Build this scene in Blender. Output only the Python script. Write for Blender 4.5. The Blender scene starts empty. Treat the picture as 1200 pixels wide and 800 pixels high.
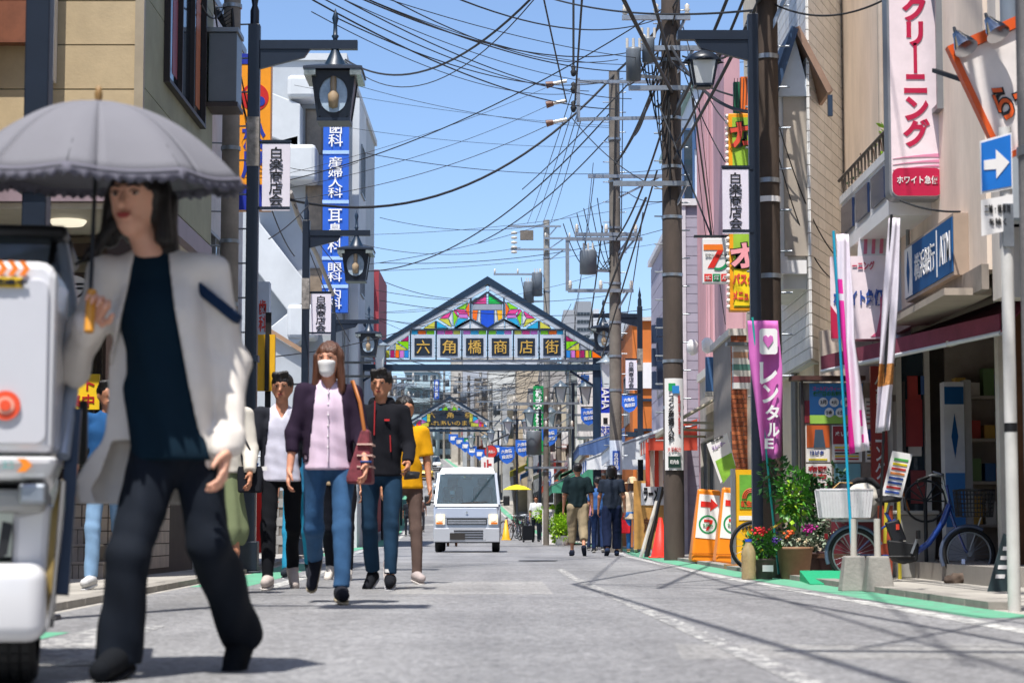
import bpy, bmesh, math, random
import numpy as np
from mathutils import Vector, Matrix, Quaternion
random.seed(7); np.random.seed(7)
SC = bpy.context.scene; COL = SC.collection
R = math.radians
# ---------------------------------------------------------------- camera
CH, FPX, PITCH = 0.45, 2500.0, math.atan(223/2500)
cam = bpy.data.objects.new('camera', bpy.data.cameras.new('camera')); COL.objects.link(cam)
cam.data.sensor_width = 36; cam.data.lens = 75; cam.data.clip_start = .1; cam.data.clip_end = 4000
cam.location = (0, 0, CH); cam.rotation_euler = (math.pi/2+PITCH, 0, 0)
cam.data.dof.use_dof = True; cam.data.dof.focus_distance = 34; cam.data.dof.aperture_fstop = 5.0
SC.camera = cam
# ---------------------------------------------------------------- sky, sun, exposure
SUN = Vector((-.13, -.36, .92)).normalized()
w = bpy.data.worlds.new('World'); SC.world = w; w.use_nodes = True
nt = w.node_tree; nt.nodes.clear()
sky = nt.nodes.new('ShaderNodeTexSky'); sky.sky_type = 'NISHITA'; sky.sun_disc = False
sky.sun_elevation = math.asin(SUN.z); sky.sun_rotation = math.atan2(SUN.x, SUN.y)
sky.altitude = 0; sky.air_density = .75; sky.dust_density = 1.1; sky.ozone_density = 4.4
bg = nt.nodes.new('ShaderNodeBackground'); bg.inputs[1].default_value = .135
wo = nt.nodes.new('ShaderNodeOutputWorld')
nt.links.new(sky.outputs[0], bg.inputs[0]); nt.links.new(bg.outputs[0], wo.inputs[0])
sl = bpy.data.lights.new('sun', 'SUN'); sl.energy = 4.6; sl.angle = R(.5); sl.color = (1, .955, .9)
so = bpy.data.objects.new('sun', sl); COL.objects.link(so); so.rotation_euler = SUN.to_track_quat('Z', 'Y').to_euler()
so.location = (0, 0, 30)
SC.view_settings.view_transform = 'Standard'; SC.view_settings.look = 'None'
SC.view_settings.exposure = .66; SC.view_settings.gamma = 1
SC.cycles.max_bounces = 8; SC.cycles.transparent_max_bounces = 12

# ---------------------------------------------------------------- place helpers
_Fw = Vector((0, math.cos(PITCH), math.sin(PITCH))); _U = Vector((0, -math.sin(PITCH), math.cos(PITCH)))
def P(px, py, D):
    ray = Vector((px-600, 0, 0)) + _U*(400-py) + _Fw*FPX
    t = D/ray.y
    return Vector((0, 0, CH)) + ray*t
def PX(px, D): return (px-600)/2510*D
def PZ(py, D): return P(600, py, D).z
def interp(t, pts):
    if t <= pts[0][0]: return pts[0][1]
    for (a, b), (c, d) in zip(pts, pts[1:]):
        if t <= c: return b+(d-b)*(t-a)/(c-a)
    return pts[-1][1]
_R = [(-20, 3.1), (0, 2.95), (11, 2.72), (22, 2.5), (41, 2.55), (52, 3.0), (66, 2.95), (86, 1.9), (110, .8), (150, -1.1), (180, -3), (240, -7), (300, -11), (420, -20)]
_L = [(-20, -2.8), (0, -2.6), (9, -2.45), (23, -2.75), (38, -3.6), (54, -4.4), (66, -4.5), (86, -5.2), (110, -6), (150, -7.7), (180, -9.6), (240, -13.5), (300, -17.5), (420, -27)]
def ER(y): return (interp(y-3, _R)+interp(y, _R)+interp(y+3, _R))/3
def EL(y): return (interp(y-3, _L)+interp(y, _L)+interp(y+3, _L))/3
def gz(y):
    if y < 65: return 0.0
    if y < 180: return .00036*(y-65)**2
    if y < 250: return 4.761+.0600*(y-180)
    return 4.761+4.2+.02*min(y-250, 400)

# ---------------------------------------------------------------- materials
def lin(h):
    h = h.lstrip('#'); o = []
    for i in (0, 2, 4):
        c = int(h[i:i+2], 16)/255
        o.append(c/12.92 if c <= .04045 else ((c+.055)/1.055)**2.4)
    return tuple(o)
_M = {}
def mat(name, col, rough=.6, metal=0., var=.12, scale=4., bump=0., bscale=60., rnd=0., spec=.5, trans=0., alpha=1., emit=0., coat=0., stretch=None):
    if name in _M: return _M[name]
    m = bpy.data.materials.new(name); m.use_nodes = True; n = m.node_tree.nodes; l = m.node_tree.links
    b = n['Principled BSDF']; c = lin(col) if isinstance(col, str) else col
    b.inputs['Roughness'].default_value = rough; b.inputs['Metallic'].default_value = metal
    b.inputs['Specular IOR Level'].default_value = spec
    if coat: b.inputs['Coat Weight'].default_value = coat; b.inputs['Coat Roughness'].default_value = .08
    if trans: b.inputs['Transmission Weight'].default_value = trans
    if alpha < 1: b.inputs['Alpha'].default_value = alpha
    tc = n.new('ShaderNodeTexCoord'); mp = n.new('ShaderNodeMapping'); l.new(tc.outputs['Object'], mp.inputs[0])
    if stretch: mp.inputs['Scale'].default_value = stretch
    oi = n.new('ShaderNodeObjectInfo')
    ad = n.new('ShaderNodeVectorMath'); ad.operation = 'ADD'; l.new(mp.outputs[0], ad.inputs[0])
    mu = n.new('ShaderNodeMath'); mu.operation = 'MULTIPLY'; mu.inputs[1].default_value = 37; l.new(oi.outputs['Random'], mu.inputs[0]); l.new(mu.outputs[0], ad.inputs[1])
    nz = n.new('ShaderNodeTexNoise'); nz.inputs['Scale'].default_value = scale; nz.inputs['Detail'].default_value = 6; nz.inputs['Roughness'].default_value = .65
    l.new(ad.outputs[0], nz.inputs['Vector'])
    rp = n.new('ShaderNodeMapRange'); rp.inputs[1].default_value = .3; rp.inputs[2].default_value = .7
    rp.inputs[3].default_value = 1-var; rp.inputs[4].default_value = 1+var*.6; l.new(nz.outputs[0], rp.inputs[0])
    r2 = n.new('ShaderNodeMapRange'); r2.inputs[3].default_value = 1-rnd; r2.inputs[4].default_value = 1+rnd; l.new(oi.outputs['Random'], r2.inputs[0])
    m2 = n.new('ShaderNodeMath'); m2.operation = 'MULTIPLY'; l.new(rp.outputs[0], m2.inputs[0]); l.new(r2.outputs[0], m2.inputs[1])
    vm = n.new('ShaderNodeVectorMath'); vm.operation = 'SCALE'; vm.inputs[0].default_value = c; l.new(m2.outputs[0], vm.inputs['Scale'])
    l.new(vm.outputs[0], b.inputs['Base Color'])
    if bump:
        n2 = n.new('ShaderNodeTexNoise'); n2.inputs['Scale'].default_value = bscale; n2.inputs['Detail'].default_value = 4; l.new(ad.outputs[0], n2.inputs['Vector'])
        bp = n.new('ShaderNodeBump'); bp.inputs['Strength'].default_value = bump; bp.inputs['Distance'].default_value = .01
        l.new(n2.outputs[0], bp.inputs['Height']); l.new(bp.outputs[0], b.inputs['Normal'])
    if emit:
        b.inputs['Emission Color'].default_value = (*c, 1); b.inputs['Emission Strength'].default_value = emit
    _M[name] = m; return m
def paint(col, rough=.45, **k): return mat('paint_'+col.strip('#'), col, rough, **k)
navy = mat('navy_metal', '#141e2c', .38, .0, .15, 8, .05, 200)
arch_blue = mat('arch_steel', '#142a3e', .4, 0, .2, 3, .05, 60)
conc = mat('concrete', '#8d8a84', .9, 0, .25, 3, .4, 40)
concd = mat('pole_concrete', '#6f6860', .9, 0, .4, 2.2, .5, 35)
concbrown = mat('pole_brown', '#4a3d33', .85, 0, .4, 3, .5, 35, stretch=(1, 1, .3))
steel = mat('galvanised_steel', '#9aa0a6', .4, .75, .2, 12, .05, 90)
dsteel = mat('dark_steel', '#33373b', .5, .5, .3, 9)
rubber = mat('rubber', '#0c0d0f', .75, 0, .3, 20, .2, 150)
black = mat('black_plastic', '#101114', .5, 0, .2, 10)
white = mat('white_paint', '#dcdcda', .45, 0, .08, 2)
whitep = mat('white_board', '#e6e4e2', .4, 0, .05, 3)
cream = mat('cream_render', '#dccfb8', .85, 0, .28, 1.4, .3, 50, stretch=(1, 1, .4))
wire = mat('cable_sheath', '#1b1d20', .7, 0, .2, 4)
glass = mat('window_glass', '#2b3a44', .06, 0, .3, 1.2, .0, spec=.9)
glassd = mat('dark_window_glass', '#10161c', .08, 0, .3, 1.2, spec=.9)
alu = mat('aluminium', '#8b8d8f', .4, .6, .1, 6)
bframe = mat('bronze_frame', '#2c2320', .45, .3, .15, 6)
wood = mat('dark_wood', '#4a2d1c', .6, 0, .35, 6, .3, 60, stretch=(6, 6, .6))
tilew = mat('white_tile', '#e9e9e6', .35, 0, .12, 5, rnd=.07)

# ---------------------------------------------------------------- mesh builder
def _bm(ax):
    return Matrix.Identity(3) if ax is None else ax
class B:
    def __init__(s): s.v = []; s.f = []; s.s = []
    def add(s, vs, fs, sm=False):
        o = len(s.v); s.v += [tuple(v) for v in vs]; s.f += [tuple(i+o for i in f) for f in fs]; s.s += [sm]*len(fs); return s
    def box(s, x0, x1, y0, y1, z0, z1):
        v = [(x, y, z) for x in (x0, x1) for y in (y0, y1) for z in (z0, z1)]
        return s.add(v, [(0, 1, 3, 2), (4, 6, 7, 5), (0, 4, 5, 1), (2, 3, 7, 6), (0, 2, 6, 4), (1, 5, 7, 3)])
    def cbox(s, c, d): return s.box(c[0]-d[0]/2, c[0]+d[0]/2, c[1]-d[1]/2, c[1]+d[1]/2, c[2]-d[2]/2, c[2]+d[2]/2)
    def bar(s, a, b, w, h=None, up=(0, 0, 1)):
        a = Vector(a); b = Vector(b); h = h or w; d = (b-a).normalized(); u = Vector(up)
        if abs(d.dot(u)) > .98: u = Vector((0, 1, 0))
        x = d.cross(u).normalized(); z = x.cross(d)
        v = [p+x*i*w/2+z*j*h/2 for p in (a, b) for i in (-1, 1) for j in (-1, 1)]
        return s.add(v, [(0, 1, 3, 2), (4, 6, 7, 5), (0, 4, 5, 1), (2, 3, 7, 6), (0, 2, 6, 4), (1, 5, 7, 3)])
    def cyl(s, a, b, r0, r1=None, n=14, cap=True):
        a = Vector(a); b = Vector(b); r1 = r0 if r1 is None else r1; d = (b-a).normalized()
        u = Vector((0, 0, 1)) if abs(d.z) < .9 else Vector((1, 0, 0))
        x = d.cross(u).normalized(); y = d.cross(x)
        v = []
        for p, r in ((a, r0), (b, r1)):
            v += [p+(x*math.cos(2*math.pi*i/n)+y*math.sin(2*math.pi*i/n))*r for i in range(n)]
        s.add(v, [(i, i+n, (i+1) % n+n, (i+1) % n) for i in range(n)], True)
        if cap: s.add(v, [tuple(range(n)), tuple(range(2*n-1, n-1, -1))])
        return s
    def tube(s, pts, r, n=8, closed=False, rs=None):
        pts = [Vector(p) for p in pts]; m = len(pts); v = []; x = None
        for i, p in enumerate(pts):
            if closed: d = pts[(i+1) % m]-pts[i-1]
            else: d = pts[min(i+1, m-1)]-pts[max(i-1, 0)]
            d.normalize()
            if x is None:
                u = Vector((0, 0, 1)) if abs(d.z) < .9 else Vector((1, 0, 0)); x = d.cross(u).normalized()
            else: x = (x-d*x.dot(d)).normalized()
            y = d.cross(x); rr = rs[i] if rs else r
            v += [p+(x*math.cos(2*math.pi*k/n)+y*math.sin(2*math.pi*k/n))*rr for k in range(n)]
        f = []
        for i in range(m if closed else m-1):
            j = (i+1) % m
            f += [(i*n+k, j*n+k, j*n+(k+1) % n, i*n+(k+1) % n) for k in range(n)]
        s.add(v, f, True)
        if not closed: s.add(v, [tuple(range(n)), tuple(range(m*n-1, m*n-n-1, -1))])
        return s
    def lathe(s, prof, n=20, c=(0, 0, 0), cap=True, sx=1, sy=1):
        v = []
        for r, z in prof: v += [(c[0]+r*math.cos(2*math.pi*i/n)*sx, c[1]+r*math.sin(2*math.pi*i/n)*sy, c[2]+z) for i in range(n)]
        f = [(j*n+i, j*n+(i+1) % n, (j+1)*n+(i+1) % n, (j+1)*n+i) for j in range(len(prof)-1) for i in range(n)]
        s.add(v, f, True)
        if cap: s.add(v, [tuple(range(n-1, -1, -1)), tuple(range((len(prof)-1)*n, len(prof)*n))])
        return s
    def prism(s, poly, o, ux, uy, un, d):
        """2-D polygon in the plane o+ux,uy pushed d along un"""
        o, ux, uy, un = map(Vector, (o, ux, uy, un)); n = len(poly)
        v = [o+ux*a+uy*b for a, b in poly]; v += [p+un*d for p in v]
        return s.add(v, [tuple(range(n)), tuple(range(2*n-1, n-1, -1))]+[(i, i+n, (i+1) % n+n, (i+1) % n) for i in range(n)])
    def fprism(s, poly, y, d): return s.prism(poly, (0, y, 0), (1, 0, 0), (0, 0, 1), (0, 1, 0), d)   # x,z outline
    def quad(s, *p): return s.add(p, [tuple(range(len(p)))])
    def sph(s, c, r, n=12, m=8, sc=(1, 1, 1)):
        v = []; f = []
        for j in range(m+1):
            t = math.pi*j/m
            for i in range(n):
                a = 2*math.pi*i/n
                v.append((c[0]+r*sc[0]*math.sin(t)*math.cos(a), c[1]+r*sc[1]*math.sin(t)*math.sin(a), c[2]+r*sc[2]*math.cos(t)))
        for j in range(m):
            for i in range(n): f.append((j*n+i, (j+1)*n+i, (j+1)*n+(i+1) % n, j*n+(i+1) % n))
        return s.add(v, f, True)
    def hull(s, pts):
        bm = bmesh.new()
        for p in pts: bm.verts.new(p)
        bmesh.ops.convex_hull(bm, input=bm.verts); bm.verts.index_update()
        bmesh.ops.dissolve_limit(bm, angle_limit=.02, verts=bm.verts, edges=bm.edges); bm.verts.index_update()
        s.add([v.co.copy() for v in bm.verts], [tuple(v.index for v in f.verts) for f in bm.faces]); bm.free(); return s
    def xf(s, M): s.v = [tuple(M @ Vector(v)) for v in s.v]; return s
    def mesh(s, name, m):
        me = bpy.data.meshes.new(name); me.from_pydata(s.v, [], s.f)
        for i, x in enumerate(s.s):
            if x: me.polygons[i].use_smooth = True
        if m: me.materials.append(m)
        bm = bmesh.new(); bm.from_mesh(me); bmesh.ops.recalc_face_normals(bm, faces=bm.faces); bm.to_mesh(me); bm.free()
        return me
    def build(s, name, m, parent=None, bev=0, **k):
        o = bpy.data.objects.new(name, s.mesh(name, m)); COL.objects.link(o)
        if parent: o.parent = parent
        if bev:
            md = o.modifiers.new('bevel', 'BEVEL'); md.width = bev; md.segments = 2; md.limit_method = 'ANGLE'; md.angle_limit = R(40)
        for a, b in k.items(): o[a] = b
        return o
def inst(name, me, loc, parent=None, rot=None):
    o = bpy.data.objects.new(name, me); COL.objects.link(o); o.location = loc
    if rot: o.rotation_euler = rot
    if parent: o.parent = parent
    return o
def thing(name, label, cat, loc=(0, 0, 0), rz=0, group=None):
    o = bpy.data.objects.new(name, None); COL.objects.link(o); o.empty_display_size = .1
    o.location = loc; o.rotation_euler = (0, 0, rz); o['label'] = label; o['category'] = cat
    if group: o['group'] = group
    return o
def tag(o, label, cat, group=None):
    o['label'] = label; o['category'] = cat
    if group: o['group'] = group
    return o
def dup(root, loc=None, rz=None, label=None, group=None):
    def cp(o, par):
        c = o.copy(); COL.objects.link(c)
        if par: c.parent = par
        for ch in o.children: cp(ch, c)
        return c
    r = cp(root, None)
    if loc is not None: r.location = loc
    if rz is not None: r.rotation_euler = (0, 0, rz)
    if label: r['label'] = label
    if group: r['group'] = group
    return r
def struct(o): o['kind'] = 'structure'; return o
# ---------------------------------------------------------------- lettering
_T = {}
AX = {'front': Matrix(((1, 0, 0), (0, 0, -1), (0, 1, 0))), 'left': Matrix(((0, 0, -1), (-1, 0, 0), (0, 1, 0))),
      'right': Matrix(((0, 0, 1), (1, 0, 0), (0, 1, 0)))}
def tmesh(s, bold, ls):
    k = (s, bold, ls)
    if k not in _T:
        cu = bpy.data.curves.new('t', 'FONT'); cu.body = s; cu.size = 1; cu.offset = bold; cu.align_x = 'CENTER'; cu.space_line = ls; cu.resolution_u = 3
        cu.extrude = .5
        o = bpy.data.objects.new('t', cu); COL.objects.link(o)
        dg = bpy.context.evaluated_depsgraph_get(); me = bpy.data.meshes.new_from_object(o.evaluated_get(dg))
        vs = np.empty(len(me.vertices)*3, np.float32); me.vertices.foreach_get('co', vs); vs = vs.reshape(-1, 3)
        fs = [tuple(p.vertices) for p in me.polygons]
        if len(vs) == 0: vs = np.array([[0, 0, 0], [1, 0, 0], [0, 1, 0]], np.float32); fs = [(0, 1, 2)]
        bpy.data.objects.remove(o); bpy.data.curves.remove(cu); bpy.data.meshes.remove(me)
        lo, hi = vs.min(0), vs.max(0); vs = (vs-(lo+hi)/2)/np.maximum(hi-lo, 1e-4)
        _T[k] = (vs, fs)
    return _T[k]
def text(s, parent, m, c, w, h, ax='front', vert=False, bold=.02, depth=.006, name='lettering', ls=None, rot=0, shear=0):
    if vert: s = '\n'.join('｜' if ch == 'ー' else ch for ch in s)
    vs, fs = tmesh(s, bold, ls or .95)
    v = vs*np.array([w, h, depth])
    v[:, 0] += v[:, 1]*shear
    if rot: ca, sa = math.cos(rot), math.sin(rot); v = np.stack([v[:, 0]*ca-v[:, 1]*sa, v[:, 0]*sa+v[:, 1]*ca, v[:, 2]], 1)
    A = AX[ax] if isinstance(ax, str) else ax
    v = v @ np.array(A).T + np.array(c)
    me = bpy.data.meshes.new(name); me.from_pydata(v.tolist(), [], fs); me.materials.append(m)
    o = bpy.data.objects.new(name, me); COL.objects.link(o)
    if parent: o.parent = parent
    return o
# ---------------------------------------------------------------- signed-distance bodies
class Sdf:
    def __init__(s, lo, hi, res):
        s.lo = np.array(lo, np.float32); s.res = res
        s.n = np.ceil((np.array(hi)-s.lo)/res).astype(int)+1
        s.d = np.full(s.n, 9., np.float32)
        s.ax = [s.lo[i]+res*np.arange(s.n[i], dtype=np.float32) for i in range(3)]
    def sub(s, lo, hi):
        i0 = np.maximum(((np.array(lo)-s.lo)/s.res).astype(int), 0); i1 = np.minimum(((np.array(hi)-s.lo)/s.res).astype(int)+2, s.n)
        if (i1 <= i0).any(): return None, None
        sl = tuple(slice(a, b) for a, b in zip(i0, i1))
        g = np.meshgrid(*[s.ax[i][sl[i]] for i in range(3)], indexing='ij', sparse=True)
        return sl, g
    def _mix(s, sl, e, k):
        d = s.d[sl]
        if k > 0:
            h = np.maximum(k-np.abs(d-e), 0)/k; s.d[sl] = np.minimum(d, e)-h*h*k*.25
        else: s.d[sl] = np.minimum(d, e)
    def cap(s, a, b, ra, rb=None, k=.02, fy=1.):
        rb = ra if rb is None else rb; a = np.array(a, np.float32); b = np.array(b, np.float32); m = max(ra, rb)*max(1, fy)+k+2*s.res
        sl, g = s.sub(np.minimum(a, b)-m, np.maximum(a, b)+m)
        if sl is None: return s
        ab = b-a; x, y, z = g[0]-a[0], g[1]-a[1], g[2]-a[2]
        h = np.clip((x*ab[0]+y*ab[1]+z*ab[2])/max(float(ab@ab), 1e-9), 0, 1)
        e = np.sqrt((x-h*ab[0])**2+((y-h*ab[1])/fy)**2+(z-h*ab[2])**2)-(ra+(rb-ra)*h)
        s._mix(sl, e*min(fy, 1), k); return s
    def ell(s, c, r, k=.02):
        c = np.array(c, np.float32); r = np.array(r, np.float32); m = r+k+2*s.res
        sl, g = s.sub(c-m, c+m)
        if sl is None: return s
        q = np.sqrt(sum(((g[i]-c[i])/r[i])**2 for i in range(3))); q2 = np.sqrt(sum(((g[i]-c[i])/r[i]**2)**2 for i in range(3)))
        s._mix(sl, q*(q-1)/np.maximum(q2, 1e-6), k); return s
    def copy(s):
        o = object.__new__(Sdf); o.lo, o.res, o.n, o.ax = s.lo, s.res, s.n, s.ax; o.d = s.d.copy(); return o
    def grid(s): return np.meshgrid(*s.ax, indexing='ij', sparse=True)
    def cut(s, fn):
        g = s.grid(); s.d = np.maximum(s.d, fn(*g).astype(np.float32)); return s
    def minus(s, o, off=0): s.d = np.maximum(s.d, -(o.d-off)); return s
    def noise(s, fn):
        m = np.abs(s.d) < .15; e = fn(*s.grid()); s.d = np.where(m, s.d+e, s.d).astype(np.float32); return s
    def mesh(s, name, m, parent=None, loc=(0, 0, 0)):
        d = s.d; ins = d < 0; n0, n1, n2 = [k-1 for k in d.shape]
        cnt = np.zeros((n0, n1, n2), np.int8)
        for i in (0, 1):
            for j in (0, 1):
                for k in (0, 1): cnt += ins[i:i+n0, j:j+n1, k:k+n2]
        mix = (cnt > 0) & (cnt < 8); idx = np.argwhere(mix); vid = np.full(mix.shape, -1, np.int32); vid[mix] = np.arange(len(idx))
        acc = np.zeros((len(idx), 3), np.float32); num = np.zeros(len(idx), np.float32)
        cs = [(i, j, k) for i in (0, 1) for j in (0, 1) for k in (0, 1)]
        for p in cs:
            for ax in range(3):
                if p[ax]: continue
                q = list(p); q[ax] = 1
                a = d[idx[:, 0]+p[0], idx[:, 1]+p[1], idx[:, 2]+p[2]]; b = d[idx[:, 0]+q[0], idx[:, 1]+q[1], idx[:, 2]+q[2]]
                x = (a < 0) != (b < 0); t = np.where(x, a/np.where(x, a-b, 1), 0)
                pos = np.tile(np.array(p, np.float32), (len(idx), 1)); pos[:, ax] += t
                acc += pos*x[:, None]; num += x
        V = (idx+acc/np.maximum(num, 1)[:, None])*s.res+s.lo-np.array(loc)
        F = []
        for ax in range(3):
            o = [0, 1, 2]; o.remove(ax); u, v = o
            sh = [slice(None)]*3; a0 = list(sh); a1 = list(sh); a0[ax] = slice(0, -1); a1[ax] = slice(1, None)
            A = ins[tuple(a0)]; Bb = ins[tuple(a1)]; e = np.argwhere(A != Bb)
            e = e[(e[:, u] > 0) & (e[:, v] > 0) & (e[:, u] < d.shape[u]-1) & (e[:, v] < d.shape[v]-1)]
            if not len(e): continue
            fl = A[e[:, 0], e[:, 1], e[:, 2]]; Q = []
            for du, dv in ((1, 1), (0, 1), (0, 0), (1, 0)):
                c = e.copy(); c[:, u] -= du; c[:, v] -= dv; Q.append(vid[c[:, 0], c[:, 1], c[:, 2]])
            Q = np.stack(Q, 1); flip = fl if ax != 1 else ~fl; Q[~flip] = Q[~flip][:, ::-1]; F.append(Q)
        F = np.concatenate(F) if F else np.zeros((0, 4), int); F = F[(F >= 0).all(1)]
        me = bpy.data.meshes.new(name); me.vertices.add(len(V)); me.vertices.foreach_set('co', V.astype(np.float32).ravel())
        me.loops.add(len(F)*4); me.loops.foreach_set('vertex_index', F.astype(np.int32).ravel())
        me.polygons.add(len(F)); me.polygons.foreach_set('loop_start', np.arange(0, len(F)*4, 4, dtype=np.int32))
        me.polygons.foreach_set('use_smooth', np.ones(len(F), bool)); me.update(calc_edges=True); me.validate(); me.materials.append(m)
        ob = bpy.data.objects.new(name, me); COL.objects.link(ob)
        if parent: ob.parent = parent
        return ob
# ================================================================ SETTING: ground, road, painted strips
YS = [-20+1.0*i for i in range(0, 110)]+[90+2.5*i for i in range(0, 140)]
def strip(name, fa, fb, dz, m, y0=-20, y1=440, wav=0):
    b = B(); ys = [y for y in YS if y0 < y < y1]; ys = [y0]+ys+[y1]
    v = []
    for y in ys: v += [(fa(y), y, gz(y)+dz), (fb(y), y, gz(y)+dz)]
    b.add(v, [(2*i, 2*i+1, 2*i+3, 2*i+2) for i in range(len(ys)-1)])
    return struct(b.build(name, m))
def asphalt_mat():
    m = mat('asphalt', (.17, .17, .175), .85, var=.0); n = m.node_tree.nodes; l = m.node_tree.links; b = n['Principled BSDF']
    tc = n.new('ShaderNodeTexCoord')
    def noise(sc, det=4, ro=.6):
        z = n.new('ShaderNodeTexNoise'); z.inputs['Scale'].default_value = sc; z.inputs['Detail'].default_value = det; z.inputs['Roughness'].default_value = ro; l.new(tc.outputs['Object'], z.inputs['Vector']); return z
    def rng(src, a, b_, c, d):
        r = n.new('ShaderNodeMapRange'); r.inputs[1].default_value = a; r.inputs[2].default_value = b_; r.inputs[3].default_value = c; r.inputs[4].default_value = d; l.new(src, r.inputs[0]); return r.outputs[0]
    def mul(a, c):
        k = n.new('ShaderNodeMath'); k.operation = 'MULTIPLY'; l.new(a, k.inputs[0]); l.new(c, k.inputs[1]); return k.outputs[0]
    big = rng(noise(.5, 5).outputs[0], .3, .7, .8, 1.12); mid = rng(noise(9, 4).outputs[0], .3, .7, .86, 1.12)
    vo = n.new('ShaderNodeTexVoronoi'); vo.inputs['Scale'].default_value = 52; l.new(tc.outputs['Object'], vo.inputs['Vector'])
    sp = n.new('ShaderNodeSeparateColor'); l.new(vo.outputs['Color'], sp.inputs[0]); stone = rng(sp.outputs[0], 0, 1, .6, 1.42)
    v2 = n.new('ShaderNodeTexVoronoi'); v2.feature = 'DISTANCE_TO_EDGE'; v2.inputs['Scale'].default_value = .6; wv = n.new('ShaderNodeVectorMath'); wv.operation = 'ADD'
    wn = noise(2, 5); l.new(tc.outputs['Object'], wv.inputs[0]); l.new(wn.outputs['Color'], wv.inputs[1]); l.new(wv.outputs[0], v2.inputs['Vector'])
    crack = rng(v2.outputs[0], .0, .008, .72, 1)
    mp_ = n.new('ShaderNodeMapping'); mp_.inputs['Scale'].default_value = (1.4, .05, 1); l.new(tc.outputs['Object'], mp_.inputs[0]); zl = n.new('ShaderNodeTexNoise'); zl.inputs['Scale'].default_value = 1.0; zl.inputs['Detail'].default_value = 3; l.new(mp_.outputs[0], zl.inputs['Vector'])
    spot = rng(noise(3.1, 6, .75).outputs[0], .66, .74, 1, .62); lane = rng(zl.outputs[0], .35, .65, .82, 1.1)
    f = mul(mul(mul(big, mid), mul(stone, crack)), mul(spot, lane))
    vm = n.new('ShaderNodeVectorMath'); vm.operation = 'SCALE'; vm.inputs[0].default_value = (.222, .222, .225); l.new(f, vm.inputs['Scale']); l.new(vm.outputs[0], b.inputs['Base Color'])
    bp = n.new('ShaderNodeBump'); bp.inputs['Strength'].default_value = .8; bp.inputs['Distance'].default_value = .006
    l.new(rng(vo.outputs['Distance'], 0, .6, 1, 0), bp.inputs['Height']); l.new(bp.outputs[0], b.inputs['Normal'])
    b.inputs['Roughness'].default_value = .62
    return m
asph = asphalt_mat()
def worn_mat(name, col, thr, sc=7, soft=.06):
    """road paint worn through to the asphalt in a ragged pattern"""
    m = mat(name, col, .7, spec=.25, var=.15, scale=8); n = m.node_tree.nodes; l = m.node_tree.links; b = n['Principled BSDF']
    tc = n.new('ShaderNodeTexCoord'); z = n.new('ShaderNodeTexNoise'); z.inputs['Scale'].default_value = sc; z.inputs['Detail'].default_value = 8; z.inputs['Roughness'].default_value = .8; l.new(tc.outputs['Object'], z.inputs['Vector'])
    r = n.new('ShaderNodeMapRange'); r.inputs[1].default_value = thr-soft; r.inputs[2].default_value = thr+soft; l.new(z.outputs[0], r.inputs[0])
    mx = n.new('ShaderNodeMix'); mx.data_type = 'RGBA'; l.new(r.outputs[0], mx.inputs[0])
    src = b.inputs['Base Color'].links[0].from_socket; mx.inputs[6].default_value = (.16, .16, .165, 1); l.new(src, mx.inputs[7]); l.new(mx.outputs[2], b.inputs['Base Color'])
    return m
gnd = mat('pavement', '#a09c94', .9, var=.3, scale=1.5, bump=.4, bscale=40)
greenp = worn_mat('green_paint', '#5da382', .42, 7, .09); whitel = worn_mat('white_line', '#c9c9c4', .5, 9, .06); whitew = worn_mat('worn_line', '#c4c4c0', .53, 11, .03)
b = B(); v = []; xs = [-400, -120, -40, 0, 40, 120, 400]
ys2 = [-60]+YS+[460, 520, 600, 700]
for y in ys2:
    for x in xs: v.append((x, y, gz(y)))
nx = len(xs); b.add(v, [(j*nx+i, j*nx+i+1, (j+1)*nx+i+1, (j+1)*nx+i) for j in range(len(ys2)-1) for i in range(nx-1)])
struct(b.build('ground', gnd))
strip('road', EL, ER, .004, asph)
strip('green_strip_right', lambda y: ER(y)-.3, lambda y: ER(y)+.06, .0052, greenp, 11.2)
strip('green_strip_left', lambda y: EL(y)-.0, lambda y: EL(y)+.52, .0052, greenp, 5, 9.6)
strip('green_strip_left_far', lambda y: EL(y)-.0, lambda y: EL(y)+.46, .0052, greenp, 17.5, 30)
strip('green_strip_left_distant', lambda y: EL(y)-.0, lambda y: EL(y)+.5, .0052, greenp, 40, 200)
strip('white_line_right', lambda y: ER(y)-.5, lambda y: ER(y)-.36, .0058, whitel, -20)
strip('white_line_left', lambda y: EL(y)+.6, lambda y: EL(y)+.74, .0058, whitel, 17, 260)
strip('white_line_left_worn', lambda y: EL(y)+.56, lambda y: EL(y)+.86, .0058, whitew, 4, 10.2)
strip('worn_line_middle', lambda y: ER(y)-1.98, lambda y: ER(y)-1.88, .0058, whitew, 3, 26)
for i, y in enumerate((3.9, 7.2)):
    strip('stop_line' , lambda q: EL(q)-.1, lambda q: EL(q)+1.1, .0068, whitew, y, y+.28)
for y in (112, 128, 150, 171, 190, 214, 236):
    strip('road_marking', lambda q: (EL(q)*.62+ER(q)*.38)-1.2, lambda q: (EL(q)*.62+ER(q)*.38)+1.2, .0068, whitel, y, y+1.6)
pm = asph.copy(); pm.name = 'asphalt_patch'
for nd in pm.node_tree.nodes:
    if nd.type == 'VECT_MATH' and nd.operation == 'SCALE': nd.inputs[0].default_value = (.195, .195, .198)
pm2 = pm.copy()
for nd in pm2.node_tree.nodes:
    if nd.type == 'VECT_MATH' and nd.operation == 'SCALE': nd.inputs[0].default_value = (.275, .272, .265)
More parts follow.
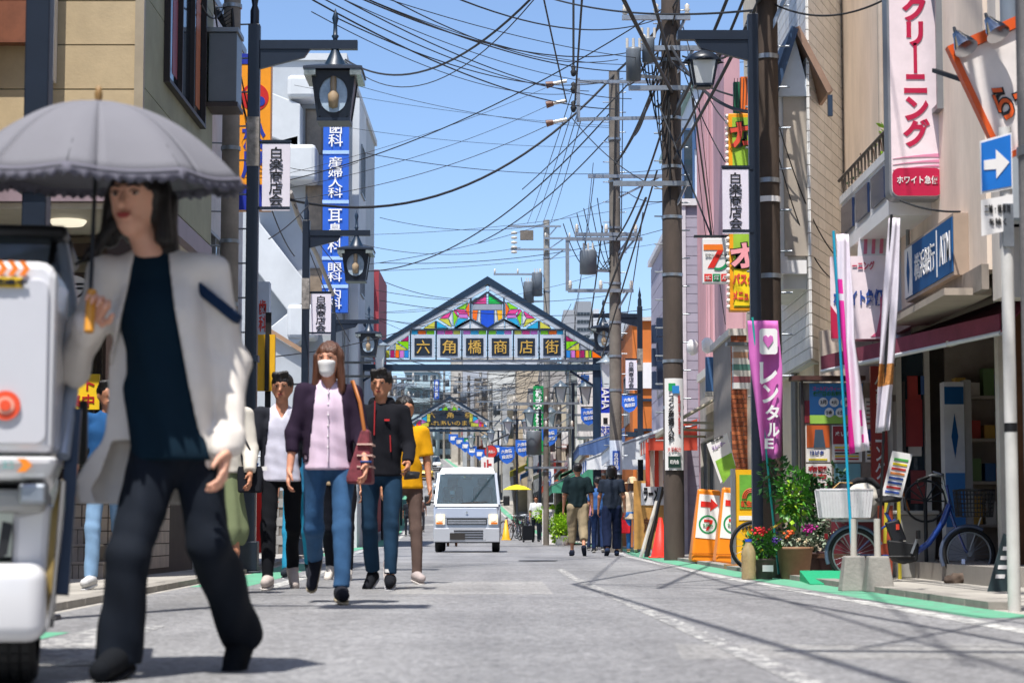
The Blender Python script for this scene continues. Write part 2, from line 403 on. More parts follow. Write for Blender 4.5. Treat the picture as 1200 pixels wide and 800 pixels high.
for (xa, xb, ya, yb, mm) in ((-.9, .3, 15.5, 19.5, pm2), (.6, 2.0, 7.6, 8.6, pm2), (-2.4, -.9, 25, 31, pm), (.2, 1.6, 36, 39, pm), (-2.3, -1.2, 12.4, 13.6, pm)):
    struct(B().quad((xa, ya, .0046), (xb, ya, .0046), (xb-.03, yb, .0046), (xa+.05, yb, .0046)).build('road_patch', mm))
# low kerb slabs with joints on both sides
kb = mat('kerb_stone', '#8f8b84', .9, var=.2, scale=6, bump=.3, rnd=.12)
for side, E, s0 in (('left', EL, -1), ('right', ER, 1)):
    par = struct(B().box(0, .001, 0, .001, -.3, -.299).build('kerb_'+side, kb)); par['kind'] = 'structure'
    bb = B().box(-.09, .09, 0, .585, 0, .045); me = bb.mesh('kerb_slab', kb)
    y = 9.0 if s0 < 0 else 12.5
    while y < 60:
        if not (s0 < 0 and 19.5 < y < 22.2):
            o = inst('kerb_slab', me, (E(y)+s0*.17, y, .001), par, (0, 0, -math.atan2(E(y+.6)-E(y), .6)))
        y += .6
mh = B().cyl((0, 0, 0), (0, 0, .008), .3, n=28); inst('manhole_cover', mh.mesh('manhole_cover', dsteel), (.4, 33, .008))
tag(bpy.data.objects['manhole_cover'], 'round dark iron manhole cover in the road ahead of the van', 'manhole cover')

# ================================================================ BUILDINGS
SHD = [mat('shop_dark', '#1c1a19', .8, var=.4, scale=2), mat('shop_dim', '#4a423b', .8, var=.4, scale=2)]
def win(par, side, face, a0, a1, z0, z1, n=2, fm=None, gm=None, d=.05, bars=0):
    """window on a wall: side 'F' (normal -y at y=face, a=x) / 'R' (normal -x at x=face, a=y) / 'L' (normal +x)"""
    fm = fm or alu; gm = gm or glass; fw = .045; f = B(); g = B()
    def bx(bb, p, q, r, t, u0, u1):   # u0..u1: distance out of wall
        if side == 'F': bb.box(p, q, face-u1, face-u0, r, t)
        elif side == 'R': bb.box(face-u1, face-u0, p, q, r, t)
        else: bb.box(face+u0, face+u1, p, q, r, t)
    bx(f, a0-fw, a1+fw, z0-fw, z0, -.02, d); bx(f, a0-fw, a1+fw, z1, z1+fw, -.02, d)
    bx(f, a0-fw, a0, z0, z1, -.02, d-.004); bx(f, a1, a1+fw, z0, z1, -.02, d-.004)
    for i in range(1, n):
        t = a0+(a1-a0)*i/n; bx(f, t-.02, t+.02, z0, z1, -.02, d-.008)
    for i in range(bars):
        t = z0+(z1-z0)*(i+1)/(bars+1); bx(f, a0, a1, t-.012, t+.012, -.02, d-.012)
    fo = f.build('window', fm, par)
    bx(g, a0, a1, z0, z1, .003, .012); g.build('pane', gm, fo)
    return fo
def balcony(par, side, face, a0, a1, z, h, dep, m):
    b = B(); t = .07
    if side == 'F': b.box(a0, a1, face-dep, face, z-.12, z).box(a0, a1, face-dep, face-dep+t, z+.002, z+h).box(a0+.001, a0+t, face-dep+t, face-.002, z+.002, z+h-.002).box(a1-t, a1-.001, face-dep+t, face-.002, z+.002, z+h-.002)
    else:
        s = -1 if side == 'R' else 1; x0, x1 = sorted((face, face+s*dep)); b.box(x0, x1, a0, a1, z-.12, z)
        xa, xb = sorted((face+s*dep, face+s*(dep-t))); b.box(xa, xb, a0, a1, z+.002, z+h)
        xa, xb = sorted((face, face+s*(dep-t)))
        b.box(xa, xb, a0+.001, a0+t, z+.002, z+h-.002).box(xa, xb, a1-t, a1-.001, z+.002, z+h-.002)
    return b.build('balcony', m, par)
def boards(par, side, face, a0, a1, z0, z1, step, m, name='board', gap=.012, d=.018, skip=None):
    """horizontal boards, each one a piece of its own, proud of the wall"""
    n = int(round((z1-z0)/step)); st = (z1-z0)/n
    if side == 'F': me = B().box(0, a1-a0, -d, 0, gap/2, st-gap/2).mesh(name, m)
    elif side == 'R': me = B().box(-d, 0, 0, a1-a0, gap/2, st-gap/2).mesh(name, m)
    else: me = B().box(0, d, 0, a1-a0, gap/2, st-gap/2).mesh(name, m)
    for i in range(n):
        inst(name, me, (a0, face, z0+i*st) if side == 'F' else (face, a0, z0+i*st), par)
PAL = ['#c9c3b6', '#b9b2a5', '#d5d2cb', '#a8a39a', '#b7a68d', '#c7ccd0', '#9fa8ad', '#bda58b', '#8d8a86', '#d8d3c4', '#a98872', '#7f8a91']
def shop(name, label, side, face, y0, y1, depth, h, m, floors=3, seed=0, awn=None, gm=None, group=None, fasc=None, camwin=1, zf=None):
    """street building: wall block, parapet, windows, shop opening with frames, fascia board, awning, meter boxes and pipes"""
    rn = random.Random(seed); zg = min(gz(y0), gz(y1))-.3; zg1 = (gz(y0)+gz(y1))/2; s = 1 if side == 'R' else -1
    t = thing(name, label, 'building', (face, y0, 0), 0, group); t.location = (0, 0, 0)
    x0, x1 = sorted((face, face+s*depth)); gf = zg1+2.75
    w = B().box(x0, x1, y0, y1, gf, zg1+h)
    xi0, xi1 = sorted((face+s*1.0, face+s*depth)); w.box(xi0, xi1, y0+.01, y1-.01, zg, gf)
    xa, xb = sorted((face+s*.01, face+s*.99)); w.box(xa, xb, y0+.01, y0+.25, zg, gf).box(xa, xb, y1-.25, y1-.01, zg, gf)
    w.build('wall', m, t)
    xp0, xp1 = sorted((face-s*.06, face+s*(depth+.05)))
    B().box(xp0, xp1, y0-.05, y1+.05, zg1+h, zg1+h+.16).build('parapet', paint(rn.choice(['#8a8783', '#b9b5ac', '#5e6266'])), t)
    fh = (h-2.9)/max(floors-1, 1); n = max(1, int((y1-y0)/2.6)); wl = (y1-y0)/n
    fm = rn.choice([alu, bframe]); gl = rn.choice([glass, glassd])
    for fl in range(floors-1):
        z = gf+.35+fl*fh+.5
        for i in range(n):
            a = y0+wl*(i+.5); win(t, side, face, a-wl*.3, a+wl*.3, z, z+min(1.15, fh-.7), 2, fm, gl)
        if rn.random() < .35: balcony(t, side, face, y0+.3, y1-.3, z-.35, .9, .6, paint(rn.choice(PAL)))
        if camwin:
            for i in range(int(min(depth, 8)/3)):
                c = face+s*(1.2+i*2.6); win(t, 'F', y0, min(c, c+s*1.1), max(c, c+s*1.1), z+.1, z+min(1.1, fh-.7), 2, fm, gl)
    # shop front
    fx = face+s*1.0
    for i in range(n):
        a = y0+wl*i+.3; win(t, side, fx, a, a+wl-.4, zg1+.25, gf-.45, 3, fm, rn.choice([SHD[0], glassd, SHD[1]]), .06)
    xf0, xf1 = sorted((face-s*.12, face-s*.005))
    fb = B().box(xf0, xf1, y0+.15, y1-.15, gf-.2, gf+.5).build('fascia', paint(fasc or rn.choice(['#8c2f2a', '#2b4a7a', '#d8d5cc', '#2f5c43', '#c98b2a', '#e0ded8', '#7a5a3c']), var=.2), t)
    if awn:
        b = B(); z = gf-.15; n_ = 10
        xo = face-s*1.1
        b.add([(face-s*.02, y0+.2, z+.35), (face-s*.02, y1-.2, z+.35), (xo, y1-.2, z-.15), (xo, y0+.2, z-.15)], [(0, 1, 2, 3)])
        b.add([(xo, y0+.2, z-.15), (xo, y1-.2, z-.15), (xo, y1-.2, z-.38), (xo, y0+.2, z-.38)], [(0, 1, 2, 3)])
        o = b.build('awning', paint(awn, .8), t); o.modifiers.new('s', 'SOLIDIFY').thickness = .02
    p = B(); py = y0+.35; xx = face-s*.06
    p.cyl((xx, py, zg1), (xx, py, zg1+h-.1), .04, n=8); p.build('drain_pipe', paint('#8f8b84'), t)
    for k in range(2):
        yy = y0+(y1-y0)*rn.random()*.8+.3; zz = gf+.8+rn.random()*1.5; xa, xb = sorted((face-s*.32, face-s*.003))
        B().box(xa, xb, yy, yy+.75, zz, zz+.55).build('air_conditioner', white, t, .02)
    return t
# ---------------------------------------------------------------- LEFT 1: beige panelled corner building with tiled steps
beige = mat('beige_siding', '#b39f7c', .75, var=.14, scale=2.5, bump=.15, bscale=40, rnd=.03)
olive = mat('olive_siding', '#9b9c86', .75, var=.2, scale=1.5, bump=.15, bscale=40, rnd=.03)
t = thing('corner_building', 'beige panelled corner building with tiled steps behind the parasol', 'building')
XL = -3.70
B().box(-12, XL-.02, 21.02, 26, 3.75, 12.5).build('wall', olive, t)
boards(t, 'F', 21.02, -12, XL-.07, 3.95, 12.5, .455, beige, 'siding_board', .014, .02)
boards(t, 'L', XL-.02, 21.0, 26, 3.95, 12.5, .91, olive, 'siding_board', .012, .02)
B().box(XL-.07, XL+.02, 20.97, 21.06, 3.95, 12.5).build('corner_trim', paint('#9c8f78'), t)
B().box(-12, XL+.01, 20.98, 26.02, 3.72, 3.93).build('fascia', paint('#8f7d84'), t)
B().box(-12, XL-.1, 21.1, 26, 3.66, 3.718).build('soffit', paint('#d9d0bf'), t)
for x in (-4.6, -5.8): 
    o = B().lathe([(.001, 0), (.16, 0), (.19, .035), (.19, .05)], 24, (x, 21.9, 3.61)).build('soffit_light', paint('#f4ead2', emit=.6), t)
win(t, 'L', XL, 22.35, 24.95, 5.25, 9.2, 3, bframe, glassd, .07, 0)
for i, y in enumerate((22.8, 24.5)): B().box(XL-.012, XL+.016, y, y+.32, 5.4, 6.6+i*.5).build('poster', paint('#b5622c' if i else '#8c2d3a'), t)
wb = B().box(-12, -4.45, 23.2, 26, 0, 3.66); wb.build('ground_wall', paint('#c8bda6', .8, var=.2), t)
brown = paint('#3a2a24', .6)
for z0, z1 in ((3.42, 3.56), (3.0, 3.24), (1.02, 1.12)):
    B().box(-12, -4.3, 22.9, 23.18, z0, z1).build('beam', brown, t)
for x in (-4.36, -5.5, -6.9, -8.2): B().box(x-.06, x+.06, 22.95, 23.17, .9, 3.66).build('post', brown, t)
for i, x in enumerate((-4.42, -5.56, -6.96)): win(t, 'F', 23.19, x-1.0, x-.1, 1.2, 2.9, 1, bframe, glassd, .04)
B().box(XL-.35, XL-.05, 21.2, 21.45, .9, 3.66).build('column', brown, t)
# tiled planter wall and steps
par = B().box(-7.5, -3.86, 21.9, 25.9, 0, .87).build('tiled_wall', paint('#5b5148', .9), t)
tl = mat('buff_tile', '#b5a596', .4, var=.15, scale=6, rnd=.12)
me = B().box(.006, .129, -.012, 0, .006, .129).mesh('tile', tl); me2 = B().box(0, .012, .006, .129, .006, .129).mesh('tile', tl)
for j in range(6):
    for i in range(13): inst('tile', me, (-3.86-.135*(i+1), 21.9, .055+j*.135), par)
    for i in range(16): inst('tile', me2, (-3.86, 21.9+.135*i, .055+j*.135), par)
B().box(-7.5, -3.83, 21.87, 25.92, .872, .93).build('coping', paint('#a39c92', .8), t)
st = mat('step_tile', '#9a8f86', .6, var=.2, scale=8, rnd=.1)
for k, (xr, y0, z1) in enumerate(((-3.95, 20.75, .16), (-4.1, 21.15, .33), (-4.3, 21.5, .5))):
    so_ = B().box(-6.5, xr, y0, 21.89, 0, z1-.02).build('step', paint('#6b625a', .9), t)
    me = B().box(.004, .056, -.012, 0, 0, z1-.03).mesh('step_riser_tile', st)
    me3 = B().box(.003, .3, -.02, .38, 0, .022).mesh('step_tread_tile', st)
    for i in range(30): inst('step_riser_tile', me, (xr-.06*(i+1), y0, .0+(0 if k == 0 else .0)), so_)
    for i in range(6): inst('step_tread_tile', me3, (xr-.303*(i+1), y0-.0, z1-.022), so_)
# yellow notice boards on the ground floor
yb = thing('notice_board', 'yellow and red help wanted board on the tiled corner building', 'sign', (-4.4, 21.7, .27))
B().box(-.32, .2, -.03, 0, 1.42, 1.78).build('panel', paint('#f2c81e'), yb)
text('バイト', yb, paint('#b3161b'), (-.06, -.034, 1.68), .42, .13); text('募集中', yb, paint('#b3161b'), (-.06, -.034, 1.51), .42, .13)
B().box(-.27, .14, .001, .03, .9, 1.42).build('stand', dsteel, yb)
yb = thing('round_shop_sign', 'round white and yellow shop sign low behind the delivery box', 'sign', (-4.55, 21.9, 0))
B().cyl((0, 0, 2.85), (0, .05, 2.85), .24, n=28).build('disc', whitep, yb)
B().box(-.24, .24, -.012, -.002, 2.62, 2.76).build('band', paint('#f0c21c'), yb); text('コラ', yb, black, (0, -.005, 2.93), .3, .16)
B().box(-.24, .24, -.024, -.014, 2.52, 2.6).build('red_band', paint('#c22b27'), yb)
# brown-white sign left edge
t2 = thing('shop_sign', 'white framed brown sign on the beige wall at the left edge', 'sign', (-4.9, 20.9, 0))
B().box(-1.6, .2, -.1, .06, 5.28, 7.5).build('panel', paint('#7b4a33', var=.3), t2); B().box(.2, .27, -.12, .06, 5.2, 7.6).build('frame', white, t2)
B().box(-1.6, .2, -.12, -.1, 5.75, 5.9).build('rail', paint('#b9b8c8'), t2)
B().box(.3, .36, -.1, .05, 4.9, 7.4).build('conduit', paint('#c8c4c0'), t2)
# grey projecting sign box
t3 = thing('projecting_sign_box', 'blank grey box sign projecting beside the upper windows', 'sign', (-3.45, 25.4, 0))
B().box(-.22, .12, 0, .5, 5.62, 6.47).build('box', mat('grey_acrylic', '#6d7176', .35, var=.15, scale=1.5), t3, .01)
B().box(-.24, .14, -.02, .52, 5.56, 5.615).build('base', paint('#3c2f28'), t3); B().box(-.24, .14, -.02, .52, 6.475, 6.53).build('cap', alu, t3)
B().box(-.4, -.22, .1, .16, 6.0, 6.06).build('bracket', dsteel, t3)
# ---------------------------------------------------------------- LEFT 2: corrugated white building
t = thing('corrugated_building', 'white corrugated building squeezed behind the grey utility pole', 'building')
XL2 = -4.3; B().box(-12, XL2, 27.0, 33.5, 0, 8.0).build('wall', white, t)
bb = B(); n = 52
for i in range(n):
    y = 27+i*.125; bb.cyl((XL2, y+.06, .8), (XL2, y+.06, 8.0), .045, n=8, cap=False)
bb.build('corrugation', paint('#c8ccd2', .5), t); bb = B()
for i in range(60): bb.cyl((XL2-.06-i*.125, 27, 3.0), (XL2-.06-i*.125, 27, 8.0), .045, n=8, cap=False)
bb.build('corrugation', paint('#c8ccd2', .5), t)
B().box(-12, XL2+.06, 26.95, 33.55, 8.0, 8.12).build('parapet', alu, t)
win(t, 'L', XL2+.03, 28, 31, 3.3, 4.6, 3, alu, glass, .08); win(t, 'L', XL2+.03, 28, 32.5, .5, 2.5, 4, bframe, glassd, .08)
bb = B()
for i in range(9): bb.box(XL2+.06, XL2+.1, 27.2+i*.3, 27.22+i*.3, 3.1, 4.0)
bb.box(XL2+.05, XL2+.11, 27.15, 29.7, 4.0, 4.05); bb.build('railing', dsteel, t)
# orange sign with blue lettering
t = thing('vertical_sign', 'tall orange sign with blue lettering between the grey pole and first left lamp', 'sign', (-3.65, 30, 0))
B().box(-.26, .21, 0, .22, 5.0, 7.25).build('panel', paint('#f09a1c', emit=.0), t, .01)
B().box(-.262, .212, -.008, .0, 5.0, 5.36).build('blue_base', paint('#1c2f9c'), t); B().box(-.262, .212, -.008, .0, 7.1, 7.25).build('blue_top', paint('#1c2f9c'), t)
B().cyl((-.02, -.006, 6.62), (-.02, .0, 6.62), .2, n=30).build('emblem', paint('#c4231f'), t)
B().cyl((-.08, -.012, 6.7), (-.08, -.006, 6.7), .06, n=16).build('emblem_spot', paint('#f09a1c'), t); B().cyl((.06, -.012, 6.56), (.06, -.006, 6.56), .07, n=16).build('emblem_spot', paint('#223a9c'), t)
text('松屋', t, paint('#24389c'), (-.03, -.004, 5.85), .34, .8, vert=True, bold=.03)
# ---------------------------------------------------------------- LEFT 3: white apartment block with stair parapets
aw = mat('apartment_render', '#a7acb0', .8, var=.13, scale=.8, bump=.1, bscale=30); aw2 = mat('apartment_render_pale', '#c0c4c6', .8, var=.13, scale=.8)
t = thing('apartment_building', 'pale five storey apartment block with slanted stair parapets and blue clinic sign', 'building')
Y3 = 62; X3 = -4.95
B().box(-13, X3, Y3, 76, 0, 14.3).build('wall', aw, t)
B().box(-13.1, X3+.08, Y3-.08, 76.1, 14.3, 14.5).build('parapet', aw2, t)
def pf(px, py, D=61.8): p = P(px, py, D); return (p.x, p.z)
# recess column with curtains windows
for k, (ya, yb_) in enumerate(((78, 118), (128, 178), (218, 268), (315, 365))):
    x0, z1 = pf(360, ya); x1, z0 = pf(376, yb_)
    win(t, 'F', Y3, x0-.02, x1, z0, z1, 1, paint('#6f6253'), paint('#8a7a66', .3, var=.3), .04)
for (a, b_, c, d) in ((345, 172, 374, 245), (300, 62, 372, 120)):
    pass
for k, (ya, yb_) in enumerate(((95, 122), (175, 217), (360, 400))):
    x0, z1 = pf(340, ya); x1, z0 = pf(373, yb_); B().box(x0, x1, Y3-1.1, Y3, z0, z1).build('balcony', aw2, t, .12)
# stair flights: slanted parapets stepping down towards the right
for (xa, ya, xb, yb_, hh) in ((296, 100, 352, 122, 1.3), (296, 172, 350, 158, 1.2), (296, 250, 358, 330, 1.5), (296, 400, 358, 350, 1.1)):
    a = Vector(pf(xa, ya, 61)); c = Vector(pf(xb, yb_, 61)); 
    B().fprism([(a[0], a[1]), (c[0], c[1]), (c[0], c[1]-hh), (a[0], a[1]-hh)], 61, .9).build('stair_parapet', aw2, t, .03)
a = Vector(pf(309, 383, 60)); c = Vector(pf(356, 412, 60)); B().bar((a[0], 60, a[1]), (c[0], 60, c[1]), .16, .12).build('coping', paint('#9a7c62'), t)
B().fprism([(a[0]-1, a[1]+.3), (a[0], a[1]-.08), (c[0], c[1]-.08), (c[0], 0), (a[0]-1, 0)], 60.1, .3).build('stair_wall', aw, t)
x0, _ = pf(300, 430, 58); 
for k in range(3): B().box(-7.6, -5.7, 59+.0, 59.06, 2.2+k*1.15, 2.25+k*1.15).build('rail', dsteel, t)
B().cyl((X3+.12, Y3-.05, 0), (X3+.12, Y3-.05, 14.2), .07).build('drain_pipe', alu, t)
B().cyl((X3+.32, Y3+.6, 0), (X3+.32, Y3+.6, 12), .06).build('drain_pipe', alu, t)
B().box(X3, X3+.45, Y3+.1, Y3+3, 0, 13.2).build('wing', aw2, t)
for fl in range(4): win(t, 'L', X3+.45, Y3+.8, Y3+2.2, 1.5+fl*3, 2.9+fl*3, 2, alu, glass)
t = thing('clinic_sign', 'tall blue and white vertical clinic sign on the apartment block', 'sign', (PX(390, 61), 61, 0))
z0, z1 = PZ(366, 61), PZ(139, 61); B().box(-.36, .38, 0, .3, z0, z1).build('panel', paint('#1f57b8'), t)
for py in (178, 236, 302, 335): B().box(-.37, .39, -.02, 0, PZ(py+2.5, 61), PZ(py-1.5, 61)).build('band', paint('#9dbbe6'), t)
for s_, pa, pb in (('歯科', 142, 172), ('産婦人科', 184, 232), ('耳鼻科', 245, 296), ('眼科', 308, 330), ('内科', 338, 362)):
    text(s_, t, whitep, (0, -.02, (PZ(pa, 61)+PZ(pb, 61))/2), .42, PZ(pa, 61)-PZ(pb, 61), vert=True, bold=.005, depth=.03)
for py in (): text('JR', t, paint('#3a6fc4'), (0, -.025, PZ(py+2, 61)), .3, .12, depth=.02)
# small standing sign board between posts
t = thing('standing_sign', 'dark edged white sign board just right of the first left lamp post', 'sign', (PX(305, 33), 33, 0))
B().box(-.1, .1, 0, .25, PZ(402, 33), PZ(330, 33)).build('panel', paint('#b8c4d2'), t); B().box(-.17, -.1, -.02, .27, PZ(404, 33), PZ(328, 33)).build('frame', bframe, t)
B().cyl((-.13, .1, 0), (-.13, .1, 3.9), .05).build('post', bframe, t); text('歯科', t, paint('#c2382f'), (0, -.004, PZ(370, 33)), .12, .5, vert=True)
t = thing('yellow_wall_sign', 'narrow yellow sign with black edge beside the first left lamp post', 'sign', (PX(307, 30), 30.5, 0))
B().box(-.2, .1, 0, .1, PZ(455, 30), PZ(388, 30)).build('panel', paint('#e8b11c'), t); B().box(-.04, .02, -.02, -.002, PZ(455, 30), PZ(388, 30)).build('bar', black, t)
B().box(-.05, .03, .101, .16, 0, 3.6).build('post', black, t)
# low clutter on left: low wall, red banner, planter
t = thing('red_banner_stand', 'red banner stand behind the first left lamp post', 'banner', (PX(306, 26), 26, 0))
B().box(-.06, .06, 0, .02, .2, 1.0).build('cloth', paint('#d3231f', .8), t); B().cyl((.07, .02, 0), (.07, .02, 1.2), .01).build('pole', steel, t); B().box(-.12, .12, -.1, .12, 0, .06).build('base', conc, t)
t = thing('block_wall', 'low grey block wall with rails in front of the apartment block', 'wall', (0, 0, 0))
bm_ = mat('concrete_block', '#8e8c88', .9, var=.2, scale=5, bump=.3, rnd=.1); me = B().box(.005, .385, 0, .12, .005, .185).mesh('block', bm_)
for j in range(7):
    for i in range(9): inst('block', me, (-8.3+i*.39+(.19 if j % 2 else 0), 44, j*.19), t)
B().box(-8.3, -4.7, 44.02, 44.1, 0, 1.3).build('core', concd, t)
for k in range(3): B().cyl((-8.2, 44.05, 1.7+k*.3), (-4.7, 44.05, 1.7+k*.3), .02).build('rail', steel, t)
for k in range(5): B().cyl((-8.1+k*.82, 44.05, 1.3), (-8.1+k*.82, 44.05, 2.35), .025).build('post', steel, t)
# left red and white building beyond lamp three
t = thing('red_edged_building', 'white building with red edge strip far behind the left lamps', 'building')
D = 100; z1 = PZ(322, D); B().box(PX(395, D), PX(436, D), D, D+8, 0, z1).build('wall', paint('#b9bdc4', .8), t); B().box(PX(436, D), PX(443, D), D-.4, D+6, 0, z1+.2).build('red_strip', paint('#8e2f38', .7), t)
for k in range(6): balcony(t, 'F', D, PX(412, D), PX(435, D), z1-1.8-k*2.7, 1.1, 1.0, aw2); win(t, 'F', D, PX(414, D), PX(432, D), z1-2.9-k*2.7+1.15, z1-.9-k*2.7, 2)
B().box(PX(420, D), PX(436, D), D-1.1, D+2, z1+.02, z1+.2).build('roof_slab', paint('#6b5a4c'), t)

# ---------------------------------------------------------------- RIGHT: tile building with gabled window
t = thing('tiled_building', 'white tiled building with tall gabled window behind the right utility pole', 'building')
A0 = Vector((3.25, 23.1, 0)); A1 = Vector((3.98, 25.25, 0))
poly = [(3.25, 23.1), (3.98, 25.25), (9, 25.25), (9, 27.3), (3.25, 27.3)]
b = B(); b.prism(poly, (0, 0, 2.3), (1, 0, 0), (0, 1, 0), (0, 0, 1), 9.5)
b.build('wall', mat('tile_joint', '#b9b9b5', .8), t)
dx = (A1-A0); L = dx.length; dx.normalize(); nrm = Vector((dx.y, -dx.x, 0))
rz = math.atan2(dx.y, dx.x)
me = B().box(.006, .447, -.014, 0, .005, .12).mesh('tile', tilew); cnt = 0
for j in range(44):
    for i in range(5):
        o = inst('tile', me, A0+dx*(i*.453)+Vector((0, 0, 2.32+j*.1255)), t, (0, 0, rz)); cnt += 1
me = B().box(-.014, 0, .006, .294, .005, .12).mesh('tile', tilew); b = B()
for j in range(75):
    for i in range(14): b.box(3.236, 3.249, 23.1+i*.3+.005, 23.1+i*.3+.295, 2.32+j*.1255+.005, 2.32+j*.1255+.12)
o = b.build('tile_field', tilew, t); o['kind'] = 'stuff'
b = B()
for j in range(31):
    for i in range(5):
        p = A0+dx*(i*.453)+Vector((0, 0, 7.85+j*.1255)); q = p+dx*.447
        b.add([p+nrm*.014, q+nrm*.014, q+nrm*.014+Vector((0, 0, .12)), p+nrm*.014+Vector((0, 0, .12))], [(0, 1, 2, 3)])
o = b.build('tile_field', tilew, t); o['kind'] = 'stuff'
# window bay on the street side, gable cap facing the camera
B().box(2.98, 3.235, 23.25, 24.9, 3.1, 5.05).build('bay', paint('#cfcdc6', .6), t)
z0, z1 = PZ(300, 23.2), PZ(108, 23.2)
wf = B().box(2.93, 3.02, 23.2, 23.29, z0-.05, z1).box(2.93, 3.02, 24.85, 24.95, z0-.05, z1).box(2.90, 3.22, 23.15, 24.98, z0-.2, z0-.052).box(2.9, 3.22, 23.15, 24.98, z1+.002, z1+.08)
wf = wf.build('window_frame', whitep, t)
B().box(2.96, 2.979, 23.29, 24.85, z0, z1).build('pane', glassd, wf); B().box(2.94, 2.958, 24.0, 24.06, z0, z1).build('mullion', bframe, wf)
B().box(2.985, 3.24, 23.17, 23.248, z0, z1).build('side_jamb', paint('#a99f92'), wf)
zg0, zg1 = PZ(110, 23), PZ(38, 23)
g = B().fprism([(2.9, zg0), (3.28, zg0), (3.11, zg1)], 23.12, .0+1.9); g.build('gable', paint('#b9c2cc'), t)
rf = B().bar((2.85, 23.0, zg0-.08), (3.11, 23.0, zg1+.04), .06, .06).build('gable_roof', paint('#2c4666'), t)
B().prism([(0, 0), (.36, -.72), (.42, -.69), (.06, .03)], (3.09, 22.98, zg1+.04), (1, 0, 0), (0, 0, 1), (0, 1, 0), 2.1).build('gable_roof', mat('copper_brown', '#9c7f6c', .5, .3, .25, 3), t)
B().prism([(0, 0), (-.26, -.74), (-.32, -.71), (-.06, .03)], (3.13, 22.981, zg1+.04), (1, 0, 0), (0, 0, 1), (0, 1, 0), 2.1).build('gable_roof', paint('#2c4666'), t)
B().box(3.45, 3.5, 22.96, 23.02, zg0-.25, zg0-.02).build('gable_end', paint('#22344a'), t)
B().box(3.35, 9, 23.6, 27.2, 0, 2.3).build('ground_wall', cream, t)
B().cyl((3.3, 24.9, 0), (3.3, 24.9, 2.3), .04).build('drain_pipe', alu, t)
# cream building beyond it (pipes, orange lamp)
t = thing('cream_building', 'cream rendered building with pipes between the utility pole and tiled wall', 'building')
B().box(3.42, 9, 27.4, 31.0, 0, 10.5).build('wall', cream, t)
for k, (y, r) in enumerate(((27.32, .035), (27.32, .02), (27.32, .045))): B().cyl((3.5+k*.16, y, 0), (3.5+k*.16, y, 10.4), r, n=8).build('pipe', [cream, alu, paint('#a59a86')][k], t)
B().box(3.44, 3.66, 27.1, 27.39, PZ(178, 27), PZ(150, 27)).build('orange_lamp', paint('#e8761c', .35), t, .02)
b = B(); b.box(3.46, 3.62, 27.2, 27.39, 1.15, 3.1); b.build('meter_duct', paint('#1d7f86', .6), t)
for k in range(3): B().box(3.7, 3.84, 27.2, 27.39, 1.3+k*.7, 1.7+k*.7).build('meter_box', alu, t, .01)
for k in range(5): B().tube([(3.55+.05*k, 27.2, 1.4+.4*k), (3.7+.04*k, 27.05, 1.2+.35*k), (3.85, 27.2, 1.5+.45*k)], .012, 6).build('conduit', wire, t)
win(t, 'R', 3.42, 28, 30, 3.2, 4.8, 2); 
# ---------------------------------------------------------------- RIGHT: cleaning shop building
crm = mat('pink_cream_wall', '#ead8c6', .8, var=.22, scale=1.6, bump=.2, bscale=40, stretch=(1, 1, .35)); XK = 3.95
t = thing('cleaning_shop', 'cream two storey shop building with maroon awning and posters', 'building')
B().box(XK, 10, 17.6, 25.2, 2.62, 13).build('wall', crm, t)
B().box(5.3, 10, 17.6, 23, 0, 2.62).build('shop_back_wall', mat('shop_interior', '#9a8c80', .85, var=.3, scale=2), t)
B().box(3.35, 5.3, 22.95, 23.2, 0, 2.62).build('side_wall', paint('#c4b6a8', .8, var=.3), t)
B().box(XK+.02, 5.3, 17.6, 22.94, 0.001, .16).build('shop_floor', paint('#8d8881', .8), t)
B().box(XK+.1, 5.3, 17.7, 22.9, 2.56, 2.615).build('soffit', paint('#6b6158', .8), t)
B().box(XK-.06, XK+.0, 17.55, 25.25, 2.45, 2.66).build('fascia', paint('#8b8177', .7, var=.3), t)
B().box(XK-.3, XK+.1, 17.9, 20.6, 2.44, 2.50).build('canopy_slab', paint('#a79a8c', .8), t)
win(t, 'R', XK, 19.3, 20.5, 4.35, 5.45, 2, alu, glass, .06)
B().cyl((XK-.05, 22.2, 2.7), (XK-.05, 22.2, 12), .035, n=10).build('drain_pipe', paint('#b0a396'), t)
B().cyl((XK-.04, 20.9, 2.7), (XK-.04, 20.9, 12), .02, n=8).build('conduit', alu, t)
z0, z1 = 3.42, 3.98; bp = B().box(3.55, XK, 19.9, 22.9, z0, z0+.14).box(3.55, XK, 19.9, 22.9, z1, z1+.08).box(3.57, XK, 19.92, 22.88, z0+.14, z1).build('planter_balcony', whitep, t)
for k in range(3): B().box(3.54, 3.566, 20.1+k*.95, 20.85+k*.95, z0+.2, z1-.06).build('dark_panel', paint('#1c2a48', .2), bp)
B().box(3.56, XK, 19.89, 19.918, z0+.14, z1).build('side_panel', whitep, bp)
b = B()
for k in range(14): b.cyl((3.55, 19.95+k*.21, z1+.09), (3.55, 19.95+k*.21, z1+.26), .012, n=6)
b.cyl((3.55, 19.9, z1+.26), (3.55, 22.9, z1+.26), .02, n=6); b.build('rail', paint('#5b5148'), bp)
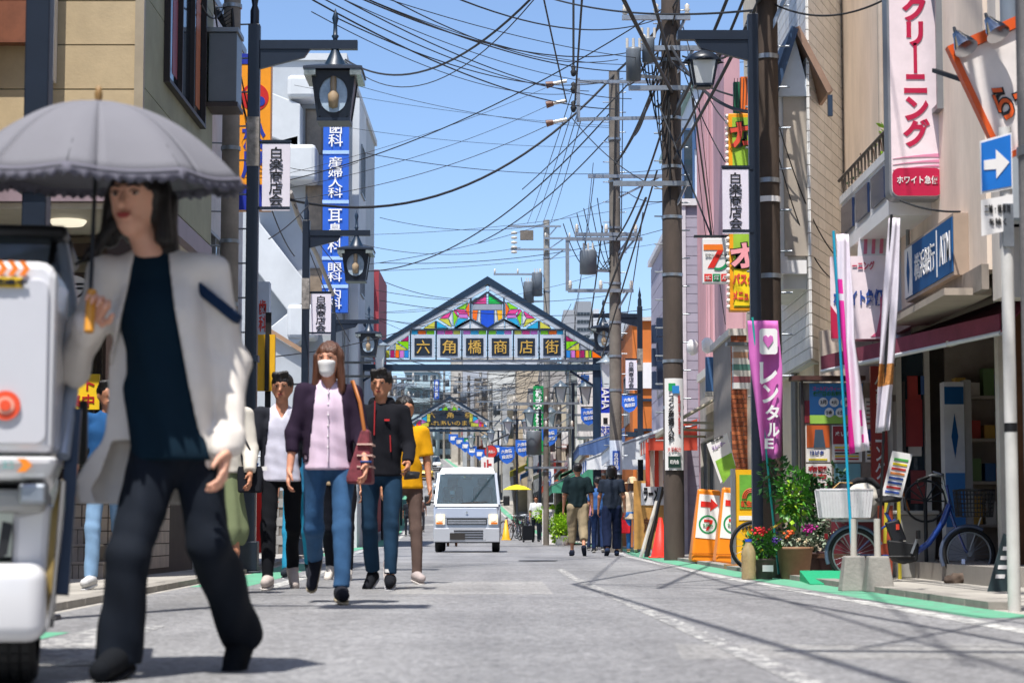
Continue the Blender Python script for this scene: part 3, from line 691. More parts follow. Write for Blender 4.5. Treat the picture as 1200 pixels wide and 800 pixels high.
# column and glazed front facing the camera
B().box(4.46, 4.6, 19.2, 19.4, 0, 2.56).build('column', mat('brown_column', '#6b4528', .6, var=.3, scale=3), t); B().box(4.39, 4.455, 19.2, 19.35, 0, 2.56).build('column_trim', paint('#d6cfc4'), t)
for k, x in enumerate((3.98, 4.08, 4.38)): B().box(x, x+.055, 22.6, 22.7, .16, 2.4).build('door_frame', paint('#d9d3c8'), t)
dr = B().box(4.135, 4.375, 22.64, 22.66, .2, 2.35).build('door_glass', glass, t)
B().box(4.62, 5.29, 22.7, 22.9, .17, 2.5).build('inner_wall', paint('#9c9084', .8, var=.2), t); B().box(4.4, 4.62, 22.75, 22.9, .17, 2.5).build('dark_gap', SHD[1], t)
for k_ in range(4):
    sh_ = B().box(4.66, 5.26, 22.45, 22.69, .5+k_*.45, .53+k_*.45).build('shelf', paint('#b5aca0'), t)
    for q_ in range(4): B().box(4.68+q_*.15, 4.68+q_*.15+.11, 22.48, 22.66, .531+k_*.45, .531+k_*.45+.14+.05*((q_*7+k_*3) % 4)).build('box', paint(['#b5433a', '#d8d2c6', '#3f6a9c', '#c9a04a', '#6f8f5c'][(q_*3+k_) % 5]), sh_)
for (px_, z_, w_2, h_2, c_) in ((4.02, 1.9, .1, .3, '#c9c2b8'), (4.2, 1.75, .14, .35, '#b33a34'), (4.2, 1.25, .14, .4, '#d8cfc4'), (4.31, 1.9, .09, .2, '#3a5c94'), (4.22, .75, .16, .35, '#8c3a3a')): B().box(px_, px_+w_2, 22.615, 22.635, z_, z_+h_2).build('door_poster', paint(c_, .5), t)
for k, (x, z, w_, h_, c) in enumerate(((4.0, 1.5, .0, .0, ''),)): pass
B().box(3.8, 3.97, 22.55, 22.62, .9, 2.2).build('red_banner', paint('#a1362f'), t); text('クリーニング', t, whitep, (3.885, 22.54, 1.55), .1, 1.1, vert=True)
B().box(4.16, 4.35, 22.6, 22.63, 1.35, 1.85).build('red_poster', paint('#a32a2d'), t)
# awning: maroon cloth on arms
aw_ = thing('shop_awning', 'faded maroon retractable awning over the cleaning shop front', 'awning')
def V_z(a): return Vector((0, 0, a))
pts = [(XK-.02, 22.8, 2.42), (4.45, 17.9, 2.5), (4.12, 17.9, 2.12), (3.28, 22.5, 2.14)]
b = B(); n = 12
for i in range(n+1):
    f = i/n; a = Vector(pts[0]).lerp(Vector(pts[1]), f); c = Vector(pts[3]).lerp(Vector(pts[2]), f); b.v += [tuple(a), tuple(a.lerp(c, .5)-Vector((0, 0, .02))), tuple(c)]
b.f = [(3*i+j, 3*i+3+j, 3*i+4+j, 3*i+1+j) for i in range(n) for j in range(2)]; b.s = [True]*len(b.f)
o = b.build('cloth', mat('maroon_cloth', '#7c3347', .85, var=.25, scale=4), aw_); o.modifiers.new('s', 'SOLIDIFY').thickness = .015
v_ = [Vector(pts[3])+V_z(.16), Vector(pts[2])+V_z(.16), Vector(pts[2]), Vector(pts[3])]; B().quad(*v_).build('valance', mat('maroon_cloth', '#7c3347'), aw_).modifiers.new('s', 'SOLIDIFY').thickness = .012
B().cyl(pts[3], pts[2], .022, n=10).build('front_bar', paint('#cfd2d4', .3), aw_)
for f in (.25, .75):
    a = Vector(pts[0]).lerp(Vector(pts[1]), f)-Vector((0, 0, .12)); c = Vector(pts[3]).lerp(Vector(pts[2]), f); m_ = (a+c)/2+Vector((0, -.35, -.06))
    B().bar(a, m_, .05).bar(m_, c, .05).build('arm', paint('#c9bfae'), aw_)
# projecting cleaning sign
t = thing('cleaning_sign', 'big white vertical sign with crimson lettering on the upper wall', 'sign', (PX(1082, 19.5), 19.5, 0))
z0, z1 = PZ(230, 19.5), PZ(-60, 19.5); pk = paint('#e3d3d6', .3); cr = paint('#b31540', .35)
b = B(); r = .07; hw = .235
def rrect(x0, x1, z0, z1, r, n=5):
    o = []
    for cx, cz, a0 in ((x1-r, z0+r, -90), (x1-r, z1-r, 0), (x0+r, z1-r, 90), (x0+r, z0+r, 180)):
        o += [(cx+r*math.cos(R(a0+90*i/n)), cz+r*math.sin(R(a0+90*i/n))) for i in range(n+1)]
    return o
B().fprism(rrect(-hw-.02, hw+.02, z0-.02, z1+.02, .08), .02, .24).build('frame', alu, t)
B().fprism(rrect(-hw, hw, z0, z1, r), 0, .02).build('panel', pk, t)
zr = PZ(197, 19.5); B().fprism(rrect(-hw+.004, hw-.004, z0+.004, zr, r), -.008, .008).build('red_panel', cr, t)
text('クリーニング', t, cr, (0, -.004, (PZ(0, 19.5)+PZ(172, 19.5))/2+.02), .25, PZ(-6, 19.5)-PZ(172, 19.5), vert=True, bold=.045, ls=.9)
text('ホワイト急便', t, whitep, (0, -.013, PZ(211, 19.5)), .38, .075, bold=.012)
b = B()
for k, (za, tk) in enumerate(((PZ(180, 19.5), .035), (PZ(187, 19.5), .028), (PZ(193, 19.5), .02))):
    p = [(-hw+.01+.02*i*(hw*2-.02)/.4, za-.05*(1-i/20)**1.6) for i in range(21)]; q = [(x, z-tk*(i/20)) for i, (x, z) in enumerate(p)][::-1]
    b.fprism(p+q, -.006, .006)
b.build('swoosh', paint('#d487a4', .35), t)
for z in (z0+.4, z0+1.6): B().box(hw+.02, XK-t.location.x, .08, .14, z, z+.05).build('bracket', dsteel, t)
# round-topped cleaning sign over the awning
t = thing('shop_sign', 'pink and white striped shop sign with rounded top above the awning', 'sign', (PX(1012, 21.6), 21.6, 0), R(-12))
z0, z1, z2 = PZ(397, 21.6), PZ(300, 21.6), PZ(252, 21.6)
B().box(-.3, .34, 0, .3, z0, z1).build('panel', pk, t); B().box(.34, .5, .0, .3, z0, z1+.15).build('side_panel', paint('#a9adb5', .3), t)
B().fprism([(.15+.17*math.cos(R(a)), z1+.0+.4*math.sin(R(a))) for a in range(0, 181, 12)], -.0, .3).build('round_top', mat('milky_acrylic', '#c9c6c9', .2, var=.1), t)
b = B()
for k in range(3):
    x = .04+k*.08; b.fprism([(x, z1+.02), (x+.035, z1+.02), (x+.05, z1+.3-k*.02), (x+.02, z1+.33-k*.02)], -.012, .012)
b.build('stripe', paint('#c2637f'), t); b = B()
for k in range(3): b.fprism([(.1+.05*k, z0+.02), (.33, z0+.02+.1*k), (.33, z0+.12+.22*k), (.2, z0+.1+.16*k)], -.006-.003*k, .005)
b.build('stripe', paint('#c04f74'), t); b = B().fprism([(-.3, z0+.01), (-.1, z0+.01), (-.2, z0+.2), (-.3, z0+.35)], -.006, .005); b.build('stripe', cr, t)
text('ホワイト急便', t, paint('#23448f'), (-.02, -.01, z0+.42), .5, .17, bold=.045); text('クリーニング', t, cr, (-.02, -.01, z1-.1), .34, .09, bold=.03)
# bank sign
t = thing('bank_sign', 'blue bank and cash machine sign above the maroon awning', 'sign', (XK-.13, 18.3, 0))
z0, z1 = 2.66, 3.2; blu = mat('bank_blue', '#1a568c', .7, spec=.2)
B().box(0, .129, 0, 2.25, z0, z1).build('frame', paint('#a3907f'), t); B().box(-.012, -.001, .02, 2.23, z0+.03, z1-.03).build('panel', blu, t)
B().box(-.018, -.0125, 1.85, 2.22, z0+.035, z1-.035).build('logo_panel', whitep, t)
B().prism([(0, -.2), (.07, 0), (0, .2), (-.07, 0)], (-.019, 2.03, (z0+z1)/2), (0, -1, 0), (0, 0, 1), (-1, 0, 0), .004).build('logo', blu, t)
text('横浜銀行', t, whitep, (-.016, 1.25, (z0+z1)/2), .95, .25, 'left', bold=.004); text('ATM', t, whitep, (-.016, .32, (z0+z1)/2), .46, .26, 'left', bold=.015)
B().box(-.018, -.0125, .66, .685, z0+.06, z1-.06).build('divider', whitep, t)
# ATM pylon
t = thing('bank_pylon', 'white and blue bank sign pylon inside the shop recess', 'sign', (PX(1121, 21.8), 21.8, 0))
B().box(-.105, .1, 0, .2, .16, 1.98).build('body', paint('#d3d6da'), t); B().box(.1, .18, .02, .2, .16, 2.0).build('side_panel', paint('#a5a39f'), t)
B().box(-.1, .095, -.006, 0, 1.75, 1.93).build('band', blu, t); B().box(-.1, .095, -.006, 0, .5, 1.05).build('band', paint('#3a7fc0'), t)
B().fprism([(0, 1.2), (.035, 1.42), (0, 1.66), (-.035, 1.42)], -.006, .005).build('logo', blu, t)
# next building at right edge with duct and meter
t = thing('grey_building', 'grey rendered building with ducts at the right edge', 'building')
B().box(4.35, 10, 10, 17.4, 0, 13).build('wall', mat('grey_stain', '#a8a29c', .85, var=.35, scale=1.3, bump=.3, bscale=30, stretch=(1, 1, .3)), t)
B().box(3.98, 4.3, 17.25, 17.55, 2.35, 13).build('corner_pier', mat('pier', '#cfc6bc', .85, var=.3, scale=1.5, stretch=(1, 1, .3)), t)
B().cyl((4.05, 17.0, 2.9), (4.05, 17.0, 13), .09, n=14).build('duct', paint('#77808a', .4), t); B().cyl((4.2, 16.6, 2.0), (4.2, 16.6, 4.6), .13, n=16).build('duct', paint('#8d97a2', .4), t)
B().box(3.95, 4.2, 16.7, 17.1, 2.9, 3.6).build('meter_box', paint('#9aa0a6', .4), t, .02); B().box(4.06, 4.34, 14, 16.4, 4.6, 12).build('shutter_box', paint('#49535f', .4), t)
for k in range(5): B().box(4.1, 4.34, 16.5, 16.9, 2.2+.4*k, 2.25+.4*k).build('clamp', dsteel, t)
# orange framed ramen sign board with spotlights
t = thing('ramen_sign', 'tilted white sign with orange frame and chrome spotlights at the top right', 'sign', P(1185, 100, 14.5))
A = Matrix.Rotation(R(-24), 3, 'Y')
def tl_(b): return b.xf(A.to_4x4())
org = paint('#d9571a', .4); tl_(B().box(-.26, .8, -.02, .02, -.42, .34)).build('board', paint('#e2dad5', .4), t)
tl_(B().box(-.3, .8, -.05, .04, .345, .42)).build('frame', org, t); tl_(B().box(-.3, -.262, -.05, .04, -.42, .343)).build('frame', org, t); tl_(B().box(-.3, .8, -.05, .04, -.46, -.422)).build('frame', org, t)
AA = A @ AX['front']; text('らーめん', t, black, tuple(A @ Vector((.12, -.026, -.09))), .58, .25, AA, bold=.07); text('らーめん', t, org, tuple(A @ Vector((.12, -.034, -.09))), .575, .245, AA, bold=.015)
for x in (-.22, .02, .27):
    p = A @ Vector((x, -.1, .47)); b = B(); b.lathe([(.0, 0), (.03, .0), (.045, .05), (.075, .11), (.085, .15)], 18); M4 = Matrix.Translation(p) @ Matrix.Rotation(R(150), 4, 'X') @ Matrix.Rotation(R(20), 4, 'Y')
    o = b.xf(M4).build('spotlight', mat('chrome', '#b9b9b9', .12, 1, .1, 5), t); B().tube([A @ Vector((x, .0, .4)), A @ Vector((x+.02, -.04, .52)), p], .012, 6).build('spotlight_arm', dsteel, o)
B().bar((-.2, .03, 0), (-.35, .9, .3), .03).build('bracket', dsteel, t)
# ---------------------------------------------------------------- street lamps
milk = mat('milky_glass', '#cfd3d2', .25, var=.06, scale=6); clear = mat('lamp_glass', '#9fb0bd', .08, var=.35, scale=5, spec=.8); bulbm = mat('bulb', '#a58f72', .4)
def ell_poly(rx, rz, cz, n=28): return [(rx*math.cos(2*math.pi*i/n), cz+rz*math.sin(2*math.pi*i/n)) for i in range(n)]
def lamp_head(t, x, z, kind):
    """hangs under the arm at (x, z): spire, roof plate, glazed body"""
    if kind == 'round':
        B().lathe([(.0, .86), (.02, .8), (.045, .72), (.025, .64), (.03, .5), (.05, .48), (.03, .44), (.045, .3), (.14, .1), (.2, .02), (.2, 0)], 16, (x, 0, z)).build('lamp_cap', arch_blue, t)
        hd = B().hull([(x+sx*.385, sy*.385, z-.0) for sx in (-1, 1) for sy in (-1, 1)]+[(x+sx*.39, sy*.39, z-.035) for sx in (-1, 1) for sy in (-1, 1)]+[(x+sx*.2, sy*.2, z+.06) for sx in (-1, 1) for sy in (-1, 1)]).build('lamp_roof', navy, t)
        for sx in (-1, 1): B().box(x+sx*.3-.075, x+sx*.3+.075, -.38, .38, z-.12, z-.04).build('lamp_side_light', mat('side_glass', '#7d8583', .2, var=.5, scale=12), hd)
        b = B()
        for sy in (-1, 1):
            o = [(-.28, 0), (.28, 0), (.2, -.62), (-.2, -.62)]
            el = ell_poly(.185, .235, -.31)
            # frame face with an oval hole: ring of quads between outline and oval
            n = len(el); 
            def hit(a):
                dx, dz = math.cos(a), math.sin(a); best = 9
                for (ax_, az), (bx, bz) in zip(o, o[1:]+o[:1]):
                    ex, ez = bx-ax_, bz-az; den = dx*ez-dz*ex
                    if abs(den) < 1e-9: continue
                    tt = ((ax_)*ez-(az+.31)*ex)/den; uu = ((ax_)*dz-(az+.31)*dx)/den
                    if tt > 0 and -1e-6 <= uu <= 1+1e-6: best = min(best, tt)
                return (dx*best, -.31+dz*best)
            out = [hit(2*math.pi*i/n) for i in range(n)]
            def yy(zz): return sy*(.28+(.08)*(zz/.62))
            for off, io in ((0, 1), (.03, -1)):
                v = [(x+a, yy(c)-sy*off, z-.04+c) for a, c in out]+[(x+a, yy(c)-sy*off, z-.04+c) for a, c in el]
                b.add(v, [(i, (i+1) % n, n+(i+1) % n, n+i) for i in range(n)])
        for sx in (-1, 1):
            b.bar((x+sx*.28, -.28, z-.04), (x+sx*.2, -.2, z-.66), .03).bar((x+sx*.28, .28, z-.04), (x+sx*.2, .2, z-.66), .03)
            b.hull([(x+sx*.28, s*.27, z-.04) for s in (-1, 1)]+[(x+sx*.2, s*.19, z-.66) for s in (-1, 1)]+[(x+sx*.265, s*.27, z-.04) for s in (-1, 1)]+[(x+sx*.185, s*.19, z-.66) for s in (-1, 1)])
        b.box(x-.22, x+.22, -.22, .22, z-.7, z-.655)
        fr = b.build('lamp_frame', navy, t)
        for sy in (-1, 1):
            B().prism(ell_poly(.19, .24, -.35+.0), (x, sy*.222, z+.0), (1, 0, 0), (0, 0, 1), (0, -sy, 0), .008).build('lamp_glass', clear, fr)
        B().lathe([(.03, -.08), (.045, -.18), (.04, -.3), (.075, -.36), (.06, -.52), (.0, -.54)], 12, (x, -.235, z)).xf(Matrix.Translation((0, 0, 0))).build('lamp_bulb', bulbm, fr)
    else:
        B().lathe([(.0, .2), (.02, .18), (.02, .06), (.05, .05), (.16, -.0), (.21, -.05), (.21, -.07)], 8, (x, 0, z)).build('lamp_cap', navy, t)
        ft = [(x+sx*.15, sy*.15, z-.075) for sx in (-1, 1) for sy in (-1, 1)]; fb = [(x+sx*.1, sy*.1, z-.36) for sx in (-1, 1) for sy in (-1, 1)]
        g = B().hull(ft+fb).build('lamp_glass', milk, t); b = B()
        for p, q in zip(ft, fb): b.bar(p, q, .022)
        for a, c in ((0, 1), (1, 3), (3, 2), (2, 0)): b.bar(ft[a], ft[c], .024).bar(fb[a], fb[c], .024)
        b.box(x-.08, x+.08, -.08, .08, z-.39, z-.365); b.build('lamp_frame', navy, t)
        B().lathe([(.23, -.078), (.25, -.09), (.2, -.06)], 4, (x, 0, z)).build('lamp_roof', navy, t)
def lamp_scaled(t, x, z, kind, f):
    old = set(t.children); lamp_head(t, x, z, kind); pv = V3_((x, 0, z))
    for c in t.children:
        if c not in old: c.scale = (f, f, f); c.location = pv*(1-f)
V3_ = Vector
def lamp_post(label, px, D, side, kind='round', h=5.75, arm=1.03, board=True, x=None, group=None, wd=.13):
    X = PX(px, D) if x is None else x; s = 1 if side == 'L' else -1
    t = thing('street_lamp', label, 'street lamp', (X, D, gz(D)), 0, group)
    b = B(); b.box(-wd/2, wd/2, -wd/2, wd/2, 0, h); b.build('post', navy, t, .008)
    B().box(-.14, .14, -.14, .14, 0, .03).box(-.1, .1, -.1, .1, .031, .35).build('base', navy, t, .01)
    if kind == 'round': B().lathe([(.0, .5), (.015, .4), (.04, .28), (.03, .22), (.05, .16), (.05, 0)], 12, (0, 0, h)).build('finial', navy, t)
    za = h-.28
    B().box(*sorted((s*wd/2, s*(arm+.12))), -.045, .045, za, za+.1).build('arm', navy, t)
    B().fprism([(s*wd/2, za-.002), (s*.62, za-.002), (s*.56, za-.09), (s*wd/2, za-.22)], -.03, .06).build('arm_bracket', navy, t)
    lamp_scaled(t, s*(arm-.13 if kind == 'round' else arm-.15), za-.25 if kind == 'round' else za-.16, kind, .84 if kind == 'round' else .92)
    B().box(-wd/2-.02, wd/2+.02, -wd/2-.02, wd/2+.02, h*.38, h*.38+.07).build('clamp', navy, t)
    if kind == 'round': B().box(-wd/2-.004, wd/2+.004, -wd/2-.004, wd/2+.004, h-1.6, h-1.05).build('sticker_band', mat('worn_sticker', '#8c867f', .8, var=.6, scale=14), t)
    return t
def name_board(label, px0, px1, py0, py1, D, post_x):
    """white hanging board with 白楽商店会"""
    x0, x1, z0, z1 = PX(px0, D), PX(px1, D), PZ(py1, D), PZ(py0, D)
    t = thing('association_board', label, 'sign', ((x0+x1)/2, D, z0), 0, 'white shopping street boards on lamp posts'); w_, h_ = x1-x0, z1-z0
    B().box(-w_/2, w_/2, -.012, .012, 0, h_).build('panel', mat('board_lilac', '#d8d2dc', .45, var=.05), t); bx = post_x-(x0+x1)/2
    for z in (.03, h_-.0): B().bar((bx, 0, z), (math.copysign(w_/2, -bx) if abs(bx) > w_/2 else 0, 0, z), .03).build('bracket', navy, t)
    B().box(-w_/2-.008, w_/2+.008, -.02, .02, h_, h_+.025).build('top_rail', navy, t)
    text('白楽商店会', t, black, (0, -.016, h_*.5), w_*.5, h_*.86, vert=True, bold=.008, depth=.006)
    return t
lamp_post('nearest left lamp post, cropped at the top left corner', 35, 10.9, 'L', wd=.125)
L1 = lamp_post('large left street lamp with oval glass in front of the orange sign', 292, 23.4, 'L', h=6.08)
name_board('board hung on the first left lamp post, right of the orange sign', 303, 336, 167, 247, 23.4, PX(292, 23.4))
L2 = lamp_post('second left street lamp, in front of the white apartment block', 356, 38, 'L', h=6.02)
name_board('smaller board on the second left lamp post', 362, 386, 343, 392, 38, PX(356, 38))
L3 = lamp_post('third left street lamp, small and just left of the stained glass arch', 389, 54, 'L', h=6.0)
R1 = lamp_post('nearest right street lamp with square lantern, beside the yellow karaoke sign', 888, 22.3, 'R', kind='lantern', h=5.93, arm=.68, wd=.11)
name_board('board on the nearest right lamp post, beside the yellow sign', 850, 881, 197, 274, 22.25, PX(886, 22.3))
R2 = lamp_post('right street lamp with oval glass at the end of the arch', 751, 52.5, 'R', h=6.0)
name_board('small board on the right lamp post beside the orange building', 734, 747, 421, 457, 52.4, PX(751, 52.5))
def twin_lamp(label, px, D, hz, k=1.):
    t = thing('twin_lantern', label, 'street lamp', (PX(px, D), D, gz(D)), 0, 'twin lantern lamps further down the street'); z = hz-gz(D)
    B().cyl((0, 0, 0), (0, 0, z+.1), .055, n=10).build('post', navy, t); B().bar((-.5, 0, z+.05), (.5, 0, z+.05), .04).build('arm', navy, t)
    for s in (-1, 1):
        ft = [(s*.42+a*.19*k, c*.19*k, z-.05) for a in (-1, 1) for c in (-1, 1)]; fb = [(s*.42+a*.09*k, c*.09*k, z-.62) for a in (-1, 1) for c in (-1, 1)]
        g = B().hull(ft+fb).build('lantern_glass', milk, t); b = B()
        for p, q in zip(ft, fb): b.bar(p, q, .03)
        b.lathe([(.0, .2), (.08, .12), (.3*k, -.03), (.3*k, -.05)], 8, (s*.42, 0, z)); b.build('lantern_frame', paint('#51606b', .4), g)
for i, (px, D, py) in enumerate(((672, 72, 452), (633, 84, 482), (606, 97, 493), (584, 118, 506), (560, 132, 512), (448, 84, 470), (470, 112, 500))):
    twin_lamp('twin lantern street lamp, '+['nearest on the right behind the couple', 'beside the green vertical sign', 'right of the second arch', 'at the right foot of the second arch', 'past the second arch on the right', 'left of the street behind the black vest', 'left of the second arch'][i], px, D, PZ(py, D))
for i, (px, py, D) in enumerate(((444, 420, 63.5), (711, 440, 63.5))):
    t = thing('arch_lantern', ['white lantern hanging at the left foot of the stained glass arch', 'white lantern hanging at the right end of the arch beam'][i], 'lantern', (PX(px, D), D, PZ(py, D)))
    g = B().hull([(a*.17, c*.17, .38) for a in (-1, 1) for c in (-1, 1)]+[(a*.1, c*.1, -.35) for a in (-1, 1) for c in (-1, 1)]).build('glass', milk, t); b = B()
    for a in (-1, 1):
        for c in (-1, 1): b.bar((a*.17, c*.17, .38), (a*.1, c*.1, -.35), .025)
    b.lathe([(.02, .62), (.1, .5), (.3, .4), (.3, .375)], 8); b.build('frame', paint('#7b8994', .4), g); B().cyl((0, 0, .6), (0, 0, .8), .02).build('hanger', navy, t)
# ---------------------------------------------------------------- stained glass arches
GC = {'c': '#2fb4e0', 'o': '#ff7a0a', 'l': '#8fdc10', 'v': '#d97fd4', 'k': '#f0489a', 'y': '#d9d652', 'm': '#b3246c', 'b': '#2f8fe0', 'B': '#1f58d8', 'G': '#0ecf55', 'w': '#dfe3e6', 'g': '#a7adb8', 'Y': '#ffc21a'}
def gm_(c):
    if 'stained_'+c in _M: return _M['stained_'+c]
    m = mat('stained_'+c, GC[c], .15, var=.12, scale=6, spec=.6); n = m.node_tree.nodes; l = m.node_tree.links; tr = n.new('ShaderNodeBsdfTranslucent'); tr.inputs[0].default_value = (*lin(GC[c]), 1)
    mx = n.new('ShaderNodeMixShader'); mx.inputs[0].default_value = .3; o = n['Material Output']; l.new(n['Principled BSDF'].outputs[0], mx.inputs[1]); l.new(tr.outputs[0], mx.inputs[2]); l.new(mx.outputs[0], o.inputs[0]); return m
LEFT = []
for x0, x1, c in ((345, 392, 'c'), (396, 458, 'o'), (462, 524, 'l'), (545, 602, 'v'), (606, 668, 'k'), (672, 728, 'y'), (750, 806, 'v'), (810, 868, 'c'), (872, 930, 'l')): LEFT.append(([(x0, 453), (x1, 453), (x1, 480), (x0, 480)], c))
for x0, x1, c in ((124, 140, 'l'), (145, 172, 'y'), (178, 212, 'm'), (217, 248, 'o'), (252, 285, 'v'), (290, 322, 'b')): LEFT.append(([(x0, 610), (x1, 610), (x1, 665), (x0, 665)], c))
LEFT += [([(262, 535), (322, 495), (322, 535)], 'm'), ([(232, 540), (322, 540), (322, 603)], 'l'), ([(220, 552), (312, 605), (220, 605)], 'y'), ([(40, 665), (118, 612), (118, 665)], 'o'),
    ([(155, 603), (213, 560), (213, 603)], 'g'), ([(440, 435), (527, 380), (527, 435)], 'y'), ([(542, 380), (632, 435), (542, 435)], 'c'), ([(570, 355), (655, 300), (633, 352)], 'k'),
    ([(555, 360), (632, 362), (658, 425)], 'y'), ([(636, 355), (665, 305), (665, 415)], 'w'), ([(669, 295), (706, 350), (674, 420)], 'l'), ([(686, 283), (712, 345), (700, 330), (672, 300)], 'k'),
    ([(690, 288), (758, 290), (785, 320), (720, 318)], 'k'), ([(715, 323), (785, 325), (787, 355), (712, 348)], 'v'), ([(684, 425), (712, 360), (787, 360)], 'c'), ([(700, 278), (785, 230), (765, 283)], 'l'),
    ([(769, 285), (799, 230), (799, 352)], 'o'), ([(695, 438), (800, 372), (800, 438)], 'w'), ([(808, 372), (925, 438), (808, 438)], 'w')]
MID = [([(822, 240), (932, 168), (932, 240)], 'k'), ([(822, 245), (1056, 245), (1056, 289), (822, 289)], 'g'), ([(822, 293), (866, 293), (856, 375), (822, 356)], 'o'), ([(870, 293), (884, 293), (884, 392), (862, 378)], 'w'),
    ([(888, 293), (992, 293), (992, 395), (940, 430), (888, 395)], 'B')]
MR = [([(948, 168), (1058, 240), (948, 240)], 'G'), ([(1014, 293), (1058, 293), (1058, 356), (1024, 375)], 'Y'), ([(996, 293), (1010, 293), (1018, 378), (996, 392)], 'w')]
def arch(name, label, D, cx, cy, k, second=False):
    """cy: picture row of the bottom chord; k: size against the first arch"""
    s = 2510/D; t = thing(name, label, 'arch', (PX(cx, D), D, PZ(cy, D)))
    u = k/6.667/s
    def q(X, Y): return ((X-940)*u, (682-Y)*u)
    # roof slabs and chords
    ap = q(940, 20); lf = q(48, 575); th = 62*u; r = B()
    for sg in (-1, 1):
        p = [(0, ap[1]), (sg*-lf[0], lf[1]), (sg*-lf[0]*.985, lf[1]-th*.35), (0, ap[1]-th)]
        r = B().fprism(p, -.12, .5).build('roof_slab', arch_blue, t)
        a = q(110, 592); c = q(925, 108); B().bar((sg*-a[0], -.05, a[1]), (sg*-c[0], -.05, c[1]), 26*u, .12).build('top_chord', paint('#aab2ba', .45, var=.15), t)
    B().box(q(-20, 0)[0], -q(-20, 0)[0], -.1, .05, q(0, 695)[1], q(0, 678)[1]).build('bottom_chord', paint('#aab2ba', .45, var=.15), t)
    B().box(q(-130, 0)[0], q(1850, 0)[0], -.2, .2, q(0, 765)[1], q(0, 718)[1]).build('beam', arch_blue, t)
    for X in (-125, 1800):
        x = q(X, 0)[0]; B().box(x-.12, x+.12, -.12, .12, gz(D)-t.location.z, q(0, 766)[1]+(.6 if not second else .3)).build('column', arch_blue, t)
        B().bar((x, 0, q(0, 900)[1]), (x+(.8 if X < 0 else -.8), 0, q(0, 768)[1]), .07).build('brace', arch_blue, t)
    for X, sg in ((-60, -1), (1900, 1)):
        for z_ in (300, 480): B().bar((q(20+(0 if sg < 0 else 1840), 0)[0], .3, q(0, z_+160)[1]), (q(20+(0 if sg < 0 else 1840), 0)[0]+sg*.5, .3, q(0, z_)[1]), .08).build('brace', arch_blue, t)
    d = -.2; lead = B(); post = B()
    def glassp(poly, c, mir):
        pp = [q(X, Y) for X, Y in poly]
        if mir: pp = [(-x, z) for x, z in pp]
        B().fprism(pp, d, .02).build('glass_pane', gm_(c), t)
        for a, e in zip(pp, pp[1:]+pp[:1]): lead.bar((a[0], d+.01, a[1]), (e[0], d+.01, e[1]), 3.0*u, .03)
    if not second:
        for p_, c in LEFT: glassp(p_, c, 0); glassp(p_, c, 1)
        for p_, c in MID+MR: glassp(p_, c, 0)
        for i, ch in enumerate('六角橋商店街'):
            X0 = 345+202*i; a = q(X0, 668); c = q(X0+182, 487)
            f = B().box(a[0], c[0], d-.03, d+.03, a[1], c[1]).build('letter_frame', paint('#aeb8c4', .35), t)
            a = q(X0+23, 650); c = q(X0+160, 514); pl = B().box(a[0], c[0], d-.05, d-.031, a[1], c[1]).build('letter_board', paint('#162230', .4), f)
            text(ch, t, mat('gold', '#c9a24a', .4, .2), ((a[0]+c[0])/2, d-.06, (a[1]+c[1])/2), (c[0]-a[0])*.76, (c[1]-a[1])*.78, bold=.004, depth=.02, name='letter')
            for X in (X0-9,): 
                x = q(X, 0)[0]; post.box(x-6*u, x+6*u, d-.03, d+.03, 0, q(0, 450)[1])
        x = q(1551, 0)[0]; post.box(x-6*u, x+6*u, d-.03, d+.03, 0, q(0, 450)[1]); post.bar((q(340, 0)[0], d-.01, q(0, 446)[1]), (q(1540, 0)[0], d-.01, q(0, 446)[1]), .05)
        for X in (535, 1345): x = q(X, 0)[0]; post.box(x-6*u, x+6*u, d-.03, d+.03, q(0, 450)[1], q(0, 375)[1])
        for X in (810, 1070): x = q(X, 0)[0]; post.box(x-7*u, x+7*u, d-.04, d+.04, q(0, 370)[1], q(0, 195)[1])
        for sg in (-1, 1):
            for (xa, ya, xb, yb) in ((810, 240, 940, 150), (810, 365, 940, 438), (810, 365, 680, 438), (810, 365, 680, 438)):
                a = q(xa, ya); c = q(xb, yb); post.bar((sg*a[0], d, a[1]), (sg*c[0], d, c[1]), 12*u, .06)
        post.build('mullion', paint('#1d2b38', .4), t)
    else:
        B().fprism([q(350, 668), q(1530, 668), q(1530, 400), q(1130, 330), q(750, 330), q(350, 400)], -.05, .1).build('letter_board', paint('#1d2733', .4), t)
        gold = mat('gold', '#c9a24a', .4, .2)
        for i, ch in enumerate('六角橋'): a = q(560+i*380, 420); text(ch, t, gold, (a[0], -.08, a[1]), 150*u, 120*u, bold=.01, name='letter')
        a = q(940, 585); text('ふれあいのまち', t, gold, (a[0], -.08, a[1]), 1000*u, 95*u, bold=.01)
        for mir in (0, 1):
            for p_, c in (([(150, 665), (235, 600), (235, 665)], 'b'), ([(240, 600), (330, 520), (330, 600)], 'm'), ([(240, 605), (285, 605), (285, 665), (240, 665)], 'o'), ([(288, 605), (335, 605), (335, 665), (288, 665)], 'k'),
                ([(350, 500), (460, 430), (460, 560)], 'c'), ([(350, 505), (350, 600), (455, 565)], 'v'), ([(350, 605), (500, 570), (500, 660), (350, 660)], 'y'), ([(465, 400), (530, 400), (530, 560), (465, 560)], 'y'), ([(780, 320), (860, 230), (900, 320)], 'l'), ([(700, 320), (770, 270), (770, 320)], 'c')):
                glassp(p_, c, mir)
    lead.build('leading', paint('#22303c', .4), t)
    return t
arch('stained_glass_arch', 'large stained glass shopping street arch with gold characters over the road', 64, 571, 422, 1.0)
arch('distant_arch', 'smaller dark arch with coloured corner panes further down the street', 150, 527, 501, .385*.98, True)

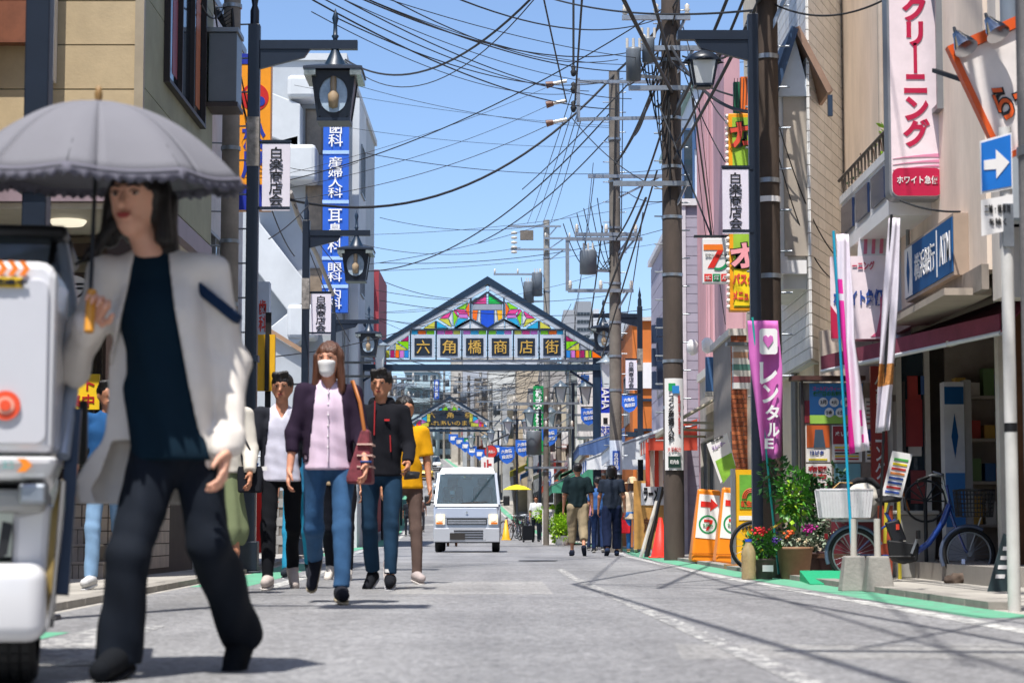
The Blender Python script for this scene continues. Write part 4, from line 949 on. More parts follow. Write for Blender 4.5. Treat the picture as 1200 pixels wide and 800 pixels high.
# ---------------------------------------------------------------- utility poles
insu = mat('insulator', '#c9c4ba', .3); insd = mat('insulator_brown', '#6b4a3a', .4)
def upole(label, X, D, top, r0, r1, m, arms=(), trans=(), steps=True, group=None):
    zb = gz(D); t = thing('utility_pole', label, 'utility pole', (X, D, zb), 0, group)
    B().cyl((0, 0, 0), (0, 0, top-zb), r0, r1, 18).build('pole', m, t)
    if steps:
        b = B(); z = 1.9
        while z < top-zb-.3:
            for s in (-1, 1): b.cyl((s*r0*.7, 0, z+(.22 if s > 0 else 0)), (s*(r0+.12), -.02, z+(.22 if s > 0 else 0)), .012, n=5)
            z += .45
        b.build('step_bolt', steel, t)['kind'] = 'stuff'
    b = B(); z = 2.4
    while z < top-zb-.5: b.cyl((0, 0, z), (0, 0, z+.05), r0*1.03, n=18); z += random.uniform(.7, 1.5)
    b.build('band', steel, t)['kind'] = 'stuff'
    for (z, xa, xb, n, kind) in arms:
        z -= zb; a = B().bar((xa, -r0-.04, z), (xb, -r0-.04, z), .075).build('crossarm', steel, t)
        for i in range(n):
            x = xa+.05+(xb-xa-.1)*i/max(n-1, 1)
            B().lathe([(.02, 0), (.05, .03), (.03, .06), (.055, .09), (.03, .12), (.045, .16), (.0, .2)], 8, (x, -r0-.04, z+.04 if kind > 0 else z-.24)).build('insulator', insu if kind > 0 else insd, a)
        B().bar((xb*.7, -r0, z-.02), (0, -r0*.5, z-.5), .04).build('arm_brace', steel, t)
    for (x, z, h, r) in trans:
        z -= zb; o = B().lathe([(0, 0), (r, .02), (r, h-.04), (r*.9, h), (0, h+.02)], 16, (x, -r0-.05, z)).build('transformer', mat('transformer_grey', '#5f666d', .45, var=.2), t)
        for i in range(3): B().cyl((x-.1+.1*i, -r0-.05, z+h), (x-.1+.1*i, -r0-.05, z+h+.16), .025, n=6).build('bushing', insu, o)
        B().bar((x, -r0-.05, z+.1), (0, 0, z+.1), .05).build('bracket', steel, t)
    return t
# left pole, between building and orange sign
UA = upole('weathered grey utility pole rising behind the parasol on the left', PX(265, 27.5), 27.5, 12.5, .125, .1, mat('pole_left', '#8d847b', .8, var=.3, scale=2.5, bump=.3, bscale=30), arms=())
# right pole A just behind first lamp
UB = upole('dark brown utility pole right behind the nearest right lamp post', PX(905, 22.9), 22.9, 13, .125, .108, concbrown, arms=((6.3, -.35, .3, 2, 1),))
B().cyl((0, 0, 6.25), (0, 0, 6.32), .133, n=18).build('white_band', whitep, UB); B().cyl((0, 0, 4.0), (0, 0, 4.06), .133, n=18).build('white_band', whitep, UB)
# right pole B with transformers and cable loops
UC = upole('tall utility pole with cable loops and clinic plate on the right of the arch', PX(790, 34), 34, 13.5, .165, .15, mat('pole_b', '#4b413a', .85, var=.4, scale=2.2, bump=.5, bscale=30, stretch=(1, 1, .3)),
    arms=((8.7, -.8, .3, 3, 1), (8.2, -.5, .5, 2, 1), (6.0, -.95, .3, 0, 1), (7.55, -.7, .3, 0, 1)), trans=((-.62, 7.65, .55, .12), (-.38, 7.95, .42, .1)))
# pole C beyond
UD = upole('utility pole in the middle right with square bracket and transformer', PX(722, 47), 47, 10.7, .14, .12, concd, arms=((6.9, -1.1, .6, 0, 1), (5.75, -1.05, .4, 3, 1), (7.0, -.9, .5, 3, 1), (8.3, -.6, 1.4, 0, 1)), trans=((-.6, 6.1, .55, .19),))
B().box(-1.1, -1.02, -.2, -.12, 5.75, 6.9).build('bracket_frame', steel, UD)
# insulator hanger frame over the road
t = thing('insulator_frame', 'bracket frame with three strain insulators held out over the road', 'insulator', (0, 0, 0)); D = 40
x0, x1 = PX(679, D), PX(724, D)
b = B(); b.bar((x0, D, PZ(96, D)), (x1+.9, D, PZ(96, D)), .06).bar((x0, D, PZ(140, D)), (x1+.9, D, PZ(138, D)), .06).bar((x0, D, PZ(92, D)), (x0, D, PZ(143, D)), .07); b.build('frame', steel, t)
for py in (97, 120, 142):
    a = P(640, py+3, D); c = P(664, py-2, D); B().cyl(a, a.lerp(c, .35), .07, .05, 8).build('dead_end', insd, t); B().cyl(a.lerp(c, .35), c, .035, n=8).build('insulator', insu, t)
b = B(); a = P(672, -30, D)
b.cyl(P(672, -30, D), P(672, 85, D), .025, n=6)
for py in (83, 103, 125): b.lathe([(0, .22), (.05, .18), (.035, .12), (.06, .08), (.04, 0), (0, -.02)], 8, tuple(P(672, py+6, D)))
b.build('hanger_rod', wire, t)
# distant pole D with many insulators, and further
UE = upole('distant utility pole with coiled insulators above the stained glass arch', PX(641, 88), 88, PZ(258, 88), .15, .13, conc, arms=((PZ(266, 88), -1.6, .6, 0, 1), (PZ(293, 88), -1.5, 1.0, 0, 1), (PZ(322, 88), -2.2, -.2, 3, 1), (PZ(280, 88), -.1, 1.0, 2, 1)), trans=((-.4, PZ(348, 88), 1.0, .22), (-.75, PZ(356, 88), .9, .22)), steps=False)
for k in range(5): B().lathe([(.0, 0), (.13, .03), (.13, .1), (0, .14)], 10, (-1.35, -.2, PZ(298, 88)-gz(88)+.2*k)).build('insulator', insu, UE)
B().box(-1.1, -.55, -.3, -.1, PZ(282, 88)-gz(88), PZ(271, 88)-gz(88)).build('switch_box', concd, UE)
UF = upole('utility pole at the right edge beside the one way sign', 2.78, 11.0, 12, .14, .12, mat('pole_edge', '#7d7a78', .8, var=.3, scale=3, bump=.3, bscale=30), arms=((8, -.9, .9, 3, 1),), steps=False)
far_poles = []
for i, (px, D, py, r) in enumerate(((700, 76, 470, .13), (655, 92, 470, .14), (622, 104, 462, .13), (604, 124, 470, .13), (575, 142, 448, .14), (549, 165, 440, .14), (563, 188, 436, .15), (455, 92, 430, .13), (462, 122, 440, .13), (471, 165, 445, .14), (505, 205, 440, .14), (538, 225, 437, .14), (520, 260, 432, .15), (640, 70, 455, .1), (585, 172, 441, .15))):
    t = upole('%s far utility pole on the %s side of the distant street' % (['nearest', 'second', 'third', 'fourth', 'fifth', 'sixth', 'seventh', 'first', 'second', 'third', 'fourth', 'eighth', 'last', 'slim', 'ninth'][i], 'left' if i in (7, 8, 9, 10) else 'right'), PX(px, D), D, PZ(py, D), r, r*.85, [conc, concd][i % 2], arms=((PZ(py, D)-.5, -1.1, 1.1, 3, 1), (PZ(py, D)-1.3, -.9, .9, 3, 1), (PZ(py, D)-2.6, -.7, .7, 0, 1)), trans=((.4*(-1)**i, PZ(py, D)-2.2, .8, .25),), steps=False, group='far utility poles down the street')
    far_poles.append(t)
# plates on poles
t = thing('pole_plate', 'white clinic plate with green logo wrapped on the tall right utility pole', 'sign', (UC.location.x, 34, 0)); z0, z1 = PZ(551, 34), PZ(444, 34)
def wrap(b, r, a0, a1, z0, z1, n=10):
    v = []
    for i in range(n+1):
        a = R(-90+a0+(a1-a0)*i/n); v += [(r*math.cos(a), r*math.sin(a), z0), (r*math.cos(a), r*math.sin(a), z1)]
    return b.add(v, [(2*i, 2*i+2, 2*i+3, 2*i+1) for i in range(n)], True)
wrap(B(), .19, -50, 50, z0, z1).build('plate', whitep, t); H = z1-z0
B().box(-.09, .02, -.2, -.192, z1-.2, z1-.08).build('logo', paint('#1c9a58'), t); B().box(-.03, .08, -.206, -.2, z1-.24, z1-.12).build('logo', paint('#2a7fc4'), t)
text('コシ産婦人科', t, black, (-.05, -.2, z0+H*.56), .1, H*.5, vert=True, bold=.03); text('医療法人愛生会', t, paint('#b3322f'), (.08, -.19, z0+H*.6), .04, H*.42, vert=True)
text('JR 徒歩3分', t, paint('#c2322f'), (0, -.2, z0+H*.22), .22, .09); B().box(-.1, .1, -.2, -.193, z0+.04, z0+.22).build('green_box', paint('#16352b'), t); text('町内会', t, whitep, (0, -.205, z0+.13), .14, .07)
t = thing('pole_plate', 'blue and white plate on the utility pole beside the orange building', 'sign', (UD.location.x, 47, 0)); z0, z1 = PZ(556, 47), PZ(516, 47)
wrap(B(), .16, -60, 60, z0, z1).build('plate', paint('#d3dbe6'), t); B().box(-.08, .08, -.172, -.161, z0+.1, z0+.52).build('panel', paint('#2b57b0'), t); text('おの町内', t, whitep, (0, -.18, z0+.3), .1, .36, vert=True)
t = thing('pole_plate', 'small blue pole plate on the far right utility pole', 'sign', (PX(643, 82), 82, 0)); z0, z1 = PZ(590, 82), PZ(548, 82)
B().box(-.2, .2, -.02, 0, z0, z1).build('plate', paint('#dfe2e8'), t); text('日用品', t, paint('#2450a8'), (0, -.03, z0+(z1-z0)*.68), .22, .6, vert=True); B().box(-.18, .18, -.03, -.021, z0+.05, z0+.6).build('dark_panel', black, t); B().cyl((0, .05, gz(82)), (0, .05, z1+.4), .05).build('post', steel, t)
# ---------------------------------------------------------------- overhead cables
def cable(a, b, sag=.3, r=.012, n=22, label='thin black overhead cable crossing the sky', group='overhead cables', twist=0):
    a = Vector(a); b = Vector(b); pts = []
    for i in range(n+1):
        f = i/n; p = a.lerp(b, f); p.z -= 4*sag*f*(1-f); pts.append(p)
    r = r*.78 if r < .04 else r
    bb = B().tube(pts, r, 5)
    if twist:
        L = (b-a).length; m = int(L/.12); q = []
        for i in range(m*3+1):
            f = i/(m*3); p = a.lerp(b, f); p.z -= 4*sag*f*(1-f); an = i*2*math.pi/6
            q.append(p+Vector((math.cos(an)*r*1.5, 0, math.sin(an)*r*1.5-.0)))
        bb.tube(q, r*.45, 4)
    o = bb.build('overhead_cable', wire); tag(o, label, 'cable', group); return o
def pc(x0, y0, D0, x1, y1, D1, sag=.2, r=.012, **k): return cable(P(x0, y0, D0), P(x1, y1, D1), sag, r, **k)
# thick drooping service cables
pc(338, 234, 40, 724, 83, 47, 1.15, .035, label='long drooping cable from the white left apartment to the middle right pole'); pc(724, 83, 47, 790, 10, 34, .05, .035, label='short thick cable between the two right utility poles')
pc(430, 318, 60, 724, 122, 47, .9, .022, label='steep dark cable from the left lamp to the middle pole'); pc(270, 422, 36, 575, 340, 62, .4, .015, label='low slack cable from the first left lamp towards the arch')
pc(405, 70, 44, 640, -20, 30, .75, .025, label='thick cable sweeping over the blue sign lamp to the top of the picture'); pc(405, 73, 44, 640, -18, 30, .95, .012, label='thin twin of the cable sweeping over the first lamp')
pc(560, 285, 60, 722, 150, 47, .3, .02, label='medium cable sagging towards the middle pole')
pc(785, 52, 34, 905, 130, 22.9, .35, .03, label='thick cable from the tall pole down to the dark brown pole'); pc(780, 66, 34, 940, 110, 26, .3, .02, label='lower cable from the tall pole past the nearest right lamp')
pc(790, 40, 34, 612, 222, 70, .1, .02, label='long descending cable from the tall pole to the distant insulators')
pc(620, -10, 36, 905, 10, 22.9, .2, .018, label='level cable along the top edge of the picture')
# fans of thin wires from the upper left to the poles
fan = [(378, -12, 735, 100), (385, -10, 740, 116), (395, -14, 735, 62), (400, -14, 800, 70), (372, -5, 690, 107), (366, 0, 720, 128), (420, -12, 905, 70), (392, 20, 730, 92), (388, -20, 735, 84), (365, 14, 668, 110), (430, -16, 724, 70), (520, -8, 790, 14)]
for i, (a, b_, c, d) in enumerate(fan): pc(a, b_, 24, c, d, 42, .25+.05*(i % 4), .008+.003*(i % 3))
for i, (a, b_, c, d) in enumerate(((330, 205, 640, 103), (330, 222, 640, 125), (320, 236, 640, 148), (345, 100, 724, 148), (400, 95, 724, 150), (430, 180, 800, 196), (420, 318, 790, 282), (440, 340, 722, 345), (445, 352, 790, 358), (445, 366, 700, 322),
        (430, 310, 724, 230), (445, 308, 800, 262), (430, 275, 780, 236), (445, 255, 640, 262), (300, 180, 420, 190), (445, 366, 570, 345), (445, 373, 640, 374), (450, 330, 600, 340), (410, 150, 730, 172), (410, 283, 610, 290))):
    pc(a, b_, 46+i % 5, c, d, 48+(i*7) % 12, .15+.08*(i % 3), .007+.002*(i % 3))
# from insulator frame down to the distant pole
for k in range(4): pc(672+k*3, 104+k*12, 40, 618+k*9, 262, 87, .1, .012)
# loops and verticals around tall right pole
for k in range(9): 
    x = 744+k*5; cable(P(x, 60+4*k, 34), P(785, 40+16*k, 33.8), .5+.14*k, .014, label='looped cable hanging at the tall right utility pole', group='looped cables at the tall pole')
for k in range(6): cable(P(700-8*k, 232+6*k, 47), P(724, 330-10*k, 46.9), .4+.1*k, .014, label='looped cable at the middle utility pole', group='looped cables at the middle pole')
for (a, b_, D0, c, d, D1, s_, r) in ((722, 95, 46.8, 718, 300, 46.8, 0, .022), (730, 98, 46.8, 728, 280, 46.8, 0, .015), (706, 265, 46.8, 690, 385, 52, .1, .022), (690, 385, 52, 730, 398, 50, .05, .02), (757, 232, 36, 700, 380, 47, -.1, .03), (770, 200, 34, 705, 420, 47, 0, .02),
        (770, 118, 34, 835, 280, 31, .0, .018), (812, 115, 32, 836, 290, 36, 0, .02), (800, 66, 34, 900, 20, 22.9, .2, .02), (806, 60, 34, 832, 320, 38, .2, .009), (815, 80, 34, 850, 380, 36, .2, .009), (780, 60, 34, 722, 190, 46, .2, .02), (850, 190, 30, 800, 80, 34, .1, .012),
        (800, 30, 34, 860, 150, 28, .3, .012), (775, 14, 34, 735, 100, 40, .3, .02), (776, 30, 34, 742, 160, 40, .4, .02), (782, 235, 34, 735, 225, 47, .1, .012), (784, 225, 34, 670, 138, 40, .2, .012), (880, 14, 26, 830, 60, 30, .3, .02), (905, 65, 22.9, 960, 150, 24.8, .25, .018),
        (905, 150, 22.9, 950, 180, 25, .1, .022), (905, 120, 22.9, 990, 310, 23.5, .3, .009), (895, 110, 22.9, 985, 330, 23.5, .5, .009), (920, 0, 26, 915, 60, 26, .2, .015), (905, 4, 22.9, 1060, -14, 20, .2, .014),
        (1055, 235, 19, 1125, 248, 18, .03, .012)):
    pc(a, b_, D0, c, d, D1, s_, r, label='black cable running between poles and walls on the right side', group='cables on the right side')
# left pole cables
for (a, b_, D0, c, d, D1, s_) in ((268, 12, 27.5, 330, 230, 36, .5), (262, 20, 27.5, 345, 300, 38, .5), (270, 40, 27.5, 300, 170, 28, .2), (340, 230, 40, 410, 400, 54, .2), (345, 240, 40, 418, 330, 56, .2), (236, 5, 24, 262, 10, 27.5, .15), (250, -5, 25, 268, 40, 27.5, .35), (315, 280, 36, 362, 240, 38, .05), (283, 235, 30, 325, 200, 33, .2), (255, 10, 27, 160, -20, 22, .1)):
    pc(a, b_, D0, c, d, D1, s_, .014, label='black cable on the left side near the grey pole', group='cables near the left pole')
b = B()
for k in range(6): b.tube([P(243+3*k, 4+2*k, 27.3), P(256+2*k, 22+3*k, 27.2), P(272, 10+5*k, 27.3), P(276, 60+5*k, 27.3)], .018, 5)
tag(b.build('cable_bundle', wire), 'tangled cable bundle at the top of the left grey pole', 'cable')
b = B(); b.tube([P(340, 225, 39.9), P(352, 262, 41), P(372, 300, 44), P(390, 345, 50)], .05, 6); tag(b.build('cable_bundle', paint('#8f8a84', .8)), 'grey taped cable bundle slanting down behind the second left lamp', 'cable')
# bundles running along the street above the right kerb (their shadows fall on the road)
for (x0, y0, z0, x1, y1, z1, s_, r) in ((2.78, 11, 7.4, 2.79, 22.9, 6.9, .25, .035), (2.78, 11, 7.9, 2.79, 22.9, 7.6, .2, .02), (2.78, 11, 6.6, 2.6, 34, 6.4, .3, .03), (2.78, 11, 7.2, 2.9, -12, 7.2, .3, .035), (2.78, 11, 6.6, 2.9, -12, 6.6, .3, .025),
        (2.78, 11, 9.6, 2.9, 22.9, 9.8, .3, .012), (2.4, 11, 9.6, 2.6, 22.9, 9.8, .3, .012), (3.1, 11, 8.2, 3.9, 22.9, 8.8, .2, .012), (2.79, 22.9, 8.6, 2.6, 34, 8.9, .15, .02), (2.79, 22.9, 7.4, 2.6, 34, 7.1, .15, .03), (2.79, 22.9, 6.9, 2.6, 34, 6.6, .15, .025), (2.6, 34, 8.3, 2.3, 47, 8.6, .2, .03), (2.6, 34, 7.5, 2.3, 47, 6.9, .3, .025),
        (2.78, 11, 7.4, -4.0, 13, 7.0, .3, .03), (2.78, 11, 8.2, -4.2, 15, 8.4, .4, .012), (2.6, 34, 9, -4.6, 40, 7, .4, .014), (2.79, 22.9, 8.8, -3.7, 27.5, 8.2, .5, .012)):
    cable((x0, y0, z0), (x1, y1, z1), s_, r, label='black cable running above the right kerb from pole to pole', group='cables along the right kerb')
for (a_, b_, r) in ((P(664, 120, 40), (-.5, 14, 7.6), .012), ((1.2, 40, 8.6), (.3, -10, 7.4), .016), ((2.6, 34, 7.9), (.1, 14, 7.5), .022), ((2.6, 34, 7.5), (-.5, 15.6, 7.3), .026), ((-.5, 15.6, 7.3), (.9, -10, 7.2), .026), ((2.79, 22.9, 7.6), (.6, 14, 7.3), .024), ((.6, 14, 7.3), (1.9, -10, 7.0), .024), ((2.79, 22.9, 8.0), (1.0, 16, 7.6), .014), ((1.0, 16, 7.6), (2.4, -10, 7.5), .016),
        ((2.78, 11, 7.7), (-.5, 15.6, 7.4), .026), ((-.5, 15.6, 7.35), (1.1, 15.2, 7.3), .03), ((3.2, 5.1, 7.2), (.0, 5.35, 7.1), .045), ((3.2, 5.0, 7.5), (.1, 5.7, 7.4), .02), ((2.78, 11, 7.5), (.3, 5.4, 7.2), .018), ((2.79, 22.9, 7.1), (.2, 15.4, 7.35), .02), ((2.6, 34, 8.6), (1.3, -10, 8.2), .012), ((2.79, 22.9, 8.4), (.4, 4, 8.0), .012)):
    cable(a_, b_, .12, r*1.5, 26, label='overhead cable added above the near road for its shadow', group='shadow-casting cables above the near road')  # near cables added, mostly out of view, to lay shadows across the road
t = thing('cable_box', 'grey splice enclosure hung on the cables above the right kerb', 'cable box', (2.85, 19, 7.0)); B().cyl((0, -.3, 0), (0, .3, 0), .09).build('case', dsteel, t); B().cyl((0, -.3, .1), (0, .3, .1), .03).build('clip', steel, t)
# far tangle: dozens of wires between distant poles
rn = random.Random(5)
fp = [(o.location.x, o.location.y, o.location.z) for o in far_poles]+[(UE.location.x, 88, 0), (UD.location.x, 47, 0)]
farw = mat('far_cable', '#3a3d42', .7)
for i in range(110):
    a = rn.choice(fp); c = rn.choice(fp)
    if a == c or abs(a[1]-c[1]) > 70: continue
    za = gz(a[1])+6+rn.random()*2.8; zb = gz(c[1])+6+rn.random()*2.8
    cable((a[0]+rn.uniform(-.9, .9), a[1], za), (c[0]+rn.uniform(-.9, .9), c[1], zb), .2+rn.random()*.6, .009+rn.random()*.012, 12, label='far cable in the tangle down the street', group='far tangled cables')
# far cross-street service drops
for i in range(44):
    y = rn.uniform(68, 200); z = gz(y)+5.8+rn.random()*2.4
    cable((EL(y)-1, y, z+rn.uniform(-1, 1)), (ER(y)+1, y+rn.uniform(-8, 8), z+rn.uniform(-1, 1)), .2+rn.random()*.5, .008+rn.random()*.01, 10, label='far cable in the tangle down the street', group='far tangled cables')

# ---------------------------------------------------------------- right middle: lilac, pale and pink buildings, brick shop
lil = mat('lilac_siding', '#a09aa8', .7, var=.12, scale=2, rnd=.03)
t = thing('lilac_building', 'lilac grey clapboard building behind the tall right utility pole', 'building')
XB = 3.66; B().box(XB, 11, 45.0, 55.5, 0, 7.35).build('wall', lil, t)
boards(t, 'F', 45.0, XB, 5.4, .2, 7.3, .2, lil, 'siding_board', .012, .02)
boards(t, 'R', XB, 45.0, 55.5, .2, 7.3, .4, lil, 'siding_board', .02, .02)
B().box(XB-.05, XB+.03, 44.94, 45.0, 0, 7.4).build('corner_trim', paint('#c9c4c9'), t); B().box(XB-.1, 11, 44.9, 55.6, 7.36, 7.5).build('eave', paint('#d3d0d0'), t)
for k, z in enumerate((3.8, 4.35, 4.9)): B().box(XB-.35, XB-.05, 50.2-k*.0, 50.5, z, z+.42).build('letter_block', paint('#1c2c44'), t); B().box(XB-.35, XB-.05, 48.5, 48.8, z, z+.42).build('letter_block', paint('#1c2c44'), t)
win(t, 'R', XB, 50.8, 53, 3.8, 5, 2); B().box(XB-.06, XB+.02, 46.4, 49.0, .2, 2.3).build('door', paint('#3a3833'), t)
t = thing('pale_blue_building', 'pale blue white upper storeys with tall window beyond the lilac siding', 'building')
B().box(4.0, 11, 46.3, 56, 7.5, PZ(100, 46)).build('wall', paint('#c3ccd6', .7, var=.1), t); win(t, 'F', 46.3, PX(806, 46), PX(816, 46), PZ(232, 46), PZ(150, 46), 1, paint('#3c5a80'), glass); win(t, 'F', 46.3, PX(821, 46), PX(828, 46), PZ(170, 46), PZ(135, 46), 1, paint('#3c5a80'), glass)
B().box(3.9, 11, 46.2, 56, PZ(100, 46), PZ(94, 46)).build('parapet', paint('#6e8f86'), t)
pkc = mat('pink_corrugated', '#b88f96', .6, var=.18, scale=2, stretch=(1, 1, .3))
t = thing('pink_building', 'dusty pink corrugated building behind the karaoke sign', 'building')
XP = 3.78; B().box(XP, 9, 41.0, 43.0, 0, PZ(105, 41)).build('wall', pkc, t); B().box(XP+.25, 9, 40.9, 43.1, PZ(105, 41), PZ(98, 41)).build('parapet', paint('#6f8274'), t)
b = B()
for i in range(22): b.box(XP+i*.09, XP+.045+i*.09, 40.965, 41.0, .1, PZ(106, 41))
b.build('corrugation', pkc, t); b = B()
for i in range(10): b.box(XP-.03, XP, 41.05+i*.19, 41.14+i*.19, .1, PZ(106, 41))
b.build('corrugation', pkc, t)
t = thing('pink_tower', 'taller narrow pink wall strip above the karaoke sign', 'building'); B().box(PX(853, 36), PX(872, 36), 36, 38, 0, PZ(50, 36)).build('wall', pkc, t); B().box(PX(851, 36), PX(874, 36), 35.9, 38.1, PZ(50, 36), PZ(46, 36)).build('cap', paint('#a8858a'), t)
# brick shop: each brick a piece
br = mat('brick', '#8d4a2c', .85, var=.25, scale=14, bump=.3, bscale=80, rnd=.28); br2 = mat('brick_orange', '#a8603a', .85, var=.25, scale=14, rnd=.25)
t = thing('brick_shop', 'orange brick shop pier with small shop signs beside the nearest right lamp post', 'building')
D = 31; x0, x1, z0, z1 = PX(858, D), PX(902, D), 0, PZ(393, D)
B().box(x0+.01, x1+1.5, D+.012, 33.8, 0, z1).build('wall', paint('#8c8580', .9), t)
me = B().box(.004, .176, -.016, .0, .004, .062).mesh('brick', br); me2 = B().box(.004, .176, -.012, 0, .004, .062).mesh('brick', br2); me3 = B().box(.004, .086, -.014, 0, .004, .062).mesh('brick', br)
nr = int(z1/.066); rn = random.Random(3)
for j in range(nr):
    if j % 2: inst('brick', me3, (x0, D+.012, j*.066), t)
    for i in range(2 if j % 2 else 3): 
        xx = x0+.18*i+(.09 if j % 2 else 0)
        if xx < x1: inst('brick', rn.choice([me, me, me2]), (xx, D+.012, j*.066), t)
B().box(x0-.03, x1+1.6, D-.03, 33.9, z1, z1+.1).build('coping', paint('#cfc9c0'), t)
# shop front between lilac and brick: cream awning, blue sign
t = thing('small_shop', 'small shop with cream awning, door and blue name board', 'building')
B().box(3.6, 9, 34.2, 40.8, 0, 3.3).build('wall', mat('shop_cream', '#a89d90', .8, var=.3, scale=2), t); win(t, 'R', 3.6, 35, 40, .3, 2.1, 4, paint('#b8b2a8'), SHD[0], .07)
B().box(3.55, 9, 34.15, 40.9, 3.3, 3.45).build('parapet', paint('#d5cec3'), t); win(t, 'F', 34.2, 3.75, 4.6, .3, 2.1, 2, paint('#b8b2a8'), SHD[1])
for k in range(4): B().lathe([(.03, 0), (.09, .05), (.1, .2), (.05, .26), (0, .27)], 10, (3.75-.22*k if k else 3.7, 35.2+.4*k, 3.46)).build('ball_light', whitep, t)
a = thing('cream_awning', 'cream folding awning over the small shop right of the tall pole', 'awning'); b = B()
b.v = [(3.58, 34.4, 2.75), (3.58, 39.6, 2.75), (2.7, 39.6, 2.25), (2.7, 34.4, 2.25)]; b.f = [(0, 1, 2, 3)]; b.s = [False]; o = b.build('cloth', paint('#d8ceb8', .8, var=.2), a); o.modifiers.new('s', 'SOLIDIFY').thickness = .03
B().box(2.66, 2.72, 34.4, 39.6, 2.18, 2.26).build('front_bar', paint('#b5aa90'), a); b = B()
for y in (34.6, 37, 39.4): b.bar((3.58, y, 2.2), (2.75, y, 2.22), .04)
b.build('arm', paint('#b5aa90'), a)
s_ = thing('blue_name_board', 'tilted blue name board with white lettering above the cream awning', 'sign', (PX(845, 34), 34, 0))
B().box(-.22, .16, 0, .12, PZ(458, 34), PZ(418, 34)).build('panel', paint('#456a96'), s_); text('いろは', s_, whitep, (-.03, -.006, PZ(438, 34)), .14, .4, vert=True); B().box(-.24, .2, -.02, .14, PZ(464, 34), PZ(459, 34)).build('base', paint('#b8b2a8'), s_)
# 7-eleven hanging sign
RED, GRN, ORG = paint('#d7281f'), paint('#128a52'), paint('#ee7a1c')
def seven(t, cx, y, cz, h, ring=False):
    """the red and orange 7 with the word across and the green mark"""
    if ring:
        b = B(); n = 36; ro, ri = h*.66, h*.54
        b.add([(cx+(ro if k else ri)*math.cos(2*math.pi*i/n), y-.002, cz+(ro if k else ri)*math.sin(2*math.pi*i/n)) for i in range(n) for k in (0, 1)], [(2*i, 2*i+1, (2*i+3) % (2*n), (2*i+2) % (2*n)) for i in range(n)]); o = b.build('ring', GRN, t); o.modifiers.new('s', 'SOLIDIFY').thickness = .004
        B().fprism([(cx-.3*h, cz+.34*h), (cx+.32*h, cz+.34*h), (cx+.32*h, cz+.16*h), (cx-.3*h, cz+.16*h)], y-.006, .004).build('seven_top', RED, t)
        B().fprism([(cx+.14*h, cz+.16*h), (cx+.32*h, cz+.16*h), (cx+.04*h, cz-.42*h), (cx-.14*h, cz-.42*h)], y-.006, .004).build('seven_stem', RED, t)
        text('ELEVEN', t, GRN, (cx, y-.012, cz-.06*h), h*.72, h*.15, bold=.03); 
    else:
        B().fprism([(cx-.5*h, cz+.5*h), (cx+.3*h, cz+.5*h), (cx+.34*h, cz+.26*h), (cx-.5*h, cz+.26*h)], y-.006, .004).build('seven_top', ORG, t)
        B().fprism([(cx+.1*h, cz+.26*h), (cx+.34*h, cz+.26*h), (cx-.06*h, cz-.5*h), (cx-.34*h, cz-.5*h)], y-.006, .004).build('seven_stem', RED, t)
        p = [(cx+.1*h+.5*h*math.cos(R(a)), cz-.1*h+.5*h*math.sin(R(a))) for a in range(-110, 30, 10)]; q_ = [(cx+.1*h+.36*h*math.cos(R(a)), cz-.1*h+.4*h*math.sin(R(a))) for a in range(20, -111, -10)]
        B().fprism(p+q_, y-.008, .002).build('green_curve', GRN, t); text('SEVEN & i HOLDINGS', t, black, (cx+.02*h, y-.014, cz+.04*h), h*.9, h*.1)
D = 29; t = thing('convenience_store_sign', 'square white store sign with orange and green seven logo, left of the yellow sign', 'sign', (PX(842, D), D, 0))
z0, z1 = PZ(332, D), PZ(279, D); B().box(-.185, .18, 0, .12, z0, z1).build('panel', whitep, t, .01); seven(t, -.01, -.002, z0+(z1-z0)*.6, (z1-z0)*.52)
for k, (s_, c) in enumerate((('たばこ', RED), ('酒', GRN), ('ATM', RED))): B().box(-.165+.115*k, -.06+.115*k, -.006, -.0015, z0+.03, z0+.13).build('small_panel', c, t); text(s_, t, whitep, (-.112+.115*k, -.012, z0+.08), .07, .06)
B().bar((-.3, .05, z1+.03), (.9, .05, z1+.03), .035).build('bracket', dsteel, t)
# karaoke sign, scalloped border of bulbs
D = 25.5; x0, x1 = PX(858, D), PX(893, D); z0, z1 = PZ(364, D), PZ(133, D)
t = thing('karaoke_sign', 'tall yellow green sign with pop lettering and bulb border behind the right lamp post', 'sign', (x0, D, 0)); W = x1-x0
B().box(0, W, 0, .2, z0, z1).build('frame', paint('#f0a010'), t, .01); B().box(.045, W-.02, -.008, -.001, z0+.045, z1-.05).build('panel', paint('#9cc23c', var=.2), t); B().box(.05, W-.02, -.014, -.009, z0+.06, z0+.5).build('yellow_panel', paint('#f2d21c'), t)
b = B(); z = z0+.05
while z < z1: b.sph((-.012, .05, z), .028, 8, 6); z += .075
b.build('bulb_row', mat('bulb_white', '#e8e0d8', .3), t)
rc = paint('#e0523c'); pkk = paint('#f0a0a8')
for s_, z, sz in (('カ', PZ(158, D), .3), ('ラ', PZ(230, D), .3), ('オ', PZ(300, D), .3)):
    text(s_, t, black, (.15, -.02, z), sz*1.08, sz*1.08, bold=.09, rot=.15); text(s_, t, rc if s_ != 'オ' else pkk, (.15, -.028, z), sz, sz, bold=.04, rot=.15)
text('パスタ', t, rc, (.16, -.022, z0+.38), .26, .14, bold=.05); text('メニュー', t, rc, (.16, -.022, z0+.18), .26, .12, bold=.05)
B().bar((W, .1, z1-.3), (W+.5, .1, z1-.3), .04).bar((W, .1, z0+.3), (W+.5, .1, z0+.3), .04).build('bracket', dsteel, t)
